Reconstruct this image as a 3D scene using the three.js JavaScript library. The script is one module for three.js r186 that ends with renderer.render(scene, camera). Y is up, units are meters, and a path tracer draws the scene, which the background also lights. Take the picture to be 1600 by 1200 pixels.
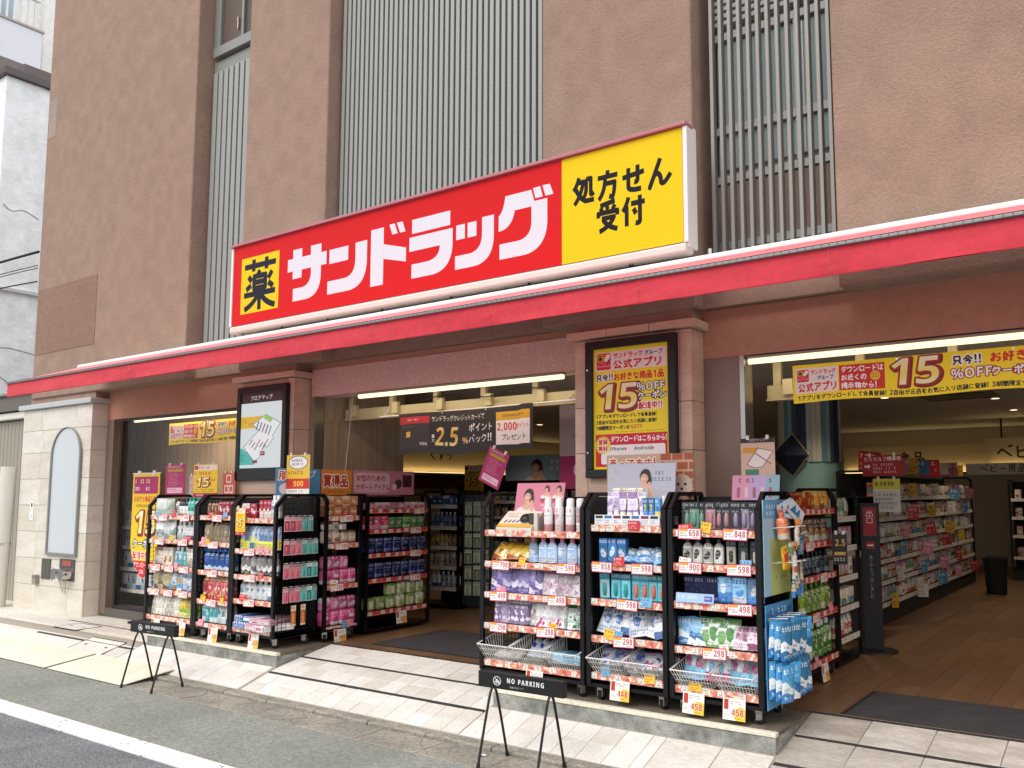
import * as THREE from 'three';
import { mergeGeometries } from 'three/addons/utils/BufferGeometryUtils.js';
import { RoundedBoxGeometry } from 'three/addons/geometries/RoundedBoxGeometry.js';
import { RectAreaLightUniformsLib } from 'three/addons/lights/RectAreaLightUniformsLib.js';

// ---------------------------------------------------------------- camera, sky, sun, exposure
const scene = new THREE.Scene();
const camera = new THREE.PerspectiveCamera(48.268, 4 / 3, 0.05, 300);
camera.position.set(0, 1.42, 5.63);
camera.up.set(0.05993, 0.99492, 0.08091);
camera.lookAt(-0.56148, 1.42 + 0.10062, 5.63 - 0.82135);
camera.setViewOffset(1600, 1200, -100.25, -36.87, 1600, 1200);
const renderer = new THREE.WebGLRenderer({ antialias: true });
renderer.toneMapping = THREE.LinearToneMapping;
renderer.toneMappingExposure = 1.46;
renderer.shadowMap.enabled = true;
RectAreaLightUniformsLib.init();

// bright, thinly overcast sky: brightest towards the zenith, the same all round
const SW = 64, SH = 32, skyData = new Float32Array(SW * SH * 4);
for (let r = 0; r < SH; r++) for (let c = 0; c < SW; c++) {
  const e = ((r + 0.5) / SH - 0.5) * Math.PI, k = e > 0 ? (1 + 2 * Math.sin(e)) / 3 : 0.3, i = (r * SW + c) * 4;
  skyData[i] = 1.62 * k; skyData[i + 1] = 1.67 * k; skyData[i + 2] = 1.73 * k; skyData[i + 3] = 1;
}
const sky = new THREE.DataTexture(skyData, SW, SH, THREE.RGBAFormat, THREE.FloatType);
sky.mapping = THREE.EquirectangularReflectionMapping; sky.magFilter = THREE.LinearFilter; sky.needsUpdate = true;
scene.background = sky; scene.environment = sky;
const sun = new THREE.DirectionalLight(0xfff6ec, 0.9);
sun.position.set(-7.5, 14, 13); sun.target.position.set(-5, 0, 0);
sun.castShadow = true; sun.shadow.radius = 48; sun.shadow.mapSize.set(4096, 4096);
Object.assign(sun.shadow.camera, { left: -16, right: 16, top: 16, bottom: -16, near: 1, far: 60 });
sun.name = 'sun'; scene.add(sun, sun.target);

// ---------------------------------------------------------------- helpers
let seedv = 7;
const rnd = () => { seedv = (seedv + 0x6d2b79f5) | 0; let t = Math.imul(seedv ^ (seedv >>> 15), 1 | seedv); t = (t + Math.imul(t ^ (t >>> 7), 61 | t)) ^ t; return ((t ^ (t >>> 14)) >>> 0) / 4294967296; };
const rr = (a, b) => a + (b - a) * rnd();
const taken = new Map();
function numbered(n) { const k = taken.get(n) ?? 0; taken.set(n, k + 1); return k ? n + '_' + String(k).padStart(3, '0') : n; }
function tag(o, label, category, group, kind) { if (label) o.userData.label = label; if (category) o.userData.category = category; if (group) o.userData.group = group; if (kind) o.userData.kind = kind; return o; }
function mesh(name, geo, m, parent) { const o = new THREE.Mesh(geo, m); o.castShadow = o.receiveShadow = true; o.name = parent && parent !== scene ? name : numbered(name); (parent ?? scene).add(o); return o; }
function thing(name, label, category, p = [0, 0, 0], ry = 0, group) { const o = new THREE.Group(); o.name = numbered(name); o.position.set(...p); o.rotation.y = ry; scene.add(o); return tag(o, label, category, group); }
function copyOf(proto, name, p, ry, label, category, group) { const o = proto.clone(); o.name = numbered(name); o.position.set(...p); o.rotation.set(0, ry, 0); scene.add(o); o.userData = {}; return tag(o, label, category, group); }
const Col = (h) => new THREE.Color(h);
const M = (color, roughness = 0.7, more = {}) => new THREE.MeshStandardMaterial({ color, roughness, ...more });
const PM = (color, roughness, more = {}) => new THREE.MeshPhysicalMaterial({ color, roughness, ...more });
// uv in metres from the dominant direction of each face
function uvm(g, off = [0, 0]) {
  if (g.index) g = g.toNonIndexed();
  const p = g.attributes.position, uv = new Float32Array(p.count * 2), a = new THREE.Vector3(), b = new THREE.Vector3(), c = new THREE.Vector3(), n = new THREE.Vector3();
  for (let i = 0; i < p.count; i += 3) {
    a.fromBufferAttribute(p, i); b.fromBufferAttribute(p, i + 1); c.fromBufferAttribute(p, i + 2); n.copy(b).sub(a).cross(c.clone().sub(a));
    const x = Math.abs(n.x), y = Math.abs(n.y), z = Math.abs(n.z);
    [a, b, c].forEach((v, k) => { const s = y >= x && y >= z ? [v.x, v.z] : x >= z ? [v.z, v.y] : [v.x, v.y]; uv[(i + k) * 2] = s[0] + off[0]; uv[(i + k) * 2 + 1] = s[1] + off[1]; });
  }
  g.setAttribute('uv', new THREE.BufferAttribute(uv, 2)); return g;
}
// box between two corners, uv in metres of the world it is placed in
function bx(x0, x1, y0, y1, z0, z1, r = 0) {
  const w = Math.abs(x1 - x0), h = Math.abs(y1 - y0), d = Math.abs(z1 - z0);
  const g = r ? new RoundedBoxGeometry(w, h, d, 1, r) : new THREE.BoxGeometry(w, h, d);
  g.translate((x0 + x1) / 2, (y0 + y1) / 2, (z0 + z1) / 2); return uvm(g);
}
const cbox = (w, h, d, r = 0) => bx(-w / 2, w / 2, -h / 2, h / 2, -d / 2, d / 2, r);
// bar of square section between two points
function bar(p, q, t = 0.02, t2 = t) {
  const a = new THREE.Vector3(...p), b = new THREE.Vector3(...q), L = a.distanceTo(b), g = new THREE.BoxGeometry(t, t2, L), m = new THREE.Matrix4();
  const up = Math.abs(b.x - a.x) < 1e-6 && Math.abs(b.z - a.z) < 1e-6 ? new THREE.Vector3(1, 0, 0) : new THREE.Vector3(0, 1, 0);
  m.lookAt(a, b, up); g.applyMatrix4(m); g.translate((a.x + b.x) / 2, (a.y + b.y) / 2, (a.z + b.z) / 2); return uvm(g);
}
function rod(p, q, r = 0.01, seg = 8) {
  const a = new THREE.Vector3(...p), b = new THREE.Vector3(...q), L = a.distanceTo(b), g = new THREE.CylinderGeometry(r, r, L, seg);
  g.applyQuaternion(new THREE.Quaternion().setFromUnitVectors(new THREE.Vector3(0, 1, 0), b.clone().sub(a).normalize())); g.translate((a.x + b.x) / 2, (a.y + b.y) / 2, (a.z + b.z) / 2); return uvm(g);
}
const merge = (list) => mergeGeometries(list.map((g) => (g.index ? g.toNonIndexed() : g)));
const at = (g, x, y, z) => g.clone().translate(x, y, z);

// ---------------------------------------------------------------- noise and surface textures
function lattice(n, s) { const a = new Float32Array(n * n); const keep = seedv; seedv = s * 7919 + 13; for (let i = 0; i < n * n; i++) a[i] = rnd(); seedv = keep; return a; }
function vnoise(n, s) { const L = lattice(n, s); return (u, v) => { const x = u * n, y = v * n, ix = Math.floor(x), iy = Math.floor(y), fx = x - ix, fy = y - iy, a = fx * fx * (3 - 2 * fx), b = fy * fy * (3 - 2 * fy), g = (i, j) => L[(((j % n) + n) % n) * n + (((i % n) + n) % n)]; return (g(ix, iy) * (1 - a) + g(ix + 1, iy) * a) * (1 - b) + (g(ix, iy + 1) * (1 - a) + g(ix + 1, iy + 1) * a) * b; }; }
function fbm(n, s, oct = 4, fall = 0.5) { const fs = []; for (let i = 0; i < oct; i++) fs.push(vnoise(n << i, s + i)); let tot = 0; for (let i = 0; i < oct; i++) tot += fall ** i; return (u, v) => { let t = 0; for (let i = 0; i < oct; i++) t += fs[i](u, v) * fall ** i; return t / tot; }; }
function dtex(size, fn, srgb, rep = 1) {
  const d = new Uint8Array(size * size * 4);
  for (let j = 0; j < size; j++) for (let i = 0; i < size; i++) { const c = fn(i / size, j / size), o = (j * size + i) * 4; for (let k = 0; k < 3; k++) d[o + k] = Math.max(0, Math.min(255, Math.round((Array.isArray(c) ? c[k] : c) * 255))); d[o + 3] = 255; }
  const t = new THREE.DataTexture(d, size, size); t.magFilter = THREE.LinearFilter; t.minFilter = THREE.LinearMipmapLinearFilter; t.wrapS = t.wrapT = THREE.RepeatWrapping; if (srgb) t.colorSpace = THREE.SRGBColorSpace; t.repeat.set(rep, rep); t.needsUpdate = true; return t;
}
const mixc = (a, b, t) => a.map((x, i) => x + (b[i] - x) * t);
const hex = (h) => { const c = parseInt(h.slice(1), 16); return [(c >> 16) / 255, ((c >> 8) & 255) / 255, (c & 255) / 255]; };
// colour map: base colour with coarse and fine variation (and rare specks)
function mottled(size, base, alt, { n1 = 4, n2 = 64, a1 = 1, a2 = 0.15, speck = 0, rep = 1, seed = 1, stretch = 1 } = {}) {
  const A = fbm(n1, seed, 4), B = vnoise(n2, seed + 20), C = vnoise(size / 2, seed + 40), b = hex(base), a = hex(alt);
  return dtex(size, (u, v) => { const t = Math.min(1, Math.max(0, (A(u, v * stretch) - 0.5) * 2.2 * a1 + 0.5)); let c = mixc(b, a, t); const f = (B(u, v * stretch) - 0.5) * a2 + (C(u, v) - 0.5) * (a2 + speck); return c.map((x) => x * (1 + f)); }, true, rep);
}
function bumps(size, n, seed, rep, oct = 3, pow = 1) { const A = fbm(n, seed, oct, 0.6); return dtex(size, (u, v) => A(u, v) ** pow, false, rep); }
// ---------------------------------------------------------------- lettering: strokes on a 100 x 100 square
const DK = ' M78 4L84 18 M92 2L98 15', RING = ' M96 14A9 9 0 1 1 78 14A9 9 0 1 1 96 14';
const G = {
  サ: 'M8 32H92 M32 10V58 M70 10V45Q70 75 38 92', ン: 'M12 20L38 34 M12 88Q70 78 90 30', ト: 'M34 8V94 M34 40L78 60', ラ: 'M20 14H80 M12 40H86Q82 78 34 92',
  ッ: 'M18 42L26 60 M44 36L52 56 M84 36Q82 76 40 92', ク: 'M40 8Q32 36 10 54 M37 26H80Q76 74 24 92', ー: 'M8 50H92', フ: 'M12 20H82Q80 72 26 92', ル: 'M32 14V50Q30 76 8 90 M58 12V86Q80 76 94 52',
  ア: 'M10 16H88Q82 36 60 50 M48 34Q50 72 18 92', リ: 'M24 12V58 M76 10V48Q76 78 36 94', タ: 'M40 8Q32 34 10 52 M38 24H78Q72 74 22 94 M30 50L62 66', ウ: 'M50 6V24 M14 48V26H86Q84 70 36 94', ロ: 'M16 18H84V84H16Z',
  レ: 'M22 10V86Q64 76 92 42', シ: 'M14 16L34 28 M8 42L28 54 M14 90Q66 80 90 38', カ: 'M10 30H86Q84 84 68 90L56 86 M46 6Q46 68 12 92', テ: 'M22 16H74 M8 42H92 M52 42Q52 76 22 94',
  ホ: 'M10 32H88 M48 8V90L38 86 M28 50L12 76 M66 50L84 76', イ: 'M82 8Q56 40 12 56 M52 40V94', ハ: 'M32 26Q28 64 8 84 M58 26Q74 54 90 84', ヘ: 'M6 62Q24 40 36 30L94 78', ヒ: 'M22 10V78Q24 90 84 86 M22 48Q60 42 78 30',
  マ: 'M8 20H90Q78 48 54 66 M32 46L66 84', セ: 'M8 44L86 28L72 54 M32 8V78Q34 90 86 86', ミ: 'M20 12L78 26 M22 42L72 54 M12 74L82 92', エ: 'M18 20H82 M50 20V82 M8 82H92', ス: 'M14 18H82Q66 62 10 90 M56 56L90 90',
  せ: 'M6 42L94 34 M68 10V56Q66 64 54 62 M30 14V74Q32 88 82 86', ん: 'M52 8L10 92Q30 44 44 54Q54 62 54 80Q62 98 92 60', お: 'M10 30H62 M34 8V82Q20 92 12 78Q14 60 56 52Q88 52 84 74Q78 90 56 90 M72 18L90 32',
  き: 'M18 22L78 16 M14 44L84 36 M42 6L70 60 M24 66Q24 92 74 88', な: 'M10 24H54 M34 8Q28 46 10 62 M62 22L90 36 M64 40V76Q60 92 42 88Q28 78 44 70Q66 68 88 88', を: 'M14 20H80 M42 6Q36 40 14 58Q44 36 56 50V70 M86 36Q34 54 30 74Q32 92 82 88',
  し: 'M28 8V70Q32 96 84 66', て: 'M8 20H90Q42 36 46 66Q50 88 78 90', か: 'M8 34H56Q70 36 62 74Q56 92 40 84 M40 8Q34 60 12 90 M74 28L94 58', に: 'M22 10Q12 50 22 92 M46 26H84 M42 66Q44 86 90 82',
  は: 'M18 10Q10 50 18 92 M42 30H92 M68 8V76Q64 92 48 86Q36 76 52 70Q76 72 92 88', こ: 'M20 20H78 M14 64Q16 90 88 84', ち: 'M10 24H84 M42 6Q36 44 20 64Q84 34 84 66Q80 90 36 92', ら: 'M38 8L62 18 M28 34L22 66Q80 36 82 66Q78 90 34 92',
  く: 'M72 8L22 50L74 92', の: 'M54 20Q46 76 24 82Q8 76 12 50Q24 18 56 18Q92 22 88 56Q82 84 58 90', す: 'M6 24H94 M58 6V58Q52 74 38 66Q32 48 56 46Q62 78 36 94', り: 'M30 12Q20 46 32 54 M64 10Q84 60 44 94', う: 'M36 8L64 16 M18 42Q82 20 80 54Q74 84 40 94',
  あ: 'M14 24H80 M40 8Q38 60 46 86 M66 40Q52 92 20 84Q6 64 56 48Q94 48 88 74Q80 90 62 92', と: 'M32 10L42 44 M84 28Q16 54 20 76Q28 92 88 88', い: 'M20 20Q18 70 38 82L48 66 M74 24Q90 44 86 66', ま: 'M14 24H86 M18 44H82 M50 6V78Q44 92 28 86Q20 74 40 70Q66 72 86 90', た: 'M8 24H60 M38 6Q30 60 10 92 M52 46H90 M52 76Q56 92 94 86', さ: 'M14 28L82 20 M44 6L66 58Q40 50 24 60 M22 70Q26 92 74 88', め: 'M22 20Q30 60 50 78 M62 10Q50 84 22 84Q4 60 50 34Q94 30 88 66Q82 84 62 90',
  ム: 'M44 10Q36 60 14 84L82 78 M64 52L88 92', っ: 'M14 54Q86 34 82 62Q74 86 38 90',
  薬: 'M6 16H94 M32 4V26 M68 4V26 M50 26L44 34 M34 36H66V58H34Z M34 47H66 M18 34L27 44 M12 58L26 51 M84 32L74 44 M74 51L88 60 M6 68H94 M50 58V98 M46 70Q32 88 8 94 M54 70Q68 88 94 94',
  処: 'M30 6Q24 28 6 46 M26 22H48Q44 60 10 92 M14 36Q30 74 60 86H96 M62 14V44Q62 64 50 74 M62 16H82V64Q84 72 96 64', 方: 'M50 4V22 M8 24H92 M40 26Q38 72 12 94 M40 46H80Q78 84 70 92L56 88',
  受: 'M80 6L18 14 M20 20L26 32 M46 18L50 30 M80 18L70 32 M10 52V38H90V52 M24 56H76Q62 84 14 96 M30 60Q50 86 90 96', 付: 'M30 6Q22 32 6 48 M22 34V96 M40 28H96 M76 6V86Q74 94 58 90 M50 44L60 62',
  公: 'M36 10Q30 34 8 50 M62 10Q72 34 94 48 M48 42L22 86L78 80 M64 62L86 94', 式: 'M8 26H94 M62 6Q66 70 92 92L96 76 M76 8L86 18 M14 50H54 M34 50V82 M10 88L58 76', 只: 'M22 12H78V54H22Z M34 62Q28 82 8 94 M64 62L90 92',
  今: 'M50 6Q34 34 6 48 M50 6Q66 34 94 48 M32 44H66 M22 62H74Q66 82 54 96', 好: 'M26 6Q18 50 12 62L44 90 M8 32H44Q40 70 8 94 M54 16H88L72 38V86Q70 94 58 90 M50 52H98', 商: 'M50 2V14 M8 16H92 M34 20L38 30 M66 20L60 30 M12 96V36H88V88L78 94 M40 38L28 56 M58 38L72 54 M34 62H66V84H34Z',
  品: 'M30 8H70V40H30Z M8 56H42V92H8Z M58 56H92V92H58Z', 配: 'M6 12H50 M22 12V34 M34 12V34 M8 34H48V92H8Z M8 74H48 M22 34Q22 50 14 56 M36 34V54H46 M60 14H90V46H62V80Q64 90 96 86V72', 信: 'M28 6Q22 30 6 46 M20 36V96 M50 8H78 M38 24H96 M46 40H88 M46 54H88 M48 70H86V92H48Z',
  中: 'M14 24H86V62H14Z M50 4V98', 会: 'M50 4Q34 28 6 42 M50 4Q66 28 94 42 M32 42H68 M12 58H88 M42 58L26 86L76 82 M64 70L84 92', 員: 'M28 6H72V24H28Z M20 34H80V78H20Z M20 48H80 M20 63H80 M36 82L10 96 M64 82L90 96',
  登: 'M16 12H42Q36 34 8 52 M14 24L28 34 M58 8Q66 34 94 50 M84 8L66 24 M94 22L74 36 M34 44H66 M28 54H72V72H28Z M34 76L40 88 M66 76L60 88 M10 92H90', 録: 'M26 4Q20 22 4 36 M26 4L48 24 M14 36H44 M6 54H50 M28 36V88 M10 64L16 78 M46 62L40 78 M4 92L52 84 M58 14H86V40 M58 27H86 M52 42H98 M74 42V90L64 92 M56 54L66 64 M52 84L66 72 M94 52L80 62 M78 62L96 86',
  自: 'M50 4L42 16 M20 18H80V92H20Z M20 42H80 M20 66H80', 由: 'M14 30H86V90H14Z M50 6V90 M14 60H86', 丘: 'M80 8L28 20V84 M28 46H88 M66 46V84 M4 86H96', 店: 'M50 4V14 M12 16H94 M20 16Q20 70 6 94 M54 24V54 M54 38H86 M34 56H86V92H34Z',
  気: 'M28 4Q22 24 6 38 M24 16H90 M22 30H80 M12 44H76Q76 80 96 92V76 M24 58L60 92 M58 56L18 94', 入: 'M30 10Q46 8 50 22Q64 72 94 92 M50 28Q40 74 6 92', 舗: 'M24 4L4 26 M24 4L46 24 M14 34H36 M8 50H42 M25 34V66 M10 68H40V92H10Z M52 18H96 M84 4L92 12 M56 34H92V94 M56 34V94 M74 8V94 M56 52H92 M56 70H92',
  期: 'M8 18H52 M18 6V70 M42 6V70 M18 36H42 M18 52H42 M4 70H54 M20 78L8 94 M38 78L50 92 M64 10H92V90L80 92 M64 10V60Q62 84 54 94 M64 34H92 M64 58H92', 間: 'M10 96V8H42V40H10 M10 24H42 M90 96V8H58V40H90 M58 24H90 M32 52H68V90H32Z M32 71H68', 限: 'M10 96V8H38Q24 30 36 50Q38 66 18 66 M50 8H88V44H50 M50 26H88 M50 8V90L68 80 M62 46Q72 82 96 94 M92 54L74 68',
  定: 'M50 2V14 M10 30V16H90V30 M22 40H78 M50 40V86 M50 60H78 M28 54Q26 82 6 96 M26 74Q44 92 96 92', 無: 'M26 4L8 28 M20 18H92 M10 40H94 M4 62H96 M28 18V62 M44 18V62 M60 18V62 M78 18V62 M16 74L10 94 M38 74L42 92 M60 74L66 92 M82 74L92 94', 料: 'M26 6V96 M6 46H48 M10 14L16 32 M44 12L36 30 M24 50L6 78 M30 54L46 72 M60 14L72 26 M56 38L68 50 M50 70L98 62 M82 4V98',
  近: 'M86 6L46 18 M46 14Q46 48 36 66 M46 36H94 M72 36V76 M12 10L24 22 M6 40H24V76 M24 76Q44 92 96 90 M24 74L6 92', 掲: 'M18 4V88L8 92 M4 26H36 M4 58L36 46 M48 8H88V40H48Z M48 24H88 M50 46L40 62 M46 54H92Q92 88 84 94L72 92 M66 62L56 78H78 M56 64V80', 示: 'M22 14H78 M6 40H94 M50 40V88L38 92 M28 54L10 84 M72 54L90 84',
  物: 'M14 12L8 36 M12 24H44 M28 4V96 M4 60L46 48 M60 6Q56 26 46 40 M56 24H92Q92 80 84 92L72 90 M72 26Q64 60 46 76 M84 28Q78 74 52 94', 最: 'M26 4H74V32H26Z M26 18H74 M6 42H94 M20 42V84 M44 42V96 M20 54H44 M20 68H44 M4 86L50 78 M54 54H88Q78 80 50 96 M58 60Q72 86 96 94', 大: 'M6 34H94 M50 6Q50 66 8 94 M52 38Q62 74 94 94',
  新: 'M28 2V12 M6 14H52 M16 20L20 32 M42 20L36 32 M4 36H54 M6 52H52 M29 36V96 M26 56L6 80 M32 58L50 74 M90 6L62 16 M62 14V50Q60 80 52 94 M62 42H96 M80 42V96', 規: 'M6 24H46 M4 46H48 M26 6V46Q24 76 4 92 M28 52L46 76 M56 8H90V58H56Z M56 24H90 M56 40H90 M66 58Q64 82 46 94 M80 58V86Q82 92 98 88V74',
  食: 'M50 4Q34 24 6 36 M50 4Q66 24 94 36 M50 20V32 M28 34H72V60H28 M28 47H72 M28 34V92L54 82 M54 62Q70 84 92 94 M84 62L68 76', 用: 'M20 8V60Q18 82 8 94 M20 8H82V86L70 92 M20 34H82 M20 58H82 M50 8V94', 買: 'M12 6H88V24H12Z M36 6V24 M62 6V24 M24 32H76V78H24Z M24 47H76 M24 62H76 M38 80L12 96 M62 80L88 96', 得: 'M26 4L8 22 M28 26L6 48 M20 42V96 M44 6H86V36H44Z M44 21H86 M36 46H96 M34 62H98 M76 46V88L64 92 M46 70L56 82',
  精: 'M22 4V96 M4 40H42 M8 12L12 28 M38 12L32 28 M22 46L4 70 M28 50L40 64 M50 14H94 M72 4V38 M54 26H90 M46 38H98 M56 48H88V94 M56 48V96 M56 62H88 M56 74H88', 算: 'M24 4L8 18 M18 12H44 M66 4L52 18 M58 12H92 M28 22H72V62H28Z M28 35H72 M28 48H72 M6 72H94 M36 62V78L22 96 M64 62V96', 機: 'M20 4V96 M4 28H38 M18 34L4 60 M24 38L36 52 M48 4L40 22L50 34 M80 4L72 22L84 34 M40 48H98 M62 4Q64 60 94 94 M52 54Q50 80 40 94 M48 68L60 78',
  肌: 'M12 6V60Q10 82 4 94 M12 6H40V90L30 92 M12 32H40 M12 56H40 M58 10V56Q56 82 44 94 M58 10H84V78Q86 90 98 84V70', 出: 'M50 4V92 M20 14V44H80V14 M10 54V92H90V54', 口: 'M16 18H84V84H16Z', 女: 'M42 4Q30 44 24 58Q50 70 84 94 M78 32Q70 82 14 94 M4 34H96', 性: 'M20 4V96 M8 26L4 48 M32 22L38 36 M52 8L42 36 M46 28H92 M68 8V90 M48 56H90 M38 92H98', 売: 'M10 16H90 M50 4V34 M20 34H80 M10 62V48H90V62 M38 56V70Q34 86 8 94 M62 56V84Q64 92 94 90V78',
};
const D2 = { バ: 'ハ', ブ: 'フ', ド: 'ト', グ: 'ク', ジ: 'シ', ダ: 'タ', デ: 'テ', ゼ: 'セ', ビ: 'ヒ', ベ: 'ヘ', が: 'か', で: 'て', ご: 'こ', ざ: 'さ' }, P2 = { プ: 'フ', ポ: 'ホ', パ: 'ハ' };
const glyph = (c) => G[c] ?? (D2[c] ? G[D2[c]] + DK : P2[c] ? G[P2[c]] + RING : null);
const paths = new Map();
// draws text with its left top at x, y and letters h high; returns the width; sq squeezes letters sideways
function jtext(ctx, str, x, y, h, { color = '#000', weight = 12, edge, edgeW = 10, sq = 1, gap = 0.04, slant = 0, vertical = false, bold = true } = {}) {
  const draw = (col, extra) => {
    let cx = x, cy = y;
    for (const c of str) {
      const s = glyph(c), k = h / 100;
      ctx.save(); ctx.translate(cx, cy); ctx.transform(sq, 0, -slant * 1, 1, slant * h, 0);
      let adv = h * sq;
      if (s) {
        if (!paths.has(c)) paths.set(c, new Path2D(s));
        ctx.scale(k, k); ctx.lineWidth = weight + extra; ctx.lineJoin = 'round'; ctx.lineCap = extra ? 'round' : 'butt'; ctx.strokeStyle = col; ctx.stroke(paths.get(c));
      } else if (c === ' ') adv = h * 0.4 * sq;
      else {
        ctx.font = (bold ? 'bold ' : '') + Math.round(h * 1.28) + 'px sans-serif'; adv = ctx.measureText(c).width * sq; ctx.textBaseline = 'alphabetic';
        if (extra) { ctx.lineJoin = 'round'; ctx.lineWidth = extra * k; ctx.strokeStyle = col; ctx.strokeText(c, 0, h * 0.95); }
        ctx.fillStyle = col; ctx.fillText(c, 0, h * 0.95);
      }
      ctx.restore();
      if (vertical) cy += h * (1 + gap); else cx += adv + h * gap;
    }
    return cx - x;
  };
  if (edge) draw(edge, edgeW * 2);
  return draw(color, 0);
}
// unreadable fine print
function fineprint(ctx, x, y, w, h, rows, color, dens = 0.8) { ctx.fillStyle = color; const rh = h / rows; for (let r = 0; r < rows; r++) { let cx = x; const end = x + w * (0.6 + 0.4 * rnd()); while (cx < end) { const cw = rh * rr(0.25, 0.7); if (rnd() < dens) { ctx.fillRect(cx, y + r * rh + rh * rr(0.1, 0.3), cw * 0.7, rh * 0.14); ctx.fillRect(cx + cw * rr(0, 0.5), y + r * rh + rh * 0.12, rh * 0.12, rh * 0.6); ctx.fillRect(cx, y + r * rh + rh * 0.58, cw * 0.8, rh * 0.12); } cx += cw + rh * 0.12; } } }
function canvas(w, h) { const c = document.createElement('canvas'); c.width = w; c.height = h; return [c, c.getContext('2d')]; }
function ctex(c) { const t = new THREE.CanvasTexture(c); t.colorSpace = THREE.SRGBColorSpace; t.magFilter = THREE.LinearFilter; return t; }
const fill = (ctx, c, x, y, w, h) => { ctx.fillStyle = c; ctx.fillRect(x, y, w, h); };
const poly = (ctx, c, pts) => { ctx.fillStyle = c; ctx.beginPath(); pts.forEach(([x, y], i) => (i ? ctx.lineTo(x, y) : ctx.moveTo(x, y))); ctx.closePath(); ctx.fill(); };
// thin printed sheet, front towards +z; the sides take the colour of the print's corner
function sheetGeo(w, h, t = 0.003, cell = [0, 0, 1, 1]) {
  const g = new THREE.BoxGeometry(w, h, t).toNonIndexed(), n = g.attributes.normal, uv = g.attributes.uv, p = g.attributes.position;
  for (let i = 0; i < uv.count; i++) { const front = Math.abs(n.getZ(i)) > 0.9, u = front ? p.getX(i) / w + 0.5 : 0.02, v = front ? p.getY(i) / h + 0.5 : 0.02; uv.setXY(i, cell[0] + (cell[2] - cell[0]) * u, cell[1] + (cell[3] - cell[1]) * v); }
  return g;
}
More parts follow.
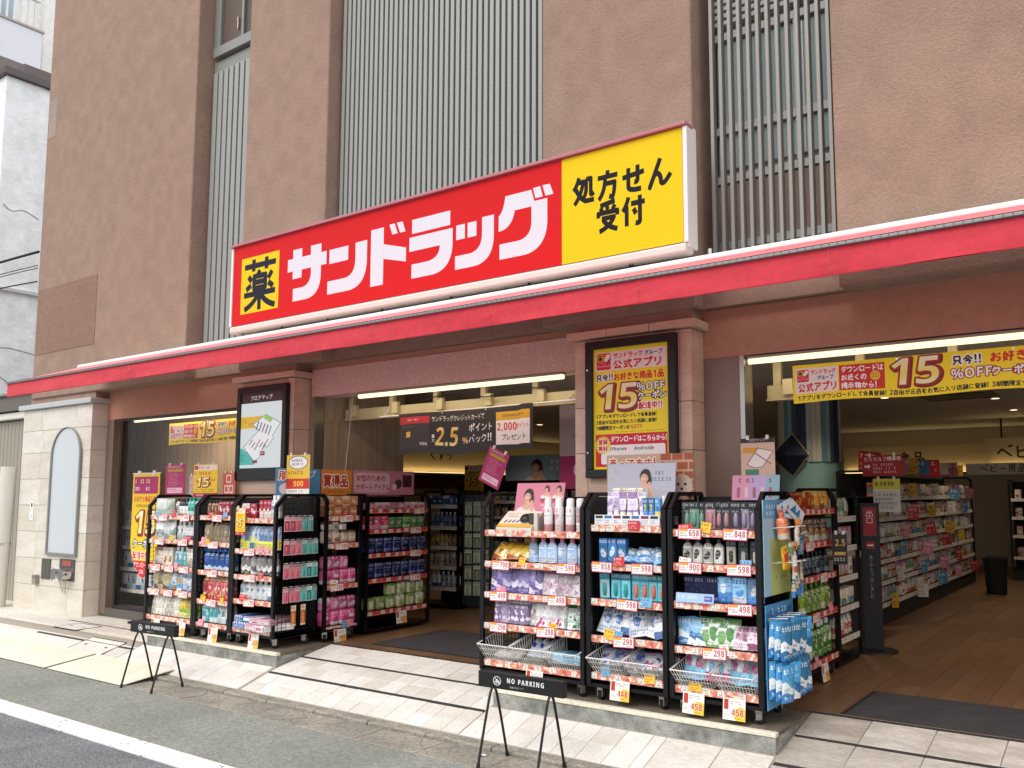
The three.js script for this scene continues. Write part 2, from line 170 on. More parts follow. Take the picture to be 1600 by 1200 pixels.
// ---------------------------------------------------------------- surface materials
const stuccoBump = bumps(512, 48, 3, 2.6, 3), fineBump = bumps(512, 96, 9, 2, 2), waveBump = bumps(256, 8, 12, 0.5, 4);
const MAT = {
  stucco: M(0xffffff, 0.92, { map: mottled(1024, '#997d6c', '#9f8474', { n1: 3, n2: 48, a1: 0.32, a2: 0.08, rep: 0.16, seed: 5, stretch: 1 }), bumpMap: stuccoBump, bumpScale: 0.005 }),
  stuccoDark: M(0xffffff, 0.95, { map: mottled(512, '#5e4334', '#6d5040', { n1: 4, a2: 0.16, rep: 0.5, seed: 8 }), bumpMap: stuccoBump, bumpScale: 0.008 }),
  stuccoPale: M(0xffffff, 0.92, { map: mottled(256, '#a08a80', '#a89086', { n1: 3, a2: 0.08, rep: 0.6, seed: 9 }), bumpMap: stuccoBump, bumpScale: 0.004 }),
  patch: M(0xffffff, 0.92, { map: mottled(512, '#8d6d5c', '#927363', { n1: 3, a2: 0.08, rep: 0.4, seed: 11 }), bumpMap: stuccoBump, bumpScale: 0.005 }),
  lintel: M(0xffffff, 0.8, { map: mottled(512, '#b4826a', '#ba8a73', { n1: 3, a2: 0.05, rep: 0.4, seed: 15 }), bumpMap: fineBump, bumpScale: 0.001 }),
  stone: ['#e0d9cd', '#e5dfd5', '#dcd4c6', '#e3ddd4'].map((c, i) => M(0xffffff, 0.55, { map: mottled(512, c, ['#d5ccbd', '#dbd3c6', '#d0c7b7', '#d8d0c5'][i], { n1: 3, n2: 40, a2: 0.07, rep: 0.9, seed: 21 + i, stretch: 3 }), bumpMap: fineBump, bumpScale: 0.0008 })),
  stonePinkBounce: ['#e0c2ae', '#dabba5', '#e4c8b4'].map((c, i) => M(0xffffff, 0.5, { map: mottled(512, c, ['#d0b09a', '#ccab94', '#d5b8a2'][i], { n1: 3, n2: 40, a2: 0.06, rep: 1.1, seed: 31 + i, stretch: 3 }) })),  // beige column stone with the pink bounce of the awning put into its colour
  concrete: M(0xffffff, 0.9, { map: mottled(512, '#a3a39c', '#7d7e78', { n1: 5, n2: 30, a1: 1.7, a2: 0.25, rep: 0.8, seed: 41 }), bumpMap: fineBump, bumpScale: 0.002 }),
  gutter: M(0xffffff, 0.95, { map: mottled(512, '#9a9486', '#868177', { n1: 5, n2: 60, a1: 1.2, a2: 0.25, rep: 0.9, seed: 44 }), bumpMap: fineBump, bumpScale: 0.003 }),
  asphalt: M(0xffffff, 0.95, { map: mottled(1024, '#77787a', '#6a6b6e', { n1: 6, n2: 200, a1: 0.8, a2: 0.5, speck: 0.6, rep: 0.9, seed: 47 }), bumpMap: bumps(512, 128, 48, 3, 2), bumpScale: 0.004 }),
  green: M(0xffffff, 0.95, { map: mottled(1024, '#8d8e86', '#82847b', { n1: 4, n2: 120, a1: 1.2, a2: 0.2, speck: 0.15, rep: 0.5, seed: 51 }), bumpMap: bumps(512, 128, 52, 3, 2), bumpScale: 0.003 }),
  linePaint: M(0xffffff, 0.8, { map: dtex(1024, (() => { const A = fbm(8, 55, 4), Bq = fbm(90, 57, 2, 0.7); return (u, v) => { const worn = Bq(u, v) + (A(u, v) - 0.5) * 0.5 > 0.80; const t = 0.90 + (A(u, v) - 0.5) * 0.12 + (Bq(u, v) - 0.5) * 0.08; return worn ? [0.5, 0.5, 0.5] : [t, t * 0.996, t * 0.985]; }; })(), true, 0.5), bumpMap: bumps(512, 128, 48, 3, 2), bumpScale: 0.003 }),
  grout: M(0x9d9588, 0.95),
  tile: ['#dcd8d0', '#e0dcd5', '#d8d3ca', '#e2dfd9'].map((c, i) => M(0xffffff, 0.6, { map: mottled(256, c, ['#d3cec4', '#d8d3ca', '#cfc9be', '#dad6ce'][i], { n1: 4, n2: 50, a2: 0.08, rep: 2, seed: 61 + i }) })),
  slab: ['#c0b9af', '#b6aea4', '#c6c0b7'].map((c, i) => M(0xffffff, 0.65, { map: mottled(512, c, ['#aaa298', '#a29a8f', '#b2aba1'][i], { n1: 3, n2: 30, a1: 1.2, a2: 0.12, rep: 1.2, seed: 71 + i, stretch: 4 }) })),
  slabLight: ['#d6d1c8', '#d1ccc2', '#dad6ce'].map((c, i) => M(0xffffff, 0.65, { map: mottled(512, c, ['#ccc6bb', '#c7c1b6', '#d0cbc2'][i], { n1: 3, n2: 30, a1: 0.5, a2: 0.1, rep: 1.1, seed: 81 + i, stretch: 3 }) })),
  stripDark: M(0x2b2a29, 0.7), cream: M(0xffffff, 0.75, { map: mottled(512, '#e6dfca', '#dcd5c0', { n1: 4, a2: 0.08, rep: 0.7, seed: 91 }) }),
  deckMat: M(0xffffff, 0.9, { map: mottled(256, '#7c6f60', '#6a5e51', { n1: 6, a2: 0.3, rep: 2, seed: 93 }) }),
  slatLight: M(0x9a9a95, 0.45, { metalness: 0.25 }), slatGrey: M(0x8d8a82, 0.5, { metalness: 0.3 }), greyPanel: M(0x8f8f88, 0.6), darkGap: M(0x2a2826, 0.9),
  black: M(0x141414, 0.45), blackMatte: M(0x191919, 0.8), white: M(0xe8e6e2, 0.5), offWhite: M(0xddd9cf, 0.6), steel: PM(0xb9b5ae, 0.3, { metalness: 0.9 }), brushed: PM(0x8d7c70, 0.5, { metalness: 0.45 }), chrome: M(0xc9c9c9, 0.15, { metalness: 1 }),  // brushed: brown reflections on the stainless steel are put into its colour
  whiteWall: M(0xffffff, 0.9, { map: mottled(1024, '#f3f4f4', '#e8eaeb', { n1: 4, n2: 40, a1: 1.1, a2: 0.08, rep: 0.2, seed: 101, stretch: 0.5 }), bumpMap: waveBump, bumpScale: 0.02 }),
  whiteWall2: M(0xffffff, 0.9, { map: mottled(512, '#f1eeea', '#e8e5de', { n1: 4, a2: 0.05, rep: 0.25, seed: 105 }) }),
  glass: PM(0xffffff, 0.02, { transmission: 1, thickness: 0, ior: 1.45, specularIntensity: 0.25 }),
  awning: PM(0xee3a4c, 0.75, { map: mottled(512, '#ffffff', '#ece4e4', { n1: 4, n2: 60, a2: 0.06, rep: 0.7, seed: 111 }), transmission: 0.26, thickness: 0, bumpMap: waveBump, bumpScale: 0.006 }),
  dkMetal: M(0x2c2b2b, 0.5, { metalness: 0.5 }), beam: M(0xffffff, 0.9, { map: mottled(256, '#97796a', '#9d8072', { n1: 4, a2: 0.08, rep: 0.5, seed: 115 }) }),
};
const pick = (a) => a[Math.floor(rnd() * a.length)];

// ---------------------------------------------------------------- ground
const RY = -0.285;
tag(mesh('road', bx(-80, 80, RY - 0.2, RY, -60, 60), MAT.asphalt), 'dark grey asphalt road in front of the shop', 'road', null, 'structure');
tag(mesh('painted_shoulder', bx(-40, 20, RY - 0.05, RY + 0.004, 1.3, 2.24), MAT.green), 'grey green painted strip along the edge of the road', 'road', null, 'structure');
tag(mesh('road_line', bx(-40, 20, RY - 0.04, RY + 0.008, 2.24, 2.43), MAT.linePaint), 'solid white line painted along the road', 'road marking', null, 'structure');
const inDoor = (x) => x > -2.0 || (x > -6.72 && x < -4.17);
const py = (x, z) => (z <= 0.62 ? (inDoor(x) ? -0.12 * Math.max(0, z) / 0.62 : -0.115 - 0.005 * Math.max(0, z) / 0.62) : -0.12 - (z - 0.62) * 0.125 / 0.365);
// slab whose top follows the pavement
function slabGeo(x0, x1, z0, z1, dy = 0, t = 0.03) {
  const xm = (x0 + x1) / 2, b = 0.003, Y = (z) => py(xm, z) + dy, q = (x, z, y) => [x, y, z];
  const top = [q(x0 + b, z0 + b, Y(z0)), q(x1 - b, z0 + b, Y(z0)), q(x1 - b, z1 - b, Y(z1)), q(x0 + b, z1 - b, Y(z1))], mid = [q(x0, z0, Y(z0) - b), q(x1, z0, Y(z0) - b), q(x1, z1, Y(z1) - b), q(x0, z1, Y(z1) - b)], low = mid.map(([x, y, z]) => [x, y - t, z]), v = [];
  const quad = (a, b2, c, d) => v.push(...a, ...b2, ...c, ...a, ...c, ...d);
  quad(top[3], top[2], top[1], top[0]);
  for (let i = 0; i < 4; i++) { const j = (i + 1) % 4; quad(top[i], top[j], mid[j], mid[i]); quad(mid[i], mid[j], low[j], low[i]); }
  const g = new THREE.BufferGeometry(); g.setAttribute('position', new THREE.Float32BufferAttribute(v, 3)); g.computeVertexNormals(); return uvm(g, [rnd() * 3, rnd() * 3]);
}
const pavement = thing('pavement', 'pale tiled pavement sloping from the shop doors to the kerb', 'pavement'); pavement.userData.kind = 'structure';
{
  const base = [];
  for (const [x0, x1] of [[-40, -8.9], [-8.9, -6.72], [-6.72, -4.17], [-4.17, -2.0], [-2.0, 6]]) for (const [z0, z1] of [[0, 0.62], [0.62, 0.985]]) base.push(slabGeo(x0, x1, z0, z1, -0.008, 0.12));
  mesh('mortar_bed', merge(base), MAT.grout, pavement);
  const rowsSmall = [[0.012, 0.17], [0.174, 0.333], [0.365, 0.522], [0.526, 0.684], [0.716, 0.85], [0.854, 0.98]];
  const tiles = (name, x0, x1, pitch, rows, mats, gap = 0.004, shift = 0, dy = 0.006) => { let r = 0; for (const [z0, z1] of rows) { let x = x0 - (r++ % 2) * shift; while (x < x1 - 0.01) { const a = Math.max(x, x0), b = Math.min(x + pitch - gap, x1); if (b - a > 0.03) mesh(name, slabGeo(a, b, z0, z1, rr(-0.0012, 0.0012)), pick(mats), pavement); x += pitch; } } };
  tiles('tile', -6.70, -4.19, 0.196, rowsSmall, MAT.tile);
  tiles('tile', -8.9, -6.72, 0.196, [[0.716, 0.85], [0.854, 0.98]], MAT.tile); tiles('tile', -4.18, -2.72, 0.196, [[0.64, 0.80], [0.804, 0.98]], MAT.tile);
  tiles('tile', -8.9, -6.72, 0.196, [[0.626, 0.712]], MAT.tile);
  tiles('paving_slab', -1.985, 3.0, 0.385, [[0.012, 0.333], [0.365, 0.684], [0.716, 0.98]], MAT.slab, 0.005);
  tiles('paving_slab', -2.715, -2.0, 0.385, [[0.64, 0.98]], MAT.slabLight, 0.005);
  tiles('paving_slab', -13.5, -8.92, 0.60, [[-0.24, 0.185], [0.215, 0.46], [0.466, 0.715], [0.745, 0.98]], MAT.slabLight, 0.005, 0.3);
  tiles('paving_slab', -17, -13.51, 0.60, [[-0.3, 0.2], [0.205, 0.6], [0.605, 0.98]], MAT.slabLight, 0.006, 0.3);
  for (const [a, b, z] of [[-6.70, -4.19, 0.349], [-6.70, -4.19, 0.70], [-1.985, 3, 0.349], [-1.985, 3, 0.70], [-11.4, -8.92, 0.2], [-11.0, -8.92, 0.73]]) mesh('dark_strip', slabGeo(a, b, z - 0.0125, z + 0.0125, 0.0015), MAT.stripDark, pavement);
  for (const [a, b, z] of [[-13.5, -11.42, 0.2], [-13.5, -11.02, 0.73]]) mesh('paving_slab', slabGeo(a, b, z - 0.0125, z + 0.0125, 0), MAT.slabLight[1], pavement);
}
const kerb = thing('kerb', 'low worn concrete kerb along the pavement', 'kerb'); kerb.userData.kind = 'structure';
for (let x = -20; x < 4; x += 0.6) {
  mesh('kerb_stone', bx(x, x + 0.594, -0.33, -0.25 + rr(-0.002, 0.002), 0.985, 1.09 + rr(-0.003, 0.003), 0.016), MAT.gutter, kerb);
  mesh('gutter_slab', bx(x + 0.2, x + 0.794, -0.33, -0.277 + rr(-0.001, 0.001), 1.097, 1.395, 0.006), MAT.gutter, kerb);
}
// kerb ramps
for (const [x0, x1, lab] of [[-11.25, -9.28, 'cream steel kerb ramp plate beside the stone pier'], [-9.22, -7.82, 'cream steel kerb ramp plate beside the smaller no parking stand']]) {
  const s = new THREE.Shape([[0.93, -0.206], [1.0, -0.215], [1.42, -0.266], [1.42, -0.272], [1.0, -0.224], [0.93, -0.214]].map(([z, y]) => new THREE.Vector2(z, y)));
  const g = new THREE.ExtrudeGeometry(s, { depth: x1 - x0, bevelEnabled: false }); g.applyMatrix4(new THREE.Matrix4().makeBasis(new THREE.Vector3(0, 0, 1), new THREE.Vector3(0, 1, 0), new THREE.Vector3(-1, 0, 0))); g.translate(x1, 0, 0);
  const t = thing('kerb_ramp', lab, 'ramp'); mesh('plate', uvm(g), MAT.cream, t);
  for (const xx of [x0 + 0.05, (x0 + x1) / 2, x1 - 0.05]) mesh('foot', bx(xx - 0.02, xx + 0.02, -0.276, -0.262, 1.3, 1.36), MAT.blackMatte, t);
}
for (const [x, z, w, d, lab] of [[-10.72, 0.42, 0.5, 0.3, 'small stone filled access cover in the pavement near the pier'], [-9.55, 0.79, 0.7, 0.3, 'larger stone filled access cover between kerb ramp and dark strip']]) {
  const t = thing('access_cover', lab, 'cover', [x, py(x, z) + 0.002, z]); t.rotation.x = z > 0.62 ? 0.294 : 0.008;
  const f = []; for (const s of [-1, 1]) { f.push(bx(-w / 2, w / 2, -0.006, 0.003, s * d / 2 - 0.006, s * d / 2 + 0.006), bx(s * w / 2 - 0.006, s * w / 2 + 0.006, -0.006, 0.0028, -d / 2 + 0.0065, d / 2 - 0.0065)); }
  mesh('frame', merge(f), MAT.stripDark, t); mesh('lid', bx(-w / 2 + 0.008, w / 2 - 0.008, -0.006, 0.0018, -d / 2 + 0.008, d / 2 - 0.008), MAT.slabLight[2], t);
  for (const s of [-1, 1]) mesh('lifting_hole', bx(s * w * 0.3 - 0.025, s * w * 0.3 + 0.025, -0.004, 0.0024, -0.012, 0.012), MAT.stripDark, t);
}
// concrete steps in front of the columns
for (const [x0, x1, lab] of [[-8.87, -6.72, 'concrete display step with cream edge below the floor map screen'], [-4.18, -2.0, 'concrete display step with cream edge below the yellow poster']]) {
  const t = thing('display_step', lab, 'step');
  mesh('step_block', bx(x0, x1, -0.26, -0.028, -0.02, 0.615, 0.006), MAT.concrete, t);
  mesh('step_edge', bx(x0 - 0.004, x1 + 0.004, -0.027, 0, 0.575, 0.622, 0.004), MAT.cream, t);
  mesh('step_top', bx(x0, x1, -0.0275, -0.003, 0.0, 0.574), MAT.deckMat, t);
  const rib = []; for (let z = 0.03; z < 0.56; z += 0.035) rib.push(bx(x0 + 0.01, x1 - 0.01, -0.0035, 0.001, z, z + 0.018)); mesh('grip_ribs', merge(rib), MAT.deckMat, t);
}

// ---------------------------------------------------------------- the shop building
const B = thing('drugstore_building', 'brown stucco shop building with grey vertical slats and stone clad columns', 'building');
const TOP = 10.2, WB = 2.79;
for (const [x0, x1] of [[-13.25, -9.42], [-8.37, -6.98], [-4.19, -2.78], [-1.72, 4.5]]) {
  mesh('wall_panel', bx(x0, x1, WB, TOP, -0.7, 0, 0.018), MAT.stucco, B);
}
mesh('repair_patch', bx(-13.2, -11.55, 3.42, 4.36, -0.02, 0.005), MAT.patch, B);
mesh('repair_patch', bx(-13.2, -12.98, 6.62, 7.2, -0.02, 0.003), MAT.stuccoPale, B);
mesh('return_wall', bx(-13.25, -12.9, -0.3, TOP, -9, -0.71), MAT.stucco, B);
mesh('recess_beam', bx(-12.8, 4.4, 2.80, 3.16, -0.69, -0.13), MAT.beam, B);
mesh('roof_slab', bx(-13.25, 4.5, TOP + 0.005, TOP + 0.3, -9, 0), MAT.stucco, B);
// slatted recesses
function slats(x0, x1, y0, y1, z, pitch, w, d, m) { const g = bx(-w / 2, w / 2, y0, y1, -d, 0, 0.004); const n = Math.round((x1 - x0) / pitch); for (let i = 0; i < n; i++) { const s = mesh('slat', g, m, B); s.position.set(x0 + (i + 0.5) * (x1 - x0) / n, 0, z); s.rotation.y = rr(-0.02, 0.02); } }
slats(-9.33, -8.37, 3.165, 6.56, -0.16, 0.105, 0.078, 0.05, MAT.slatLight);
mesh('recess_panel', bx(-9.41, -8.38, 3.17, 6.75, -0.3, -0.225), MAT.greyPanel, B);
mesh('window_frame', merge([bx(-9.36, -8.38, 6.78, 6.90, -0.3, -0.17), bx(-9.40, -9.27, 6.905, 9.6, -0.3, -0.2), bx(-8.86, -8.82, 6.905, 9.6, -0.3, -0.21)]), M(0x8b8c88, 0.5, { metalness: 0.3 }), B);
const wd1 = mesh('window', bx(-9.265, -8.865, 6.91, 9.6, -0.3, -0.235), M(0x5d4a41, 0.5), B); mesh('handle', bx(-8.95, -8.93, 7.05, 7.2, -0.234, -0.21), MAT.steel, wd1);
mesh('window', bx(-8.815, -8.38, 6.91, 9.6, -0.3, -0.24), M(0x54443c, 0.5), B);
mesh('recess_head', bx(-9.41, -8.38, 9.61, TOP, -0.5, -0.2), MAT.greyPanel, B);
slats(-6.94, -4.21, 3.165, TOP - 0.1, -0.14, 0.0705, 0.044, 0.055, MAT.slatLight);
mesh('recess_panel', bx(-6.97, -4.2, 3.17, TOP, -0.36, -0.205), M(0x8f8f8b, 0.7), B);
slats(-2.70, -1.73, 3.19, TOP - 0.1, -0.10, 0.0745, 0.028, 0.06, MAT.slatGrey);
{ // window band behind the open slats
  const f = M(0xc3c5c5, 0.45, { metalness: 0.3 }), gl = PM(0x9db0b3, 0.25);
  mesh('recess_back', bx(-2.77, -1.73, 3.17, TOP, -0.68, -0.45), M(0x9a9590, 0.9), B);
  mesh('lower_panel', bx(-2.77, -1.73, 3.2, 3.82, -0.449, -0.40), M(0x9a857c, 0.8), B);
  for (const [a, b] of [[3.95, 4.22], [4.30, 4.98]]) for (const [x0, x1] of [[-2.75, -2.12], [-2.08, -1.75]]) { const w = mesh('window', bx(x0, x1, a, b, -0.449, -0.42), gl, B); mesh('stay', bx(x0 + 0.02, x0 + 0.03, a, b, -0.419, -0.412), MAT.steel, w); }
  for (const y of [3.33, 3.86, 4.26, 5.03]) mesh('transom', bx(-2.77, -1.73, y - 0.03, y + 0.03, -0.449, -0.385), f, B);
  mesh('mullion', bx(-2.115, -2.085, 3.9, 5.0, -0.449, -0.39), f, B);
  for (let y = 5.12; y < 6.6; y += 0.06) mesh('louvre', bx(-2.76, -1.74, y, y + 0.035, -0.44, -0.37), f, B);
  mesh('slat_rail', bx(-2.77, -1.73, 3.165, 3.188, -0.2, -0.06), MAT.slatGrey, B);
}
// stone clad pier and columns: every panel a piece
function clad(part, x0, x1, y0, y1, zf, zb, xs, rows, mats, skip) {
  mesh('core', bx(x0 + 0.03, x1 - 0.03, y0, y1, zb, zf - 0.03), M(0x77695c, 0.9), part);
  for (let r = 0; r < rows.length - 1; r++) {
    for (let c = 0; c < xs.length - 1; c++) mesh('stone_panel', bx(xs[c] + 0.002, xs[c + 1] - 0.002, rows[r] + 0.002, rows[r + 1] - 0.002, zf - 0.028, zf + rr(-0.001, 0.001), 0.003), pick(mats), part);
    for (const [xx, s] of [[x1, -1], [x0, 1]]) mesh('stone_panel', bx(xx, xx + s * 0.028, rows[r] + 0.002, rows[r + 1] - 0.002, zb + 0.002, zf - 0.03, 0.003), pick(mats), part);
  }
}
const pier = new THREE.Group(); pier.name = 'stone_pier'; B.add(pier);
clad(pier, -13.43, -11.5, -0.2, 2.63, 0, -0.24, [-13.43, -12.87, -12.82, -11.9, -11.5], [-0.2, 0.22, 0.58, 0.94, 1.3, 1.66, 2.02, 2.33, 2.63], MAT.stone);
mesh('cap', bx(-13.5, -11.46, 2.635, 2.705, -0.26, 0.05, 0.008), M(0xb9bcbc, 0.5), pier);
mesh('cap_course', bx(-13.3, -11.5, 2.71, 2.79, -0.3, -0.03), MAT.stucco, pier);
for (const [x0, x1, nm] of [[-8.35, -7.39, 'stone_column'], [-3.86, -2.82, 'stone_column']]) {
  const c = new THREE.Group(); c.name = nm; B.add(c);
  clad(c, x0, x1, -0.05, 2.64, 0, -0.26, [x0, x0 + 0.12, x1 - 0.10, x1], [-0.05, 0.3, 0.66, 1.02, 1.38, 1.74, 2.1, 2.64], MAT.stonePinkBounce);
  for (let i = 0; i < 3; i++) mesh('cap', bx(x0 - 0.05 + i * (x1 - x0 + 0.1) / 3 + 0.002, x0 - 0.05 + (i + 1) * (x1 - x0 + 0.1) / 3 - 0.002, 2.645, 2.705, -0.26, 0.05, 0.005), pick(MAT.stonePinkBounce), c);
  mesh('cap_course', bx(x0, x1, 2.71, 2.79, -0.3, -0.02), MAT.stucco, c);
}
// lintels over the three openings
mesh('lintel', bx(-11.5, -8.36, 2.42, 2.795, -0.45, -0.2), MAT.lintel, B);
mesh('lintel', bx(-2.82, 4.4, 2.43, 2.795, -0.45, -0.2), MAT.lintel, B);
const [lc, lx] = canvas(1024, 128);
fill(lx, '#d6b0a6', 0, 0, 1024, 128); lx.strokeStyle = '#e8c9be'; lx.lineWidth = 2.4;
for (let i = 0; i < 200; i++) { const x = rnd() * 1024, y = rnd() * 128, a = rnd() * 6.3, l = rr(20, 52); lx.beginPath(); lx.moveTo(x, y); lx.quadraticCurveTo(x + Math.cos(a) * l * 0.6 + rr(-6, 6), y + Math.sin(a) * l * 0.6 + rr(-6, 6), x + Math.cos(a) * l, y + Math.sin(a) * l); lx.stroke(); }
const lt = ctex(lc); lt.wrapS = lt.wrapT = THREE.RepeatWrapping; lt.repeat.set(0.42, 3.3);
tag(mesh('lintel', bx(-7.36, -3.865, 2.45, 2.735, -0.45, -0.2), M(0xffffff, 0.8, { map: lt }), B), 'pink lintel with a pale leaf line pattern');
mesh('lintel_trim', bx(-7.38, -3.865, 2.74, 2.795, -0.45, -0.21), MAT.lintel, B);
// stainless jambs
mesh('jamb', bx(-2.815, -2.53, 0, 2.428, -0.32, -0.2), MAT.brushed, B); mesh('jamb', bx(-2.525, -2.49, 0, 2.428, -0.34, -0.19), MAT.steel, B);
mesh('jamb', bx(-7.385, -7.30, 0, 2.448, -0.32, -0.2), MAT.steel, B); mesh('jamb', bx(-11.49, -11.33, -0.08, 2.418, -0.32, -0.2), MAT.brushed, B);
// ---------------------------------------------------------------- main sign
{
  const S = 2048 / 535, [c, x] = canvas(2048, Math.round(85 * S)); x.scale(S, S);
  fill(x, '#cf151a', 0, 0, 535, 86); fill(x, '#e9c710', 429, 0, 110, 86); fill(x, '#e9c812', 14, 14, 63, 60);
  jtext(x, '薬', 16, 15, 58, { color: '#1d2130', weight: 10, sq: 1.02 });
  const W = '#dbdae2', P = (s) => poly(x, W, s.split(' ').map((q) => q.split(',').map(Number)));
  x.fillStyle = W; const C = (d) => x.fill(new Path2D(d));
  P('91,27 150,27 150,40 91,40'); P('99,18 113,18 113,48 99,48'); C('M126 18H142V48Q142 71 118 71H100V58H112Q127 58 127 44Z');
  P('154,27 181,27 181,41 154,41'); C('M191 26H207V46Q206 71 180 71H152V58H176Q191 57 191 42Z');
  P('212,18 229,18 229,72 212,72'); P('229,34 258,42 258,55 229,48'); P('236,17 243,17 247,27 240,27'); P('245.5,17 253,17 257,27 250,27');
  P('265,18 311,18 311,31 265,31'); C('M262 34H314V50Q312 72 288 72H265V59H284Q299 58 299 47H262Z');
  P('318,33 328,33 328,46 318,46'); P('331,33 341,33 341,46 331,46'); C('M347 31H360V50Q359 72 336 72H317V60H334Q346 59 347 47Z');
  C('M372 18H399L402 28H415V48Q413 71 390 71H366V58H386Q399 57 399 44V32H382Q379 47 365 47V34Q370 31 372 18Z'); P('400.5,17 408,17 410.5,26 403,26'); P('410,16.5 417.5,17 421,26 413,26');
  const t = { color: '#17161a', weight: 16, sq: 0.86 };
  [...'処方せん'].forEach((g, i) => jtext(x, g, [439, 461, 483.5, 506][i], 17, 24.5, t)); [...'受付'].forEach((g, i) => jtext(x, g, [461, 483.5][i], 41.5, 24.5, t));
  const face = PM(0xffffff, 0.6, { map: ctex(c), specularIntensity: 0.35 });
  const s = thing('shop_sign', 'long red and yellow shop sign board with white lettering above the awning', 'sign', [-5.39, 3.62, 0.2]);
  mesh('sign_box', bx(-2.71, 2.71, -0.455, 0.455, -0.065, 0.085, 0.01), MAT.white, s);
  const sf = mesh('sign_face', sheetGeo(5.35, 0.845, 0.01), face, s); sf.position.set(0, 0.003, 0.092);
  mesh('top_rail', bx(-2.715, 2.715, 0.432, 0.46, 0.0, 0.125, 0.006), M(0xb5707a, 0.5), s);
  mesh('bottom_rail', bx(-2.70, 2.70, -0.50, -0.428, -0.02, 0.115, 0.02), M(0xd9d5cb, 0.5), s);
  mesh('side_rail', bx(2.68, 2.715, -0.425, 0.43, 0.09, 0.105, 0.004), MAT.white, s); mesh('side_rail', bx(-2.715, -2.683, -0.425, 0.43, 0.09, 0.105, 0.004), MAT.white, s);
  for (const x0 of [-2.55, -1.9, -1.2, -0.45, 0.4, 1.25, 2.2]) mesh('hook', merge([rod([x0, -0.5, 0.05], [x0, -0.515, 0.05], 0.006), rod([x0, -0.515, 0.05], [x0 + 0.04, -0.515, 0.07], 0.006)]), MAT.dkMetal, s);
  for (const x0 of [-2.3, -0.8, 0.8, 2.2]) mesh('bracket', bx(x0 - 0.03, x0 + 0.03, -0.3, 0.3, -0.2, -0.064), MAT.dkMetal, s);
  mesh('cable_tray', bx(-1.55, 1.25, -0.56, -0.50, -0.16, -0.1), M(0x35302c, 0.8), s);
  mesh('conduit', rod([2.75, -0.6, -0.17], [2.75, -0.42, -0.17], 0.015), MAT.white, s);
}
// ---------------------------------------------------------------- awning
{
  const a = thing('red_awning', 'long red fabric awning rolled out low over the shop front', 'awning');
  const X0 = -11.34, X1 = 4.2, zf = 1.1;
  mesh('cassette', bx(X0 + 0.06, X1, 2.945, 3.075, 0.12, 0.34, 0.03), M(0xe3e1dd, 0.45), a);
  const slope = new THREE.PlaneGeometry(X1 - X0 - 0.1, 1, 140, 6); const p = slope.attributes.position, nz = fbm(8, 77, 3);
  for (let i = 0; i < p.count; i++) { const x = p.getX(i), t = 0.5 - p.getY(i); p.setXYZ(i, x + (X0 + X1) / 2 + 0.05, 3.048 - (3.048 - 2.778) * t - 0.006 * Math.sin(Math.PI * t) + (nz(x * 0.06 + 0.5, t) - 0.5) * 0.008 * Math.sin(Math.PI * t), 0.30 + (zf - 0.02 - 0.30) * t); }
  slope.computeVertexNormals(); mesh('canopy', uvm(slope), MAT.awning, a);
  const fb = mesh('front_bar', bx(X0, X1, 2.752, 2.772, zf - 0.045, zf, 0.005), M(0x8f8f8d, 0.45, { metalness: 0.5 }), a);
  const ribs = []; for (let x = X0 + 0.01; x < X1; x += 0.045) ribs.push(bx(x, x + 0.006, 2.7535, 2.7705, zf, zf + 0.0015)); mesh('bar_grooves', merge(ribs), M(0x6e6e6c, 0.6), fb);
  mesh('bar_cover', bx(X0, X1, 2.7725, 2.779, zf - 0.05, zf - 0.008, 0.006), M(0x3a1a1c, 0.7), a);
  const seams = [X0]; for (let x = -11.0; x < X1; x += 1.195) seams.push(x); seams.push(X1);
  for (let k = 0; k < seams.length - 1; k++) {
    const w = seams[k + 1] - seams[k], g = new THREE.PlaneGeometry(w - 0.002, 0.145, 30, 8), q = g.attributes.position;
    for (let i = 0; i < q.count; i++) { const x = q.getX(i) + (seams[k] + seams[k + 1]) / 2, t = 0.5 - q.getY(i) / 0.145, e = Math.min(q.getX(i) + w / 2, w / 2 - q.getX(i)); q.setXYZ(i, x, 2.752 - 0.152 * t, zf - 0.02 + 0.016 * t * (nz(x * 0.21 + 0.3, t * 0.1) - 0.45) * 2 + 0.004 * Math.exp(-e * 40) * Math.sin(t * 16)); }
    g.computeVertexNormals(); const v = mesh('valance', uvm(g), MAT.awning, a);
    mesh('hem', bx(seams[k] + 0.002, seams[k + 1] - 0.002, 2.596, 2.603, zf - 0.022, zf - 0.018), M(0xb02034, 0.8), v);
  }
  const side = new THREE.BufferGeometry(); side.setAttribute('position', new THREE.Float32BufferAttribute([X0 + 0.004, 2.785, zf - 0.04, X0 + 0.004, 2.603, zf - 0.02, X0 + 0.02, 2.76, 0.8], 3)); side.computeVertexNormals(); mesh('end_flap', uvm(side), MAT.awning, a);
  for (const x of [-11.2, -9.0, -6.2, -3.4, -0.6, 2]) mesh('folding_arm', merge([rod([x, 2.96, 0.15], [x + 0.5, 2.86, 0.6], 0.022), rod([x + 0.5, 2.86, 0.6], [x + 0.1, 2.77, zf - 0.06], 0.02)]), M(0xd8d5cf, 0.4), a);
}
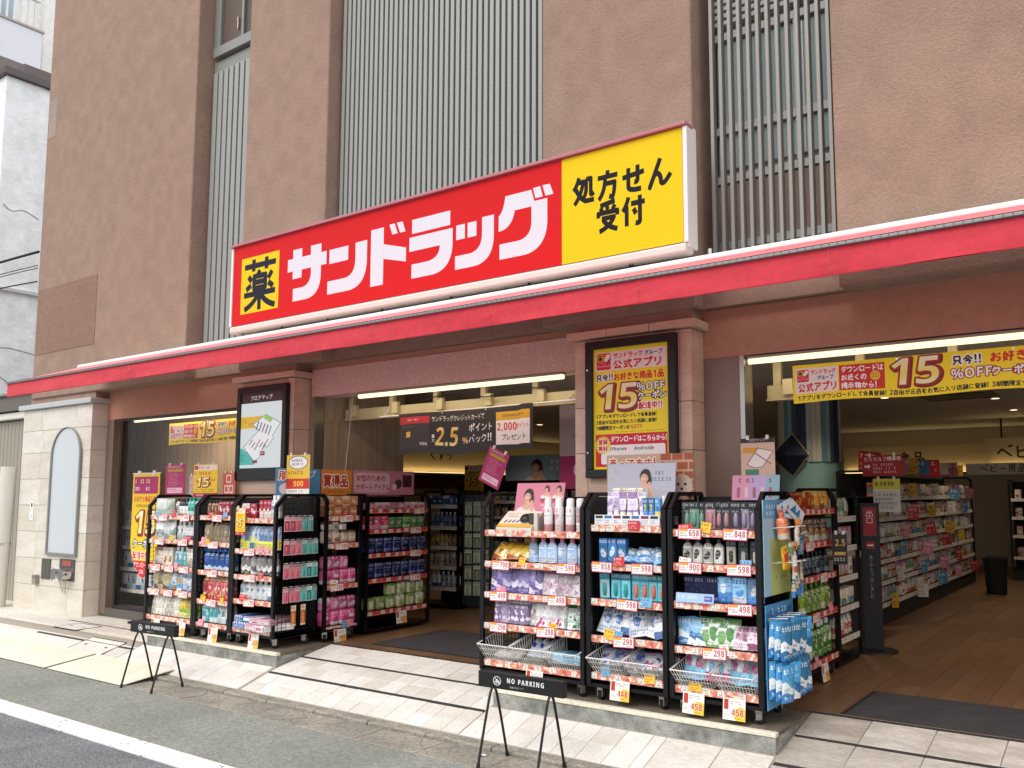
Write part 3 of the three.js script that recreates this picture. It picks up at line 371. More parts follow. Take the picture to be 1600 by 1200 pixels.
// ---------------------------------------------------------------- printed posters and banners
function logo(x, X, Y, s) { x.save(); x.translate(X, Y); x.scale(s / 100, s / 100); x.fillStyle = '#d8232c'; x.beginPath(); x.roundRect(0, 0, 100, 100, 12); x.fill(); fill(x, '#f6c81e', 6, 8, 42, 42); jtext(x, '薬', 8, 10, 38, { weight: 11, color: '#222' }); poly(x, '#fff', [[54, 50], [54, 24], [70, 8], [94, 8], [94, 34], [78, 50]]); poly(x, '#2a4fa0', [[74, 50], [94, 30], [94, 50]]); poly(x, '#f6c81e', [[54, 24], [70, 8], [62, 36]]); jtext(x, 'サンドラッグ', 4, 70, 15, { weight: 15, color: '#fff', gap: 0.02 }); fineprint(x, 6, 56, 88, 8, 1, '#fbe3e0'); x.restore(); }
function big15(x, X, Y, h, edge = '#8e1b1f') { x.save(); x.translate(X, Y); x.font = 'bold ' + h * 1.42 + 'px sans-serif'; x.textBaseline = 'alphabetic'; x.lineJoin = 'round'; x.transform(1.25, 0, -0.12, 1, 0, 0); const y = h * 0.97; for (const [lw, c, o] of [[h * 0.20, '#6e1616', 0.05], [h * 0.17, edge, 0.03], [h * 0.11, '#c8262b', 0], [h * 0.05, '#4e1113', 0]]) { x.lineWidth = lw; x.strokeStyle = c; x.strokeText('15', o * h, y + o * h); } const g = x.createLinearGradient(0, 0, 0, h); g.addColorStop(0, '#fffbd2'); g.addColorStop(0.55, '#fbe96a'); g.addColorStop(1, '#fff8cf'); x.fillStyle = g; x.fillText('15', 0, y); x.restore(); }
const RED = '#d7232b', INK = '#1b1a1c';
function posterCanvas() {
  const [c, x] = canvas(680, 960);
  fill(x, '#ffe81e', 0, 0, 680, 960); fill(x, '#f6efe6', 20, 30, 640, 150); logo(x, 32, 38, 132);
  jtext(x, 'サンドラッグ', 186, 42, 44, { color: RED, weight: 17, gap: 0.02 }); jtext(x, 'グループ', 468, 46, 38, { color: '#203a86', weight: 17 }); jtext(x, '公式アプリ', 184, 98, 74, { color: RED, weight: 17, sq: 1.15, gap: 0.06 });
  jtext(x, '只今!!', 26, 206, 56, { color: INK, edge: '#fff', weight: 17 }); jtext(x, 'お好きな商品1品', 190, 204, 60, { color: RED, weight: 17, sq: 0.93 });
  big15(x, 44, 296, 196); jtext(x, '%OFF', 396, 292, 66, { color: '#fff', edge: INK, edgeW: 9, sq: 1.05 }); jtext(x, 'クーポン', 404, 366, 62, { color: '#fff', edge: INK, weight: 17, edgeW: 9, sq: 0.98 }); jtext(x, '配信中!!', 412, 446, 54, { color: RED, edge: '#fff', weight: 17 });
  jtext(x, '1アプリをダウンロードして会員登録!', 24, 526, 32, { color: INK, weight: 17, sq: 0.98, gap: 0.02 }); jtext(x, '2自由が丘店をお気に入り店舗に登録!', 24, 572, 32, { color: INK, weight: 17, sq: 0.98, gap: 0.02 });
  const w = jtext(x, '3期間限定クーポンを', 24, 618, 32, { color: INK, weight: 17, sq: 0.98, gap: 0.02 }); jtext(x, 'GET!!', 28 + w, 618, 32, { color: RED });
  fineprint(x, 200, 664, 450, 10, 1, '#6b6220'); fill(x, RED, 20, 684, 640, 256);
  jtext(x, 'ダウンロードはこちらから!', 158, 700, 48, { color: '#fff', weight: 17, sq: 0.82, gap: 0.02 });
  x.fillStyle = '#fdfdfb'; x.beginPath(); x.roundRect(70, 770, 570, 150, 18); x.fill(); jtext(x, 'iPhone', 150, 786, 30, { color: '#243049' }); poly(x, RED, [[285, 788], [285, 818], [305, 803]]); jtext(x, 'Android', 370, 786, 30, { color: '#243049' }); poly(x, RED, [[525, 788], [525, 818], [545, 803]]);
  const star = []; for (let i = 0; i < 36; i++) { const r = i % 2 ? 62 : 78, a = i / 36 * 6.2832; star.push([88 + Math.cos(a) * r, 770 + Math.sin(a) * r]); } poly(x, '#f3d94c', star); jtext(x, '登録', 44, 722, 42, { color: RED, edge: '#fff', edgeW: 5, weight: 17 }); jtext(x, '無料', 44, 776, 42, { color: RED, edge: '#fff', edgeW: 5, weight: 17 });
  return c;
}
function bannerCanvas() {
  const [c, x] = canvas(2048, 256);
  fill(x, '#ffe61e', 0, 0, 2048, 256); fill(x, '#f4ece2', 18, 24, 290, 170); logo(x, 30, 34, 82); jtext(x, 'サンドラッグ', 124, 38, 34, { color: RED, weight: 17, sq: 0.82, gap: 0.01 }); jtext(x, 'グループ', 170, 80, 32, { color: '#203a86', weight: 17, sq: 0.8 }); jtext(x, '公式アプリ', 34, 124, 62, { color: RED, weight: 17, sq: 0.84 });
  fill(x, '#d3311f', 316, 24, 292, 172); const o = { color: '#fff', weight: 17, gap: 0.03 }; jtext(x, 'ダウンロードは', 328, 32, 44, { ...o, sq: 0.86 }); jtext(x, 'お近くの', 328, 88, 44, { ...o, sq: 0.92 }); jtext(x, '掲示物から!', 328, 144, 44, { ...o, sq: 0.95 }); x.fillStyle = '#f3c93c'; x.beginPath(); x.arc(548, 108, 32, 0, 7); x.fill(); fineprint(x, 526, 90, 46, 34, 2, '#c0392b');
  big15(x, 640, 18, 165); jtext(x, '只今!!', 1016, 26, 60, { color: INK, edge: '#fff', weight: 17 }); jtext(x, 'お好きな商品1品', 1230, 22, 66, { color: RED, weight: 17 });
  jtext(x, '%OFF', 1006, 106, 66, { color: '#fff', edge: '#8e1b1f', edgeW: 9 }); jtext(x, 'クーポン', 1234, 112, 58, { color: '#fff', edge: '#8e1b1f', edgeW: 9, weight: 17 }); x.fillStyle = '#fff'; x.fillRect(1500, 100, 330, 86); fill(x, RED, 1506, 106, 318, 74); jtext(x, '配信中!!', 1518, 112, 62, { color: '#fff', weight: 17 });
  jtext(x, '1アプリをダウンロードして会員登録! 2自由が丘店をお気に入り店舗に登録! 3期間限定クーポンをGET!!', 30, 208, 34, { color: INK, weight: 15, sq: 0.98, gap: 0.03 });
  return c;
}
const posterTex = ctex(posterCanvas()), bannerTex = ctex(bannerCanvas());
const paper = (t, r = 0.55) => M(0xffffff, r, { map: t });
const bannerMat = paper(bannerTex, 0.5), posterMat = paper(posterTex, 0.45);
// framed poster on the column
{
  const t = thing('framed_poster', 'black framed yellow coupon poster on the stone column', 'poster', [-3.325, 2.09, 0.03]);
  const f = []; f.push(bx(-0.40, 0.40, 0.46, 0.525, -0.028, 0.03, 0.006), bx(-0.40, 0.40, -0.545, -0.48, -0.028, 0.03, 0.006), bx(-0.40, -0.335, -0.4795, 0.4595, -0.028, 0.03, 0.006), bx(0.335, 0.40, -0.4795, 0.4595, -0.028, 0.03, 0.006));
  mesh('frame', merge(f), MAT.black, t); mesh('poster_sheet', sheetGeo(0.672, 0.942, 0.006), posterMat, t).position.set(0, -0.01, 0.0); mesh('backing', bx(-0.336, 0.336, -0.48, 0.46, -0.028, -0.006), MAT.blackMatte, t);
  for (const y of [0.3, -0.35]) mesh('screw', rod([-0.375, y, 0.029], [-0.375, y, 0.033], 0.008), MAT.chrome, t);
}
// floor map screen
{
  const [c, x] = canvas(512, 640); fill(x, '#3a2226', 0, 0, 512, 84); fill(x, '#e9eff1', 0, 84, 512, 556);
  jtext(x, 'フロアマップ', 112, 22, 40, { color: '#fff', weight: 10, gap: 0.15 }); fill(x, '#f3bd25', 0, 200, 280, 100); poly(x, '#f3bd25', [[280, 200], [310, 190], [180, 300], [0, 300]]); fill(x, '#52c3b4', 0, 500, 190, 110); poly(x, '#52c3b4', [[30, 470], [190, 580], [190, 612], [0, 612], [0, 470]]);
  fineprint(x, 16, 222, 80, 34, 2, '#5c4310'); fineprint(x, 12, 520, 60, 70, 3, '#114b45'); fineprint(x, 100, 250, 60, 30, 2, '#5c4310');
  const plan = [[310, 190], [490, 270], [400, 370], [410, 400], [330, 470], [300, 440], [240, 560], [180, 580], [40, 460], [230, 320], [150, 270]]; poly(x, '#fbfbfb', plan); x.strokeStyle = '#5a5f66'; x.lineWidth = 5; x.beginPath(); plan.forEach(([a, b], i) => (i ? x.lineTo(a, b) : x.moveTo(a, b))); x.closePath(); x.stroke();
  poly(x, '#a8d56b', [[310, 190], [400, 230], [370, 262], [280, 220]]); for (let i = 0; i < 5; i++) { x.save(); x.translate(220 + i * 38, 240 + i * 12); x.rotate(0.42); fill(x, ['#54699b', '#54699b', '#c23a44', '#54699b', '#888'][i], 0, 0, 14, 80); x.restore(); } for (let i = 0; i < 7; i++) { x.save(); x.translate(110 + i * 32, 440 + (i % 3) * 22); x.rotate(-0.8); fill(x, ['#c84a52', '#666', '#777'][i % 3], 0, 0, 60, 10); x.restore(); } fill(x, '#a1283c', 250, 500, 60, 36); fill(x, '#a1283c', 160, 575, 60, 24); fineprint(x, 256, 506, 48, 22, 1, '#fff');
  const tex = ctex(c), t = thing('floor_map_screen', 'black framed lit screen with a floor map on the stone column', 'screen', [-7.865, 2.11, 0.035]);
  const f = [bx(-0.42, 0.42, 0.40, 0.475, -0.033, 0.02, 0.006), bx(-0.42, 0.42, -0.53, -0.40, -0.033, 0.02, 0.006), bx(-0.42, -0.355, -0.3995, 0.3995, -0.033, 0.02, 0.006), bx(0.355, 0.42, -0.3995, 0.3995, -0.033, 0.02, 0.006)];
  mesh('frame', merge(f), MAT.black, t); mesh('display', sheetGeo(0.71, 0.80, 0.02), M(0x222222, 0.3, { map: tex, emissive: 0xffffff, emissiveMap: tex, emissiveIntensity: 0.5 }), t).position.set(0, 0, -0.005);
  const l = new THREE.RectAreaLight(0xeaf2f6, 0.5, 0.70, 0.70); l.position.set(0, -0.03, 0.03); l.rotation.y = Math.PI; l.name = 'screen_light'; t.add(l);
}
// banners in the openings
function sagged(w, h, n, f) { const g = new THREE.PlaneGeometry(w, h, n, 6), p = g.attributes.position; for (let i = 0; i < p.count; i++) { const [x, y, z] = f(p.getX(i), p.getY(i)); p.setXYZ(i, x, y, z); } g.computeVertexNormals(); return g; }
function hangBanner(label, m, w, h, p, ry, wave, name = 'vinyl_banner', shape) { const t = thing(name, label, 'banner', p, ry); mesh('printed_vinyl', shape ?? sagged(w, h, 40, (x, y) => [x, y + 0.006 * Math.sin(x * 7) * (0.5 - y / h), wave * Math.sin(x * 5.3 + y * 4)]), m, t); for (let i = 0; i < 4; i++) { const x = -w / 2 + 0.02 + i * (w - 0.04) / 3; mesh('eyelet', rod([x, h / 2 - 0.015, -0.002], [x, h / 2 - 0.015, 0.006], 0.008), MAT.chrome, t); } return t; }
hangBanner('yellow coupon banner hanging in the right doorway under its tube light', bannerMat, 2.1, 0.262, [-1.06, 2.18, -0.16], 0, 0.008);
hangBanner('yellow coupon banner behind the window beside the stone pier', bannerMat, 2.06, 0.262, [-9.16, 2.18, -0.30], 0, 0.004);
{
  const [c, x] = canvas(1280, 320); fill(x, '#241f1e', 0, 0, 1280, 320); x.save(); x.translate(20, 30); fill(x, '#37312e', 0, 40, 290, 210); fill(x, '#b3232d', 0, 0, 290, 56); fineprint(x, 80, 14, 150, 26, 1, '#f3d6d4'); fill(x, '#d9b456', 66, 120, 42, 46); fineprint(x, 30, 76, 110, 8, 1, '#b9b2aa'); jtext(x, 'VISA', 200, 210, 24, { color: '#e8e4dc' }); x.restore();
  jtext(x, 'サンドラッグクレジットカードで', 330, 34, 44, { color: '#f0ebe2', weight: 10, sq: 0.72, gap: 0.02 }); jtext(x, '最大', 330, 176, 30, { color: '#f0ebe2', weight: 11, vertical: true });
  x.save(); const gr = x.createLinearGradient(0, 90, 0, 260); gr.addColorStop(0, '#f5e9b0'); gr.addColorStop(0.5, '#d2a23c'); gr.addColorStop(1, '#f0dc9a'); x.fillStyle = gr; x.font = 'bold 190px sans-serif'; x.transform(0.8, 0, -0.1, 1, 0, 0); x.fillText('2.5', 478, 258); x.restore(); jtext(x, '%', 606, 200, 50, { color: '#e0c070' });
  jtext(x, 'ポイント', 664, 104, 64, { color: '#f3efe8', weight: 11, sq: 0.92 }); jtext(x, 'バック!!', 664, 186, 64, { color: '#f3efe8', weight: 11, sq: 0.92 });
  fill(x, '#f2ece8', 936, 60, 318, 224); fill(x, '#d9a82f', 936, 40, 318, 64); fineprint(x, 1000, 56, 200, 30, 1, '#2b2118'); jtext(x, '2,000', 944, 120, 62, { color: RED, sq: 0.94 }); jtext(x, 'ポイント', 1128, 134, 34, { color: RED, weight: 12, sq: 0.88 }); jtext(x, 'プレゼント', 990, 208, 46, { color: INK, weight: 11 });
  const tex = ctex(c), h = 0.40, w = 1.68;
  hangBanner('black credit card point banner hanging in the middle doorway', paper(tex, 0.5), w, h, [-5.42, 2.02, -0.42], 0, 0, 'vinyl_banner', sagged(w, h, 40, (X, Y) => { const u = X / w + 0.5, v = 0.5 - Y / h; return [X + 0.05 * (1 - u) * v, Y - 0.05 * Math.exp(-u * 9) * v + 0.035 * v * Math.sin(u * 9 + 0.6) * (1 - u) + (u > 0.9 ? 0.01 : 0), 0.03 * Math.sin(u * 7 + 1) + 0.05 * (1 - u) * v]; }));
}
// tube lights at the heads of the openings
for (const [x0, x1, y, z, lab] of [[-2.47, 2.6, 2.385, -0.235, 'long fluorescent tube light over the yellow banner of the right doorway'], [-6.66, -4.14, 2.41, -0.235, 'fluorescent tube light under the patterned pink lintel'], [-10.93, -8.5, 2.385, -0.265, 'fluorescent tube light over the banner behind the shop window']]) {
  const t = thing('tube_light', lab, 'lamp', [(x0 + x1) / 2, y, z]), w = x1 - x0;
  mesh('housing', bx(-w / 2, w / 2, 0.018, 0.036, -0.04, 0.03, 0.004), M(0xa09a8c, 0.6), t); mesh('tube', uvm(new THREE.CylinderGeometry(0.022, 0.022, w, 10).rotateZ(Math.PI / 2)), M(0xfff4d0, 0.4, { emissive: 0xfff0c0, emissiveIntensity: 0.9 }), t);
  const l = new THREE.RectAreaLight(0xffeccb, 9, w, 0.034); l.rotation.x = -Math.PI / 2 + 0.7; l.position.set(0, -0.022, -0.018); l.name = 'tube_glow'; t.add(l);
}
// arched panel, plates, standpipe on the pier
{
  const t = thing('arched_panel', 'tall arched panel with its pale reflection painted in, set in the stone pier', 'panel', [-12.1, 0.64, 0]);
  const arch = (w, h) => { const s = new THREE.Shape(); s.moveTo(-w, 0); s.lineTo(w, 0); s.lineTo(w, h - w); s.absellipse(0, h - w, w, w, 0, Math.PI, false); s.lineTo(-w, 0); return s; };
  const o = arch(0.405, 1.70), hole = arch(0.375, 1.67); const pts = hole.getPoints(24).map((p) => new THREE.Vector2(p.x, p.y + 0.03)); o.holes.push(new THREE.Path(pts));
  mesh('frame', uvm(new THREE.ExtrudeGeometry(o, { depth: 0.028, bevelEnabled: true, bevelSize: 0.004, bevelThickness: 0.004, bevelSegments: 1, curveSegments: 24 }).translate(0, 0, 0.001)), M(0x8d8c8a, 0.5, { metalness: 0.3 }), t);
  mesh('pale_reflection_panel', uvm(new THREE.ExtrudeGeometry(arch(0.378, 1.68), { depth: 0.012, bevelEnabled: false, curveSegments: 24 }).translate(0, 0.012, 0.002)), PM(0xc9d0d3, 0.3), t);  // opaque pane; the pale grey reflection is put into its colour
  const sp = thing('standpipe', 'twin chrome fire hose inlet on a dark wall plate', 'standpipe', [-11.93, 0.46, 0.0]);
  mesh('plate', bx(-0.2, 0.2, -0.14, 0.14, 0.002, 0.012, 0.003), M(0x4b4845, 0.5), sp); mesh('red_label', bx(-0.12, 0.12, 0.05, 0.12, 0.0125, 0.016), M(0xa2584c, 0.6), sp);
  for (const x of [-0.1, 0.09]) { const v = mesh('inlet', merge([uvm(new THREE.CylinderGeometry(0.06, 0.07, 0.1, 18).rotateX(Math.PI / 2).translate(x, -0.05, 0.06)), uvm(new THREE.CylinderGeometry(0.072, 0.072, 0.025, 18).rotateX(Math.PI / 2).translate(x, -0.05, 0.12))]), MAT.chrome, sp); for (let k = 0; k < 3; k++) mesh('lug', rod([x + Math.cos(k * 2.1) * 0.06, -0.05 + Math.sin(k * 2.1) * 0.06, 0.12], [x + Math.cos(k * 2.1) * 0.095, -0.05 + Math.sin(k * 2.1) * 0.095, 0.12], 0.01), MAT.chrome, v); }
  mesh('chain', uvm(new THREE.TubeGeometry(new THREE.CatmullRomCurve3([[-0.1, -0.12, 0.05], [-0.07, -0.24, 0.03], [-0.02, -0.3, 0.02], [0.04, -0.24, 0.03], [0.07, -0.12, 0.05]].map((p) => new THREE.Vector3(...p))), 24, 0.006, 6)), MAT.steel, sp);
  const hp = thing('meter_plate', 'small dark metal hatch beside the chrome fire inlet', 'hatch', [-12.5, 0.45, 0]); mesh('door', bx(-0.12, 0.12, -0.135, 0.135, 0.002, 0.014, 0.003), M(0x54504a, 0.5), hp); mesh('lock', rod([0.08, 0, 0.013], [0.08, 0, 0.02], 0.012), MAT.steel, hp);
  const jb = thing('junction_box', 'small grey box low on the stone pier', 'box', [-12.74, 0.3, 0]); mesh('box', bx(-0.055, 0.055, -0.06, 0.06, 0.002, 0.05, 0.006), M(0x8f8a82, 0.5), jb); mesh('lid', bx(-0.05, 0.05, 0.02, 0.055, 0.0505, 0.054), M(0x7b766f, 0.5), jb);
  const [c, x] = canvas(64, 128); fill(x, '#f2f0ea', 0, 0, 64, 128); x.fillStyle = '#111'; x.beginPath(); x.arc(32, 22, 15, 0, 7); x.fill(); fineprint(x, 12, 46, 40, 30, 2, '#b8322c'); fineprint(x, 14, 86, 36, 32, 2, '#31406e');
  const nl = thing('notice_plate', 'small white notice plate on the stone pier', 'notice', [-13.02, 1.22, 0]); mesh('plate', sheetGeo(0.10, 0.25, 0.004), paper(ctex(c)), nl).position.z = 0.004;
}
// two folding no-parking stands
{
  const [c, x] = canvas(512, 80); fill(x, '#161616', 0, 0, 512, 80); jtext(x, 'NO PARKING', 178, 18, 28, { color: '#f2f2f2', sq: 0.85, gap: 0.14 }); jtext(x, '自由が丘エリア', 198, 58, 11, { color: '#e8e8e8', weight: 10, gap: 0.08 });
  x.strokeStyle = '#f2f2f2'; x.lineWidth = 3.5; x.beginPath(); x.arc(118, 40, 23, 0, 7); x.stroke(); x.beginPath(); x.moveTo(102, 24); x.lineTo(134, 56); x.stroke(); x.lineWidth = 3; x.beginPath(); x.arc(110, 48, 7, 0, 7); x.stroke(); x.beginPath(); x.arc(128, 46, 7, 0, 7); x.stroke(); x.beginPath(); x.moveTo(110, 48); x.lineTo(118, 32); x.lineTo(128, 46); x.moveTo(113, 32); x.lineTo(124, 30); x.stroke();
  const bm = M(0xffffff, 0.4, { map: ctex(c) }), w = 0.67;
  for (const [p, ry, lab] of [[[-3.42, -0.277, 1.25], 0.02, 'black no parking stand before the rack with three wire baskets'], [[-7.56, -0.277, 1.29], 0.05, 'black no parking stand beside the cream kerb ramp']]) {
    const t = thing('no_parking_stand', lab, 'barrier', p, ry, 'no parking stands at the kerb');
    const bd = mesh('board', bx(-w / 2, w / 2, 0.463, 0.563, -0.02, 0.02, 0.004), MAT.black, t); mesh('lettering', sheetGeo(w - 0.01, 0.094, 0.002), bm, bd).position.set(0, 0.513, 0.0215);
    for (const s of [-1, 1]) { const X = s * (w / 2 - 0.11), cv = new THREE.CatmullRomCurve3([[X, 0.006, 0.15], [X, 0.25, 0.085], [X, 0.43, 0.032], [X, 0.475, 0], [X, 0.43, -0.032], [X, 0.25, -0.085], [X, 0.006, -0.15]].map((q) => new THREE.Vector3(...q)), false, 'catmullrom', 0.2); const lg = mesh('leg', uvm(new THREE.TubeGeometry(cv, 40, 0.0085, 8)), MAT.black, t); for (const z of [0.15, -0.15]) mesh('rubber_foot', rod([X, 0.0, z], [X, 0.03, z * 0.95], 0.0115), MAT.blackMatte, lg); }
  }
}
// ---------------------------------------------------------------- package prints: one shared sheet of small designs
const [atlasC, ax] = canvas(2048, 2048); fill(ax, '#ffffff', 0, 0, 2048, 2048);
// two areas of the sheet: small package designs above, larger prints below
const area = { small: { y0: 0, y1: 1060, x: 0, y: 0, h: 0 }, large: { y0: 1064, y1: 2048, x: 0, y: 1064, h: 0 } };
function allocIn(A, w, h, draw) { if (A.x + w + 4 > 2048) { A.x = 0; A.y += A.h + 4; A.h = 0; } const X = A.x, Y = A.y; A.x += w + 4; A.h = Math.max(A.h, h); if (Y + h > A.y1) throw new Error('print sheet is full'); ax.save(); ax.beginPath(); ax.rect(X, Y, w, h); ax.clip(); ax.translate(X, Y); draw(ax, w, h); ax.restore(); return [(X + 1) / 2048, 1 - (Y + h - 1) / 2048, (X + w - 1) / 2048, 1 - (Y + 1) / 2048]; }
const alloc = (w, h, draw) => allocIn(area.large, w, h, draw);
const tint = (c, k) => { const v = hex(c).map((t) => Math.max(0, Math.min(255, Math.round(255 * (t * (1 + k) + k * 0.04))))); return 'rgb(' + v.join(',') + ')'; };
// generic package designs: base colour, bands, an uneven emblem and a lot of small print; three takes of each
function pkg(c1, c2, c3, style = 0, ink = '#ffffff') {
  return [0, 1, 2].map((take) => allocIn(area.small, 64, 84, (x, w, h) => {
    const k = [0, -0.2, 0.12][take]; const a = tint(c1, k), b = tint(take === 2 ? c3 : c2, -k * 0.6), c = tint(take === 2 ? c2 : c3, k * 0.5), sh = (take - 1) * 0.07;
    fill(x, a, 0, 0, w, h);
    const blob = (cx, cy, r, col) => { x.fillStyle = col; x.beginPath(); const n = 9, ph = rnd() * 6; for (let i = 0; i <= n; i++) { const t = i / n * 6.2832, q = r * (1 + 0.28 * Math.sin(t * 2 + ph) + 0.12 * Math.sin(t * 3 + ph * 2)); x.lineTo(cx + Math.cos(t) * q * 1.15, cy + Math.sin(t) * q); } x.fill(); };
    const words = (x0, y0, ww, hh, col, rows) => fineprint(x, x0, y0, ww, hh, rows, col, 0.9);
    if (style === 0) { fill(x, b, 0, h * (0.64 + sh), w, h * 0.4); blob(w * (0.5 + sh), h * (0.5 + sh), w * 0.2, c); words(6, 6, w - 12, 20, ink, 1); words(8, 28, w - 16, 8, ink, 1); words(w * 0.36, h * 0.45, w * 0.34, 10, a, 1); words(6, h * 0.72, w - 12, 18, ink, 2); }
    if (style === 1) { fill(x, b, 0, 0, w, h * (0.28 + sh)); words(5, 4, w - 10, 17, ink, 1); blob(w * 0.5, h * (0.6 + sh), w * 0.26, c); words(8, h * 0.4, w - 16, 12, b, 1); words(14, h * 0.56, w - 28, 12, b, 1); fill(x, b, 0, h * 0.9, w, h * 0.1); words(6, h * 0.8, w - 12, 7, b, 1); }
    if (style === 2) { x.fillStyle = b; x.beginPath(); x.moveTo(0, h * (0.55 + sh)); x.bezierCurveTo(w * 0.3, h * 0.25, w * 0.6, h * 0.9, w, h * (0.4 - sh)); x.lineTo(w, h); x.lineTo(0, h); x.fill(); x.fillStyle = c; x.beginPath(); x.moveTo(0, h * 0.78); x.bezierCurveTo(w * 0.4, h * 0.55, w * 0.6, h, w, h * (0.7 + sh)); x.lineTo(w, h); x.lineTo(0, h); x.fill(); words(5, 6, w - 10, 18, ink, 1); words(8, 27, w - 20, 8, c, 1); words(8, h * 0.58, w - 24, 10, a, 1); words(10, h * 0.82, w - 20, 10, ink, 1); }
    if (style === 3) { for (let i = 0; i < 9; i++) blob(rr(0.12, 0.88) * w, rr(0.42, 0.92) * h, w * rr(0.05, 0.13), [b, c][i % 2]); fill(x, b, 0, 0, w, h * 0.17); words(6, 4, w - 12, 9, ink, 1); words(6, h * 0.22, w - 12, 14, b, 1); words(10, h * 0.6, w - 26, 12, ink, 2); }
    if (style === 4) { fill(x, b, 4, 22, w - 8, h - 27); x.fillStyle = c; x.beginPath(); x.roundRect(w * 0.3, h * 0.42, w * 0.4, h * 0.46, 8); x.fill(); words(5, 4, w - 10, 14, ink, 1); words(8, h * 0.3, w - 16, 8, ink, 1); words(8, h * 0.9, w - 16, 6, ink, 1); }
    if (style === 5) { x.strokeStyle = b; x.lineWidth = 4; for (let i = -3; i < 8; i++) { x.beginPath(); x.moveTo(i * 13, 0); x.lineTo(i * 13 + 28, h); x.stroke(); } fill(x, c, 7, h * 0.3, w - 14, h * 0.36); words(10, h * 0.36, w - 20, 20, ink, 2); words(8, 6, w - 16, 10, ink, 1); }
    for (let i = 0; i < 5; i++) { fill(x, [ink, c, b][i % 3], rnd() * w, rnd() * h, rr(2, 7), rr(1.5, 4)); }
  }));
}
const plain = (c) => allocIn(area.small, 10, 10, (x, w, h) => fill(x, c, 0, 0, w, h));
// price cards and rails
function priceCard(n, big) {
  return alloc(150, big ? 130 : 66, (x, w, h) => {
    fill(x, big ? '#f4efe6' : '#f5f0ec', 0, 0, w, h);
    if (big) { fill(x, '#c0392f', 8, 8, 30, 60); fineprint(x, 46, 14, 94, 26, 2, '#53433f'); x.fillStyle = '#f2c53c'; x.beginPath(); x.arc(w * 0.78, h * 0.72, h * 0.34, 0, 7); x.fill(); jtext(x, n, 58, 62, 42, { color: '#b5202a', sq: 0.86, edge: '#fff', edgeW: 3 }); fineprint(x, 84, 112, 50, 10, 1, '#443a38'); fineprint(x, 10, 92, 40, 18, 2, '#8a4a44'); }
    else { x.strokeStyle = '#cf3e57'; x.lineWidth = 7; x.strokeRect(2, 2, w - 4, h - 4); fill(x, '#e8a13c', 8, 6, 56, 14); fineprint(x, 12, 26, 54, 26, 2, '#4a4350'); jtext(x, n, 70, 10, 38, { color: '#b9414a', sq: 0.8 }); fineprint(x, 100, 50, 40, 9, 1, '#2b3a5c'); }
  });
}
const railCell = alloc(256, 26, (x, w, h) => { fill(x, '#d98f7c', 0, 0, w, h); for (let i = 0; i < 60; i++) { x.fillStyle = ['#f2c3a8', '#f7e3d2', '#cf6250', '#eeae93'][i % 4]; x.beginPath(); x.ellipse(rnd() * w, rnd() * h, rr(3, 8), rr(3, 7), rnd() * 3, 0, 7); x.fill(); } });
const railRed = alloc(256, 26, (x, w, h) => { fill(x, '#c8323c', 0, 0, w, h); fill(x, '#e9b64c', 0, h - 7, w, 3); for (let i = 0; i < 20; i++) fineprint(x, i * 13, 4, 8, 10, 1, '#f3d3c8'); });
const railPale = alloc(256, 26, (x, w, h) => { fill(x, '#ddd6c8', 0, 0, w, h); for (let i = 0; i < 12; i++) { fill(x, '#f2efe8', i * 22, 2, 17, h - 4); fineprint(x, i * 22 + 2, 6, 13, 12, 1, '#8a4f45'); } });
const tagCells = ['#c0392f', '#3a3f4c', '#b58a2c'].map((k) => alloc(36, 24, (x, w, h) => { fill(x, '#eee9e1', 0, 0, w, h); fineprint(x, 3, 3, w - 6, 10, 1, '#4a4448'); fineprint(x, 10, 13, w - 14, 9, 1, k); }));
const popCells = [['#f0c93a', '#a8242a'], ['#c9303a', '#fbe9d8'], ['#f4efe6', '#b8323c'], ['#e58aa0', '#fff4f6'], ['#7fb4d8', '#1f3f74']].map(([c, k]) => alloc(60, 44, (x, w, h) => { fill(x, c, 0, 0, w, h); fineprint(x, 4, 4, w - 8, 16, 1, k); fineprint(x, 6, 22, w - 14, 18, 2, k); }));
const prices = {}; for (const p of ['798', '598', '498', '298', '858', '658', '848', '900', '598', '358', '258']) prices[p] ??= priceCard(p); const bigPrices = {}; for (const p of ['198', '448', '458', '258', '358', '500']) bigPrices[p] = priceCard(p, true);
const atlasTex = ctex(atlasC);
const crinkle = bumps(256, 6, 401, 26, 4, 1.4);
const goods = { film: PM(0xffffff, 0.26, { map: atlasTex, clearcoat: 0.7, clearcoatRoughness: 0.12, bumpMap: crinkle, bumpScale: 0.007 }), card: M(0xffffff, 0.5, { map: atlasTex }), plastic: PM(0xffffff, 0.28, { map: atlasTex, clearcoat: 0.2 }) };
const clearPlastic = PM(0xffffff, 0.1, { transmission: 0.85, thickness: 0, ior: 1.4 });

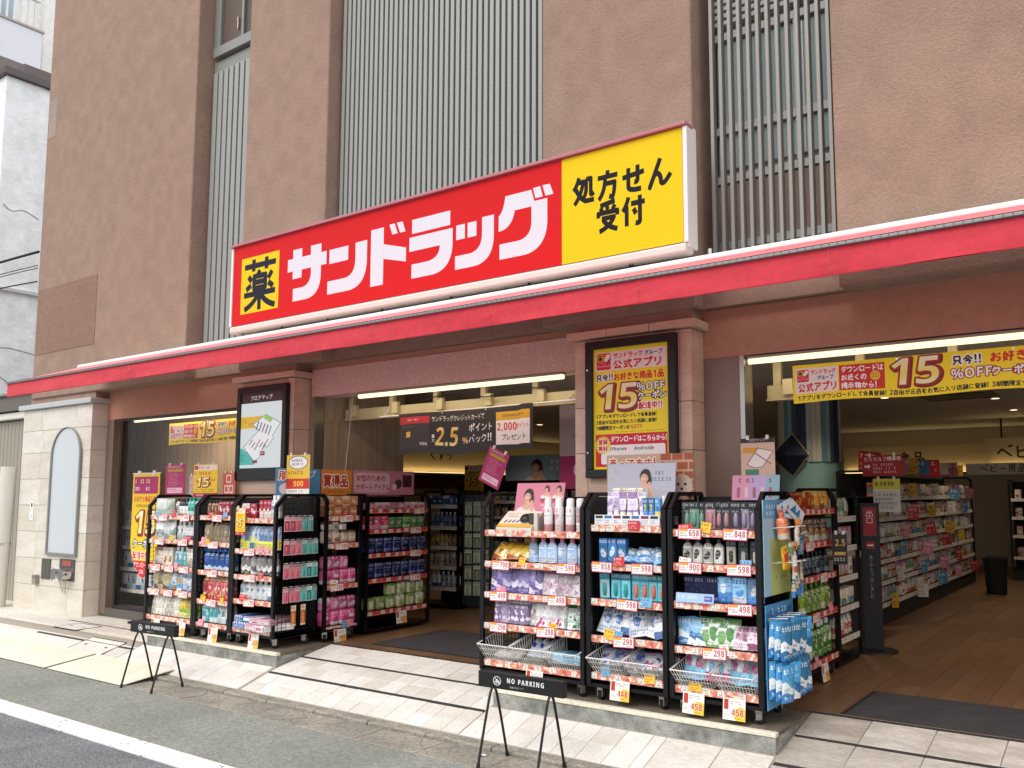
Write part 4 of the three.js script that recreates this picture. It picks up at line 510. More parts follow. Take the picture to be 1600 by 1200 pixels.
// ---------------------------------------------------------------- goods: geometries whose uv lie in a cell of the print sheet
function cellUV(g, cell, f) { if (g.index) g = g.toNonIndexed(); const p = g.attributes.position, n = g.attributes.normal, uv = new Float32Array(p.count * 2); g.computeBoundingBox(); const b = g.boundingBox, c = (i, k) => (p.getComponent(i, k) - b.min.getComponent(k)) / (b.max.getComponent(k) - b.min.getComponent(k) || 1); for (let i = 0; i < p.count; i++) { const side = Math.abs(n.getZ(i)) < 0.35; let u = c(i, 0), v = c(i, 1); if (!f && side) u = Math.abs(n.getY(i)) > 0.6 ? u : 0.04; uv[i * 2] = cell[0] + (cell[2] - cell[0]) * u; uv[i * 2 + 1] = cell[1] + (cell[3] - cell[1]) * v; } g.setAttribute('uv', new THREE.BufferAttribute(uv, 2)); return g; }
const one = (name, geo, m) => { const o = new THREE.Mesh(geo, m); o.castShadow = o.receiveShadow = true; o.name = name; return o; };
const lathe = (pts, seg = 14) => new THREE.LatheGeometry(pts.map(([r, y]) => new THREE.Vector2(r, y)), seg);
const MK = {
  bottle(cell, r, h, cap, flat = 0.7) { const g = new THREE.Group(), b = lathe([[0, 0], [r * 0.94, 0], [r, h * 0.04], [r, h * 0.66], [r * 0.8, h * 0.76], [r * 0.42, h * 0.82], [r * 0.4, h * 0.84]]); b.scale(1, 1, flat); g.add(one('body', cellUV(b, cell, true), goods.plastic)); g.add(one('cap', cellUV(lathe([[r * 0.46, h * 0.835], [r * 0.46, h * 0.985], [r * 0.4, h], [0, h]], 10).scale(1, 1, Math.max(flat, 0.8)), cap, true), goods.plastic)); return g; },
  pump(cell, r, h, cap) { const g = bottle1(cell, r, h * 0.86, cap, 0.7); g.children[1].name = 'collar'; g.add(one('pump_head', cellUV(merge([new THREE.CylinderGeometry(r * 0.12, r * 0.12, h * 0.1, 6).translate(0, h * 0.88, 0), new THREE.BoxGeometry(r * 0.5, h * 0.04, r * 0.5).translate(0, h * 0.94, 0), new THREE.BoxGeometry(r * 0.25, h * 0.03, r * 1.1).translate(0, h * 0.94, r * 0.6)]), cap, true), goods.plastic)); return g; },
  spray(cell, r, h, cap) { const g = bottle1(cell, r, h * 0.82, cap, 0.6); g.children[1].name = 'collar'; g.add(one('trigger', cellUV(merge([new THREE.BoxGeometry(r * 0.6, h * 0.14, r * 1.2).translate(0, h * 0.9, r * 0.2), new THREE.BoxGeometry(r * 0.25, h * 0.14, r * 0.25).rotateX(0.4).translate(0, h * 0.78, r * 0.8)]), cap, true), goods.plastic)); return g; },
  can(cell, r, h, cap) { const g = new THREE.Group(); g.add(one('body', cellUV(lathe([[0, 0], [r, 0], [r, h * 0.72], [r * 0.86, h * 0.76]]), cell, true), goods.plastic)); g.add(one('cap', cellUV(lathe([[r * 0.84, h * 0.755], [r * 0.84, h * 0.94], [r * 0.6, h], [0, h]], 12), cap, true), goods.plastic)); return g; },
  tube(cell, r, h, cap) { const g = new THREE.Group(), b = new THREE.CylinderGeometry(r, r * 0.9, h * 0.8, 12, 4).translate(0, h * 0.6, 0), p = b.attributes.position; for (let i = 0; i < p.count; i++) { const t = (p.getY(i) - h * 0.2) / (h * 0.8); p.setZ(i, p.getZ(i) * (1 - 0.93 * t)); p.setX(i, p.getX(i) * (1 + 0.3 * t)); } b.computeVertexNormals(); g.add(one('body', cellUV(b, cell, true), goods.plastic)); g.add(one('cap', cellUV(new THREE.CylinderGeometry(r * 0.8, r * 0.85, h * 0.2, 12).translate(0, h * 0.1, 0), cap, true), goods.plastic)); return g; },
  pouch(cell, w, h, d, v = 1) { const g = new THREE.BoxGeometry(w, h, d, 6, 8, 2), p = g.attributes.position, nz = vnoise(5, 200 + v); for (let i = 0; i < p.count; i++) { const x = p.getX(i) / w, y = p.getY(i) / h, e = Math.max(0, 1 - Math.abs(x * 2) ** 4) * Math.max(0, 1 - Math.max(0, y * 2) ** 3) * (y < -0.3 ? 0.9 : 1), z = p.getZ(i); p.setZ(i, (Math.abs(z) < 1e-6 ? 0 : Math.sign(z) * (0.002 + d / 2 * e)) * (0.75 + 0.5 * nz(x + 0.5, y + 0.5 + Math.sign(z) * 0.3))); p.setX(i, p.getX(i) * (1 - 0.06 * (1 - e)) + (nz(y + 0.5, 0.2) - 0.5) * 0.03 * w); p.setY(i, p.getY(i) + h / 2 + (nz(x + 0.5, 0.7) - 0.5) * 0.03 * h); } g.computeVertexNormals(); return one('pouch', cellUV(g, cell, true), goods.film); },
  box(cell, w, h, d) { return one('carton', cellUV(new RoundedBoxGeometry(w, h, d, 1, 0.003).translate(0, h / 2, 0), cell), goods.card); },
  pack(cell, w, h, d) { const g = new RoundedBoxGeometry(w, h, d, 2, Math.min(w, h, d) * 0.28).translate(0, h / 2, 0); return one('soft_pack', cellUV(g, cell), goods.film); },
  card(cell, w, h, bub) { const g = new THREE.Group(); g.add(one('card', cellUV(new THREE.BoxGeometry(w, h, 0.002).translate(0, h / 2, 0), cell, true), goods.card)); g.add(one('blister', cellUV(new THREE.SphereGeometry(1, 10, 6, 0, Math.PI).scale(w * 0.22, h * 0.27, 0.013).translate(0, h * 0.36, 0.002), bub, true), goods.plastic)); return g; },
};
const bottle1 = MK.bottle;
for (const k of Object.keys(MK)) { const f = MK[k]; MK[k] = (cell, ...r) => (Array.isArray(cell[0]) ? cell.map((c, i) => f(c, ...(k === 'pouch' ? [r[0], r[1], r[2], (r[3] ?? 1) * 10 + i] : r))) : f(cell, ...r)); }
// ---------------------------------------------------------------- wheeled display racks
const rackMat = M(0x0d0c0f, 0.45, { metalness: 0.2 }), wireMat = M(0x1b1b1d, 0.5, { metalness: 0.3 }), backMat = M(0x0d0d0f, 0.8);
const casterFork = merge([bx(-0.022, 0.022, 0.07, 0.095, -0.022, 0.022), bx(-0.022, -0.017, 0.03, 0.075, -0.02, 0.02), bx(0.017, 0.022, 0.03, 0.075, -0.02, 0.02)]), casterWheel = uvm(new THREE.CylinderGeometry(0.036, 0.036, 0.026, 14).rotateZ(Math.PI / 2).translate(0, 0.036, -0.012));
function wires(a, b, c, d, n1, n2, t = 0.0035) { const L = [], lerp = (p, q, s) => p.map((v, i) => v + (q[i] - v) * s); for (let i = 0; i <= n1; i++) L.push(bar(lerp(a, b, i / n1), lerp(d, c, i / n1), t)); for (let i = 0; i <= n2; i++) L.push(bar(lerp(a, d, i / n2), lerp(b, c, i / n2), t)); return merge(L); }
// local frame: x along the front, origin at the left end of the front on the floor, z out of the front
function makeRack(label, o, W, D, ys, { H = 1.42, grid = 'LR', round = false, rail = railCell, cards = [], casters = true, group, base = 0.11, name = 'display_rack' } = {}) {
  const t = thing(name, label, 'rack', [o.x, o.y ?? 0, o.z], o.ry ?? 0, group), T = 0.028, ch = round ? 0.05 : 0.1;
  for (const x of [T / 2, W - T / 2]) mesh('side_frame', merge([bar([x, base, 0], [x, H - ch, 0], T, 0.034), bar([x, H - ch - 0.006, 0], [x, H, -ch], T, 0.034), bar([x, H, -ch + 0.01], [x, H, -D], T), bar([x, H, -D], [x, base, -D], T), bar([x, base, 0], [x, base, -D], T)]), rackMat, t);
  if (grid.includes('L')) mesh('wire_grid', wires([T / 2, base + 0.02, -0.01], [T / 2, base + 0.02, -D + 0.01], [T / 2, H - 0.02, -D + 0.01], [T / 2, H - ch, -0.01], 9, 26), wireMat, t);
  if (grid.includes('R')) mesh('wire_grid', wires([W - T / 2, base + 0.02, -0.01], [W - T / 2, base + 0.02, -D + 0.01], [W - T / 2, H - 0.02, -D + 0.01], [W - T / 2, H - ch, -0.01], 9, 26), wireMat, t);
  mesh('back_panel', bx(T, W - T, base, H - 0.02, -D - 0.004, -D + 0.004), backMat, t); mesh('base_tray', bx(0, W, base - 0.012, base + 0.012, -D, 0.006), rackMat, t);
  ys.forEach((y, i) => {
    const s = mesh('shelf', bx(T + 0.002, W - T - 0.002, y + 0.012, y + 0.02, -D + 0.006, -0.012), rackMat, t);
    const rl = sheetGeo(W - 2 * T - 0.004, 0.048, 0.006, rail); mesh('price_rail', rl.translate(W / 2, y, -0.002), goods.card, s);
    for (let a = 0.05 + rr(0, 0.1); a < W - 0.07; a += rr(0.09, 0.2)) { const m = mesh('shelf_tag', sheetGeo(rr(0.035, 0.06), 0.036, 0.0015, tagCells[Math.floor(rnd() * 3)]), goods.card, s); m.position.set(a, y + rr(-0.004, 0.006), 0.0025); m.rotation.z = rr(-0.06, 0.06); }
    if (casters) for (let q = 0; q < 2; q++) if (rnd() < 0.62) { const m = mesh('pop_card', sheetGeo(rr(0.06, 0.1), rr(0.045, 0.075), 0.0015, pick(popCells)), goods.card, s); m.position.set(rr(0.08, W - 0.08), y + rr(0.022, 0.04), rr(0.0035, 0.006)); m.rotation.set(rr(-0.2, -0.05), rr(-0.1, 0.1), rr(-0.15, 0.15)); }
    for (const [a, p] of cards[i] ?? []) { const b = p[0] === '!'; const pc = b ? sheetGeo(0.15, 0.13, 0.002, bigPrices[p.slice(1)]) : sheetGeo(0.165, 0.072, 0.002, prices[p]); const m = mesh('price_card', pc, goods.card, s); m.position.set(a, y - (b ? 0.075 : 0.003) , b ? 0.022 : 0.016); m.rotation.set(b ? -0.12 : -0.05, 0, rr(-0.04, 0.04)); }
  });
  if (casters) for (const x of [0.07, W - 0.07]) for (const z of [-0.06, -D + 0.06]) { const c = mesh('caster', casterFork, MAT.steel, t); c.position.set(x, 0, z); c.rotation.y = rr(-0.9, 0.9); mesh('wheel', casterWheel, MAT.blackMatte, c); }
  t.updateMatrixWorld(true);
  return { t, W, D, ys, ry: o.ry ?? 0, H };
}
const tmpV = new THREE.Vector3();
// n goods between a0 and a1 along a rack shelf
function stock(R, i, a0, a1, n, proto, name, label, category, { z = -0.07, lean = 0, jig = 0.05, y, dy = 0, turn = 0, rollj = 0.03, zj = 0.012, group } = {}) {
  for (let k = 0; k < n; k++) {
    const a = a0 + (n === 1 ? 0.5 : (k + 0.5) / n) * (a1 - a0); tmpV.set(a, (y ?? R.ys[i] + 0.0205) + dy, z + rr(-zj, 0)).applyMatrix4(R.t.matrixWorld);
    const c = copyOf(Array.isArray(proto) ? pick(proto) : proto, name, [tmpV.x, tmpV.y, tmpV.z], R.ry + turn + rr(-jig, jig), label, category, n > 1 ? group ?? label.replace(/^an? /, '') : null); c.scale.setScalar(R.k ?? 1); c.rotation.order = 'YXZ'; c.rotation.x = lean + (rollj ? rr(-0.01, 0.01) : 0); c.rotation.z = rr(-rollj, rollj);
  }
}
// white wire basket
const basketMat = M(0xe4e2dc, 0.4, { metalness: 0.1 });
function basketProto(w, d, h) {
  const g = new THREE.Group(), L = [], P = (x, y, z) => [x, y, z], top = [P(-w / 2, h * 0.62, d), P(w / 2, h * 0.62, d), P(w / 2, h, 0), P(-w / 2, h, 0)], bot = [P(-w / 2 + 0.02, 0, d * 0.72), P(w / 2 - 0.02, 0, d * 0.72), P(w / 2 - 0.02, 0, 0.02), P(-w / 2 + 0.02, 0, 0.02)];
  const R = []; for (let i = 0; i < 4; i++) { R.push(rod(top[i], top[(i + 1) % 4], 0.005, 6)); L.push(rod(bot[i], bot[(i + 1) % 4], 0.002, 5)); }
  const lp = (p, q, s) => p.map((v, i) => v + (q[i] - v) * s);
  for (const [i, n] of [[0, 12], [1, 10], [3, 10]]) for (let k = 0; k <= n; k++) L.push(rod(lp(top[i], top[(i + 1) % 4], k / n), lp(bot[i], bot[(i + 1) % 4], k / n), 0.0026, 5));
  for (let k = 1; k < 8; k++) L.push(rod(lp(bot[0], bot[1], k / 8), lp(bot[3], bot[2], k / 8), 0.0026, 5));
  for (const s of [0.35, 0.7]) L.push(rod(lp(bot[0], top[0], s), lp(bot[1], top[1], s), 0.002, 5));
  g.add(one('rim', merge(R), basketMat)); g.add(one('wire_mesh', merge(L), basketMat)); return g;
}
const C = { // plain cap colours
  white: plain('#f3f2ef'), black: plain('#1d1d20'), pink: plain('#e0728e'), teal: plain('#2f9f98'), blue: plain('#3f7fc0'), gold: plain('#c8a24a'), green: plain('#5a9c45'), grey: plain('#9a9b9d'), red: plain('#bb2b36'), clear: plain('#dfe4e2'), navy: plain('#1d2450'), orange: plain('#e58a3a'), coral: plain('#e2755c'), lilac: plain('#b9a4cf'),
};
// ---------------------------------------------------------------- racks by the yellow poster
const zF = 0.545;
const R1 = makeRack('black wheeled rack holding spray cans and three wire baskets', { x: -4.36, z: zF }, 0.95, 0.46, [1.13, 0.895, 0.665, 0.435, 0.165], { grid: 'L', cards: [[], [[0.2, '798'], [0.8, '598']], [[0.18, '498'], [0.72, '498']], [[0.18, '298'], [0.62, '298']], [[0.52, '!198']]] });
const R2 = makeRack('black wheeled rack under the advertisement of a smiling woman', { x: -3.385, z: zF }, 0.63, 0.46, [1.185, 0.92, 0.675, 0.425, 0.175], { grid: 'LR', cards: [[], [[0.13, '858'], [0.45, '598']], [[0.33, '598']], [[0.3, '298']], [[0.27, '!448']]] });
const R3 = makeRack('black wheeled rack with blue refill pouches hung on its side', { x: -2.735, z: zF }, 0.64, 0.46, [1.165, 0.945, 0.70, 0.415, 0.165], { grid: 'LR', cards: [[[0.16, '658'], [0.48, '848']], [[0.16, '900'], [0.5, '598']], [[0.5, '498']], [[0.32, '298']], [[0.17, '!458'], [0.45, '!458']]] });
for (const R of [R1, R2, R3]) R.k = 1.07;
// rack 1
const r1 = 'on the rack with three wire baskets';
stock(R1, 0, 0.54, 0.92, 4, MK.can(pkg('#f3f0ee', '#f0d9d8', '#e9a9ab', 0, '#c86a74'), 0.032, 0.225, C.white), 'spray_can', 'white spray can with pale pink print ' + r1, 'spray can');
stock(R1, 1, 0.40, 0.93, 6, MK.bottle(pkg('#b9cde4', '#a9c1de', '#f2f4f8', 0, '#4a5f96'), 0.04, 0.175, C.pink, 0.6), 'lotion_bottle', 'pale blue lotion bottle with pink cap ' + r1, 'bottle');
stock(R1, 1, 0.06, 0.38, 4, MK.pouch(pkg('#d8a838', '#a8561f', '#f4dd8c', 2, '#5c1c14'), 0.17, 0.15, 0.06, 3), 'foil_pouch', 'shiny gold foil pouch leaning ' + r1, 'pouch', { lean: -0.6, jig: 0.3 });
stock(R1, 1, 0.08, 0.38, 2, MK.box(pkg('#5a1a1c', '#3f1013', '#c8a24a', 1, '#e7cf9a'), 0.12, 0.16, 0.05), 'dark_carton', 'dark red carton behind gold foil pouches ' + r1, 'carton', { z: -0.24 });
stock(R1, 2, 0.05, 0.52, 8, MK.pouch(pkg('#9a88c6', '#d9d2e8', '#7866ad', 2, '#f2eef8'), 0.085, 0.175, 0.045, 5), 'refill_pouch', 'upright lavender refill pouch ' + r1, 'pouch', { jig: 0.5, lean: -0.12 });
stock(R1, 2, 0.54, 0.93, 6, MK.pouch(pkg('#d8cfd4', '#b89fae', '#c98ea6', 3, '#8d5a72'), 0.095, 0.165, 0.05, 7), 'refill_pouch', 'silvery pink refill pouch ' + r1, 'pouch', { jig: 0.45, lean: -0.15 });
stock(R1, 3, 0.08, 0.40, 5, MK.pouch(pkg('#b49bc4', '#e3d9ea', '#9c7fb5', 3, '#5e4577'), 0.09, 0.165, 0.05, 9), 'refill_pouch', 'mauve refill pouch on the lower shelf ' + r1, 'pouch', { jig: 0.4, lean: -0.15 });
stock(R1, 3, 0.42, 0.72, 6, MK.pouch(pkg('#ecebe9', '#d3d0cf', '#cf4f84', 3, '#a8446e'), 0.085, 0.175, 0.045, 11), 'razor_pouch', 'clear pouch with magenta contents ' + r1, 'pouch', { jig: 0.5, lean: -0.15 });
stock(R1, 3, 0.72, 0.93, 4, MK.pouch(pkg('#e4ebe4', '#c6d6c8', '#3f9a58', 3, '#2f7a45'), 0.085, 0.165, 0.045, 13), 'razor_pouch', 'clear pouch with green contents ' + r1, 'pouch', { jig: 0.5, lean: -0.15 });
const bk = basketProto(0.29, 0.30, 0.19);
[0.17, 0.475, 0.78].forEach((a, i) => { tmpV.set(a, R1.ys[4] + 0.024, -0.225).applyMatrix4(R1.t.matrixWorld); copyOf(bk, 'wire_basket', [tmpV.x, tmpV.y, tmpV.z], 0, ['nearly empty white wire basket on the spray can rack', 'white wire basket of blue capped bottles on the spray can rack', 'white wire basket of light blue packs on the spray can rack'][i], 'basket', 'white wire baskets on the racks'); });
stock(R1, 4, 0.37, 0.58, 3, MK.bottle(pkg('#f0f1f4', '#e5e8ef', '#2f49a8', 0, '#3a4fa0'), 0.035, 0.19, C.navy, 0.7), 'roll_on_bottle', 'white bottle with blue emblem lying in wire basket', 'bottle', { z: -0.09, dy: 0.03, lean: -0.75 });
stock(R1, 4, 0.66, 0.92, 3, MK.pack(pkg('#7fc0e6', '#5aa5d8', '#dff0fa', 2, '#ffffff'), 0.11, 0.07, 0.15), 'wipe_pack', 'light blue wipe pack in wire basket', 'pack', { z: -0.09, dy: 0.03, jig: 0.3 });
stock(R1, 4, 0.08, 0.28, 3, MK.pouch(pkg('#f0e4e4', '#dcc2c8', '#c77f96', 3, '#96546a'), 0.12, 0.1, 0.03, 15), 'flat_pouch', 'flat pale pink pouch lying in wire basket', 'pouch', { z: -0.08, dy: 0.02, lean: -1.2 });
// tester display on the top shelf
{
  const [c, x] = canvas(256, 128); fill(x, '#efe2d4', 0, 0, 256, 128); fill(x, '#e2b13c', 0, 104, 256, 24); fineprint(x, 20, 14, 120, 40, 3, '#6a5548'); for (let i = 0; i < 4; i++) { x.fillStyle = '#7a6a86'; x.beginPath(); x.ellipse(40 + i * 30, 84, 9, 14, 0.4, 0, 7); x.fill(); }
  const t = thing('tester_display', 'slanted cream tester display with black dome ' + r1, 'display', [-4.08, 1.151, 0.40]);
  const s = new THREE.Shape([[0, 0], [0.16, 0], [0.16, 0.02], [0, 0.14]].map(([a, b]) => new THREE.Vector2(a, b))); const g = new THREE.ExtrudeGeometry(s, { depth: 0.34, bevelEnabled: false }); g.applyMatrix4(new THREE.Matrix4().makeBasis(new THREE.Vector3(0, 0, 1), new THREE.Vector3(0, 1, 0), new THREE.Vector3(-1, 0, 0))); g.translate(0.17, 0, -0.05);
  mesh('stand', uvm(g), M(0xefe4d6, 0.5), t); const f = mesh('printed_front', sheetGeo(0.33, 0.19, 0.002), paper(ctex(c)), t); f.position.set(0, 0.083, 0.034); f.rotation.x = -0.927 ; mesh('dome', uvm(new THREE.SphereGeometry(0.055, 20, 10, 0, 6.2832, 0, 1.5708).translate(0.08, 0.07, 0.045)), MAT.black, t);
  for (let i = 0; i < 2; i++) mesh('sample_box', bx(0.13 + i * 0.045, 0.165 + i * 0.045, 0, 0.13, 0.06, 0.085), [M(0x4a4740, 0.4), M(0xd8d0c4, 0.4)][i], t);
}
// rack 2
const r2 = 'under the smiling woman advertisement';
{
  const t = thing('carton_display', 'counter display tray of small printed cartons ' + r2, 'display', [-3.07, 1.206, 0.44]); const strip = alloc(300, 40, (x, w, h) => { fill(x, '#e7e7ea', 0, 0, w, h); for (let i = 0; i < 7; i++) { fill(x, ['#2c2d34', '#3a6fae', '#7b2a3c'][i % 3], 6 + i * 42, 4, 34, 10); fineprint(x, 8 + i * 42, 18, 30, 16, 2, '#5c6a86'); } });
  mesh('tray_front', sheetGeo(0.52, 0.07, 0.006, strip).translate(0, 0.035, 0.09), goods.card, t); mesh('tray', bx(-0.26, 0.26, 0, 0.055, -0.18, 0.085), M(0xdedde2, 0.6), t);
}
stock(R2, 0, 0.10, 0.42, 6, MK.tube(pkg('#ece6f2', '#d6cae4', '#b08fc8', 1, '#6f5a8c'), 0.024, 0.16, C.white), 'cream_tube', 'white and lilac cream tube in the display tray', 'tube', { z: -0.1, dy: 0.058, rollj: 0.15 });
stock(R2, 0, 0.10, 0.40, 5, MK.tube(pkg('#e9e2d2', '#d9cfa8', '#8f8a78', 2, '#6d6650'), 0.026, 0.17, C.gold), 'cream_tube', 'beige cream tube in the back row of the tray', 'tube', { z: -0.2, dy: 0.075, rollj: 0.12 });
stock(R2, 0, 0.40, 0.54, 3, MK.box(pkg('#4d8fc8', '#3a76b4', '#f2e14c', 0, '#ffffff'), 0.04, 0.12, 0.03), 'sun_cream_carton', 'blue carton with yellow emblem in the display tray', 'carton', { z: -0.1, dy: 0.058 });
stock(R2, 0, 0.54, 0.6, 2, MK.can(pkg('#efe9ea', '#e5d5d8', '#d8aab4', 1, '#9c7780'), 0.016, 0.19, C.white), 'mist_bottle', 'slim white mist bottle at the end of the tray', 'bottle', { z: -0.12 });
stock(R2, 1, 0.06, 0.28, 3, MK.box(pkg('#3f88c4', '#2d6aa6', '#e9f2f8', 1, '#ffffff'), 0.065, 0.16, 0.04), 'blue_carton', 'upright blue carton ' + r2, 'carton');
stock(R2, 1, 0.26, 0.6, 5, MK.pouch(pkg('#8fb9da', '#4f8cc4', '#f2f4f6', 0, '#ffffff'), 0.13, 0.13, 0.05, 17), 'wipe_pouch', 'light blue wipe pouch lying at a slant ' + r2, 'pouch', { lean: -0.7, jig: 0.6, rollj: 0.35 });
const tealCard = MK.card(pkg('#3c9fb4', '#57b7c8', '#e5a08c', 4, '#f4f6f4'), 0.075, 0.165, C.coral), tealCard2 = MK.card(pkg('#2f8fae', '#63bccb', '#bfe1e4', 4, '#f4f6f4'), 0.075, 0.165, C.teal);
stock(R2, 2, 0.06, 0.32, 3, tealCard2, 'blister_card', 'teal blister card with teal bubble ' + r2, 'blister card', { z: -0.06 }); stock(R2, 2, 0.32, 0.6, 4, tealCard, 'blister_card', 'teal blister card with coral bubble ' + r2, 'blister card', { z: -0.06 });
stock(R2, 3, 0.05, 0.6, 6, MK.pouch(pkg('#eef0f2', '#dfe6ee', '#4f7ab8', 0, '#47639a'), 0.15, 0.17, 0.075, 19), 'cotton_pouch', 'white pouch with blue ring print ' + r2, 'pouch', { lean: -0.35, jig: 0.5, rollj: 0.3, z: -0.09 });
const bk2 = basketProto(0.275, 0.30, 0.17);
[0.17, 0.455].forEach((a, i) => { tmpV.set(a, R2.ys[4] + 0.024, -0.225).applyMatrix4(R2.t.matrixWorld); copyOf(bk2, 'wire_basket', [tmpV.x, tmpV.y, tmpV.z], 0, ['white wire basket beside the post on the smiling woman rack', 'white wire basket over the 448 price sheet'][i] ?? '', 'basket', 'white wire baskets on the racks'); });
stock(R2, 4, 0.06, 0.58, 6, MK.pouch(pkg('#e6e9f4', '#4b66b4', '#d65f8c', 3, '#3f4f94'), 0.15, 0.15, 0.06, 21), 'sheet_pouch', 'white and violet sheet pouch in wire basket', 'pouch', { z: -0.08, dy: 0.03, lean: -0.8, jig: 0.4, rollj: 0.2 });
// rack 3
const r3 = 'on the rack with hung pouches';
const dk = (c) => MK.card(pkg('#232427', '#33363a', c, 4, '#cfd2d4'), 0.07, 0.17, plain(c));
stock(R3, 0, 0.08, 0.24, 3, dk('#6f9a86'), 'blister_card', 'black blister card with green bubble ' + r3, 'blister card', { z: -0.05 }); stock(R3, 0, 0.25, 0.42, 3, dk('#b9838c'), 'blister_card', 'black blister card with pink bubble ' + r3, 'blister card', { z: -0.05 }); stock(R3, 0, 0.43, 0.6, 3, dk('#9a8aa6'), 'blister_card', 'black blister card with mauve bubble ' + r3, 'blister card', { z: -0.05 });
stock(R3, 1, 0.06, 0.36, 4, MK.bottle(pkg('#eceae4', '#dcd7c8', '#2b2b2e', 1, '#3b3a3c'), 0.034, 0.15, C.black, 0.6), 'hair_tonic_bottle', 'white bottle with black cap ' + r3, 'bottle'); stock(R3, 1, 0.38, 0.62, 3, MK.box(pkg('#33383a', '#23282a', '#c7bcae', 4, '#9aa29f'), 0.062, 0.145, 0.04), 'dark_carton', 'dark carton with pale window ' + r3, 'carton');
stock(R3, 2, 0.06, 0.3, 3, MK.box(pkg('#1f2352', '#161a40', '#5a63b8', 2, '#c9cdf0'), 0.085, 0.15, 0.06), 'navy_carton', 'navy carton behind the blue strip ' + r3, 'carton', { z: -0.13 }); stock(R3, 2, 0.32, 0.62, 3, MK.pack(pkg('#8fc0e8', '#4f8fd0', '#f4f7fb', 0, '#2f5aa6'), 0.095, 0.16, 0.06), 'wet_tissue_pack', 'light blue wet tissue pack with white oval ' + r3, 'pack');
{ const strip = alloc(260, 50, (x, w, h) => { fill(x, '#a9c6e6', 0, 0, w, h); fineprint(x, 14, 10, 160, 24, 1, '#eef4fa'); fill(x, '#5b5fa8', 196, 12, 54, 28); fineprint(x, 202, 18, 40, 14, 1, '#fff'); }); const t = thing('shelf_strip', 'pale blue advertising strip on the shelf of navy cartons', 'shelf strip', [-2.55, 0.75, 0.552]); mesh('strip', sheetGeo(0.27, 0.06, 0.003, strip), goods.card, t).rotation.x = -0.15; }
stock(R3, 3, 0.06, 0.22, 3, MK.pouch(pkg('#7fb0d8', '#e9eff4', '#3f74b0', 2, '#ffffff'), 0.13, 0.17, 0.06, 23), 'cotton_pouch', 'sky blue pouch ' + r3, 'pouch', { lean: -0.25, rollj: 0.25 }); stock(R3, 3, 0.2, 0.42, 4, MK.pouch(pkg('#eaf0e8', '#7fae6a', '#4d8c48', 1, '#ffffff'), 0.115, 0.175, 0.06, 25), 'cotton_pouch', 'white pouch with green header ' + r3, 'pouch', { lean: -0.2 }); stock(R3, 3, 0.42, 0.61, 4, MK.pouch(pkg('#d9b9c8', '#efe3e9', '#a8587c', 0, '#8d3f66'), 0.1, 0.14, 0.05, 27), 'cotton_pouch', 'dusty pink pouch ' + r3, 'pouch', { lean: -0.25 });
[0.17, 0.465].forEach((a, i) => { tmpV.set(a, R3.ys[4] + 0.024, -0.225).applyMatrix4(R3.t.matrixWorld); copyOf(bk2, 'wire_basket', [tmpV.x, tmpV.y, tmpV.z], 0, ['white wire basket over the 458 price sheet headed in red', 'white wire basket beside the hanging blue pouches'][i], 'basket', 'white wire baskets on the racks'); });
stock(R3, 4, 0.05, 0.6, 7, MK.pouch(pkg('#dfe9f0', '#7fbfe0', '#dc5f94', 0, '#7a4a78'), 0.12, 0.19, 0.055, 29), 'face_wipe_pouch', 'white and pale blue pouch with pink emblem in wire basket', 'pouch', { z: -0.08, dy: 0.03, lean: -0.3, jig: 0.3, rollj: 0.15 });
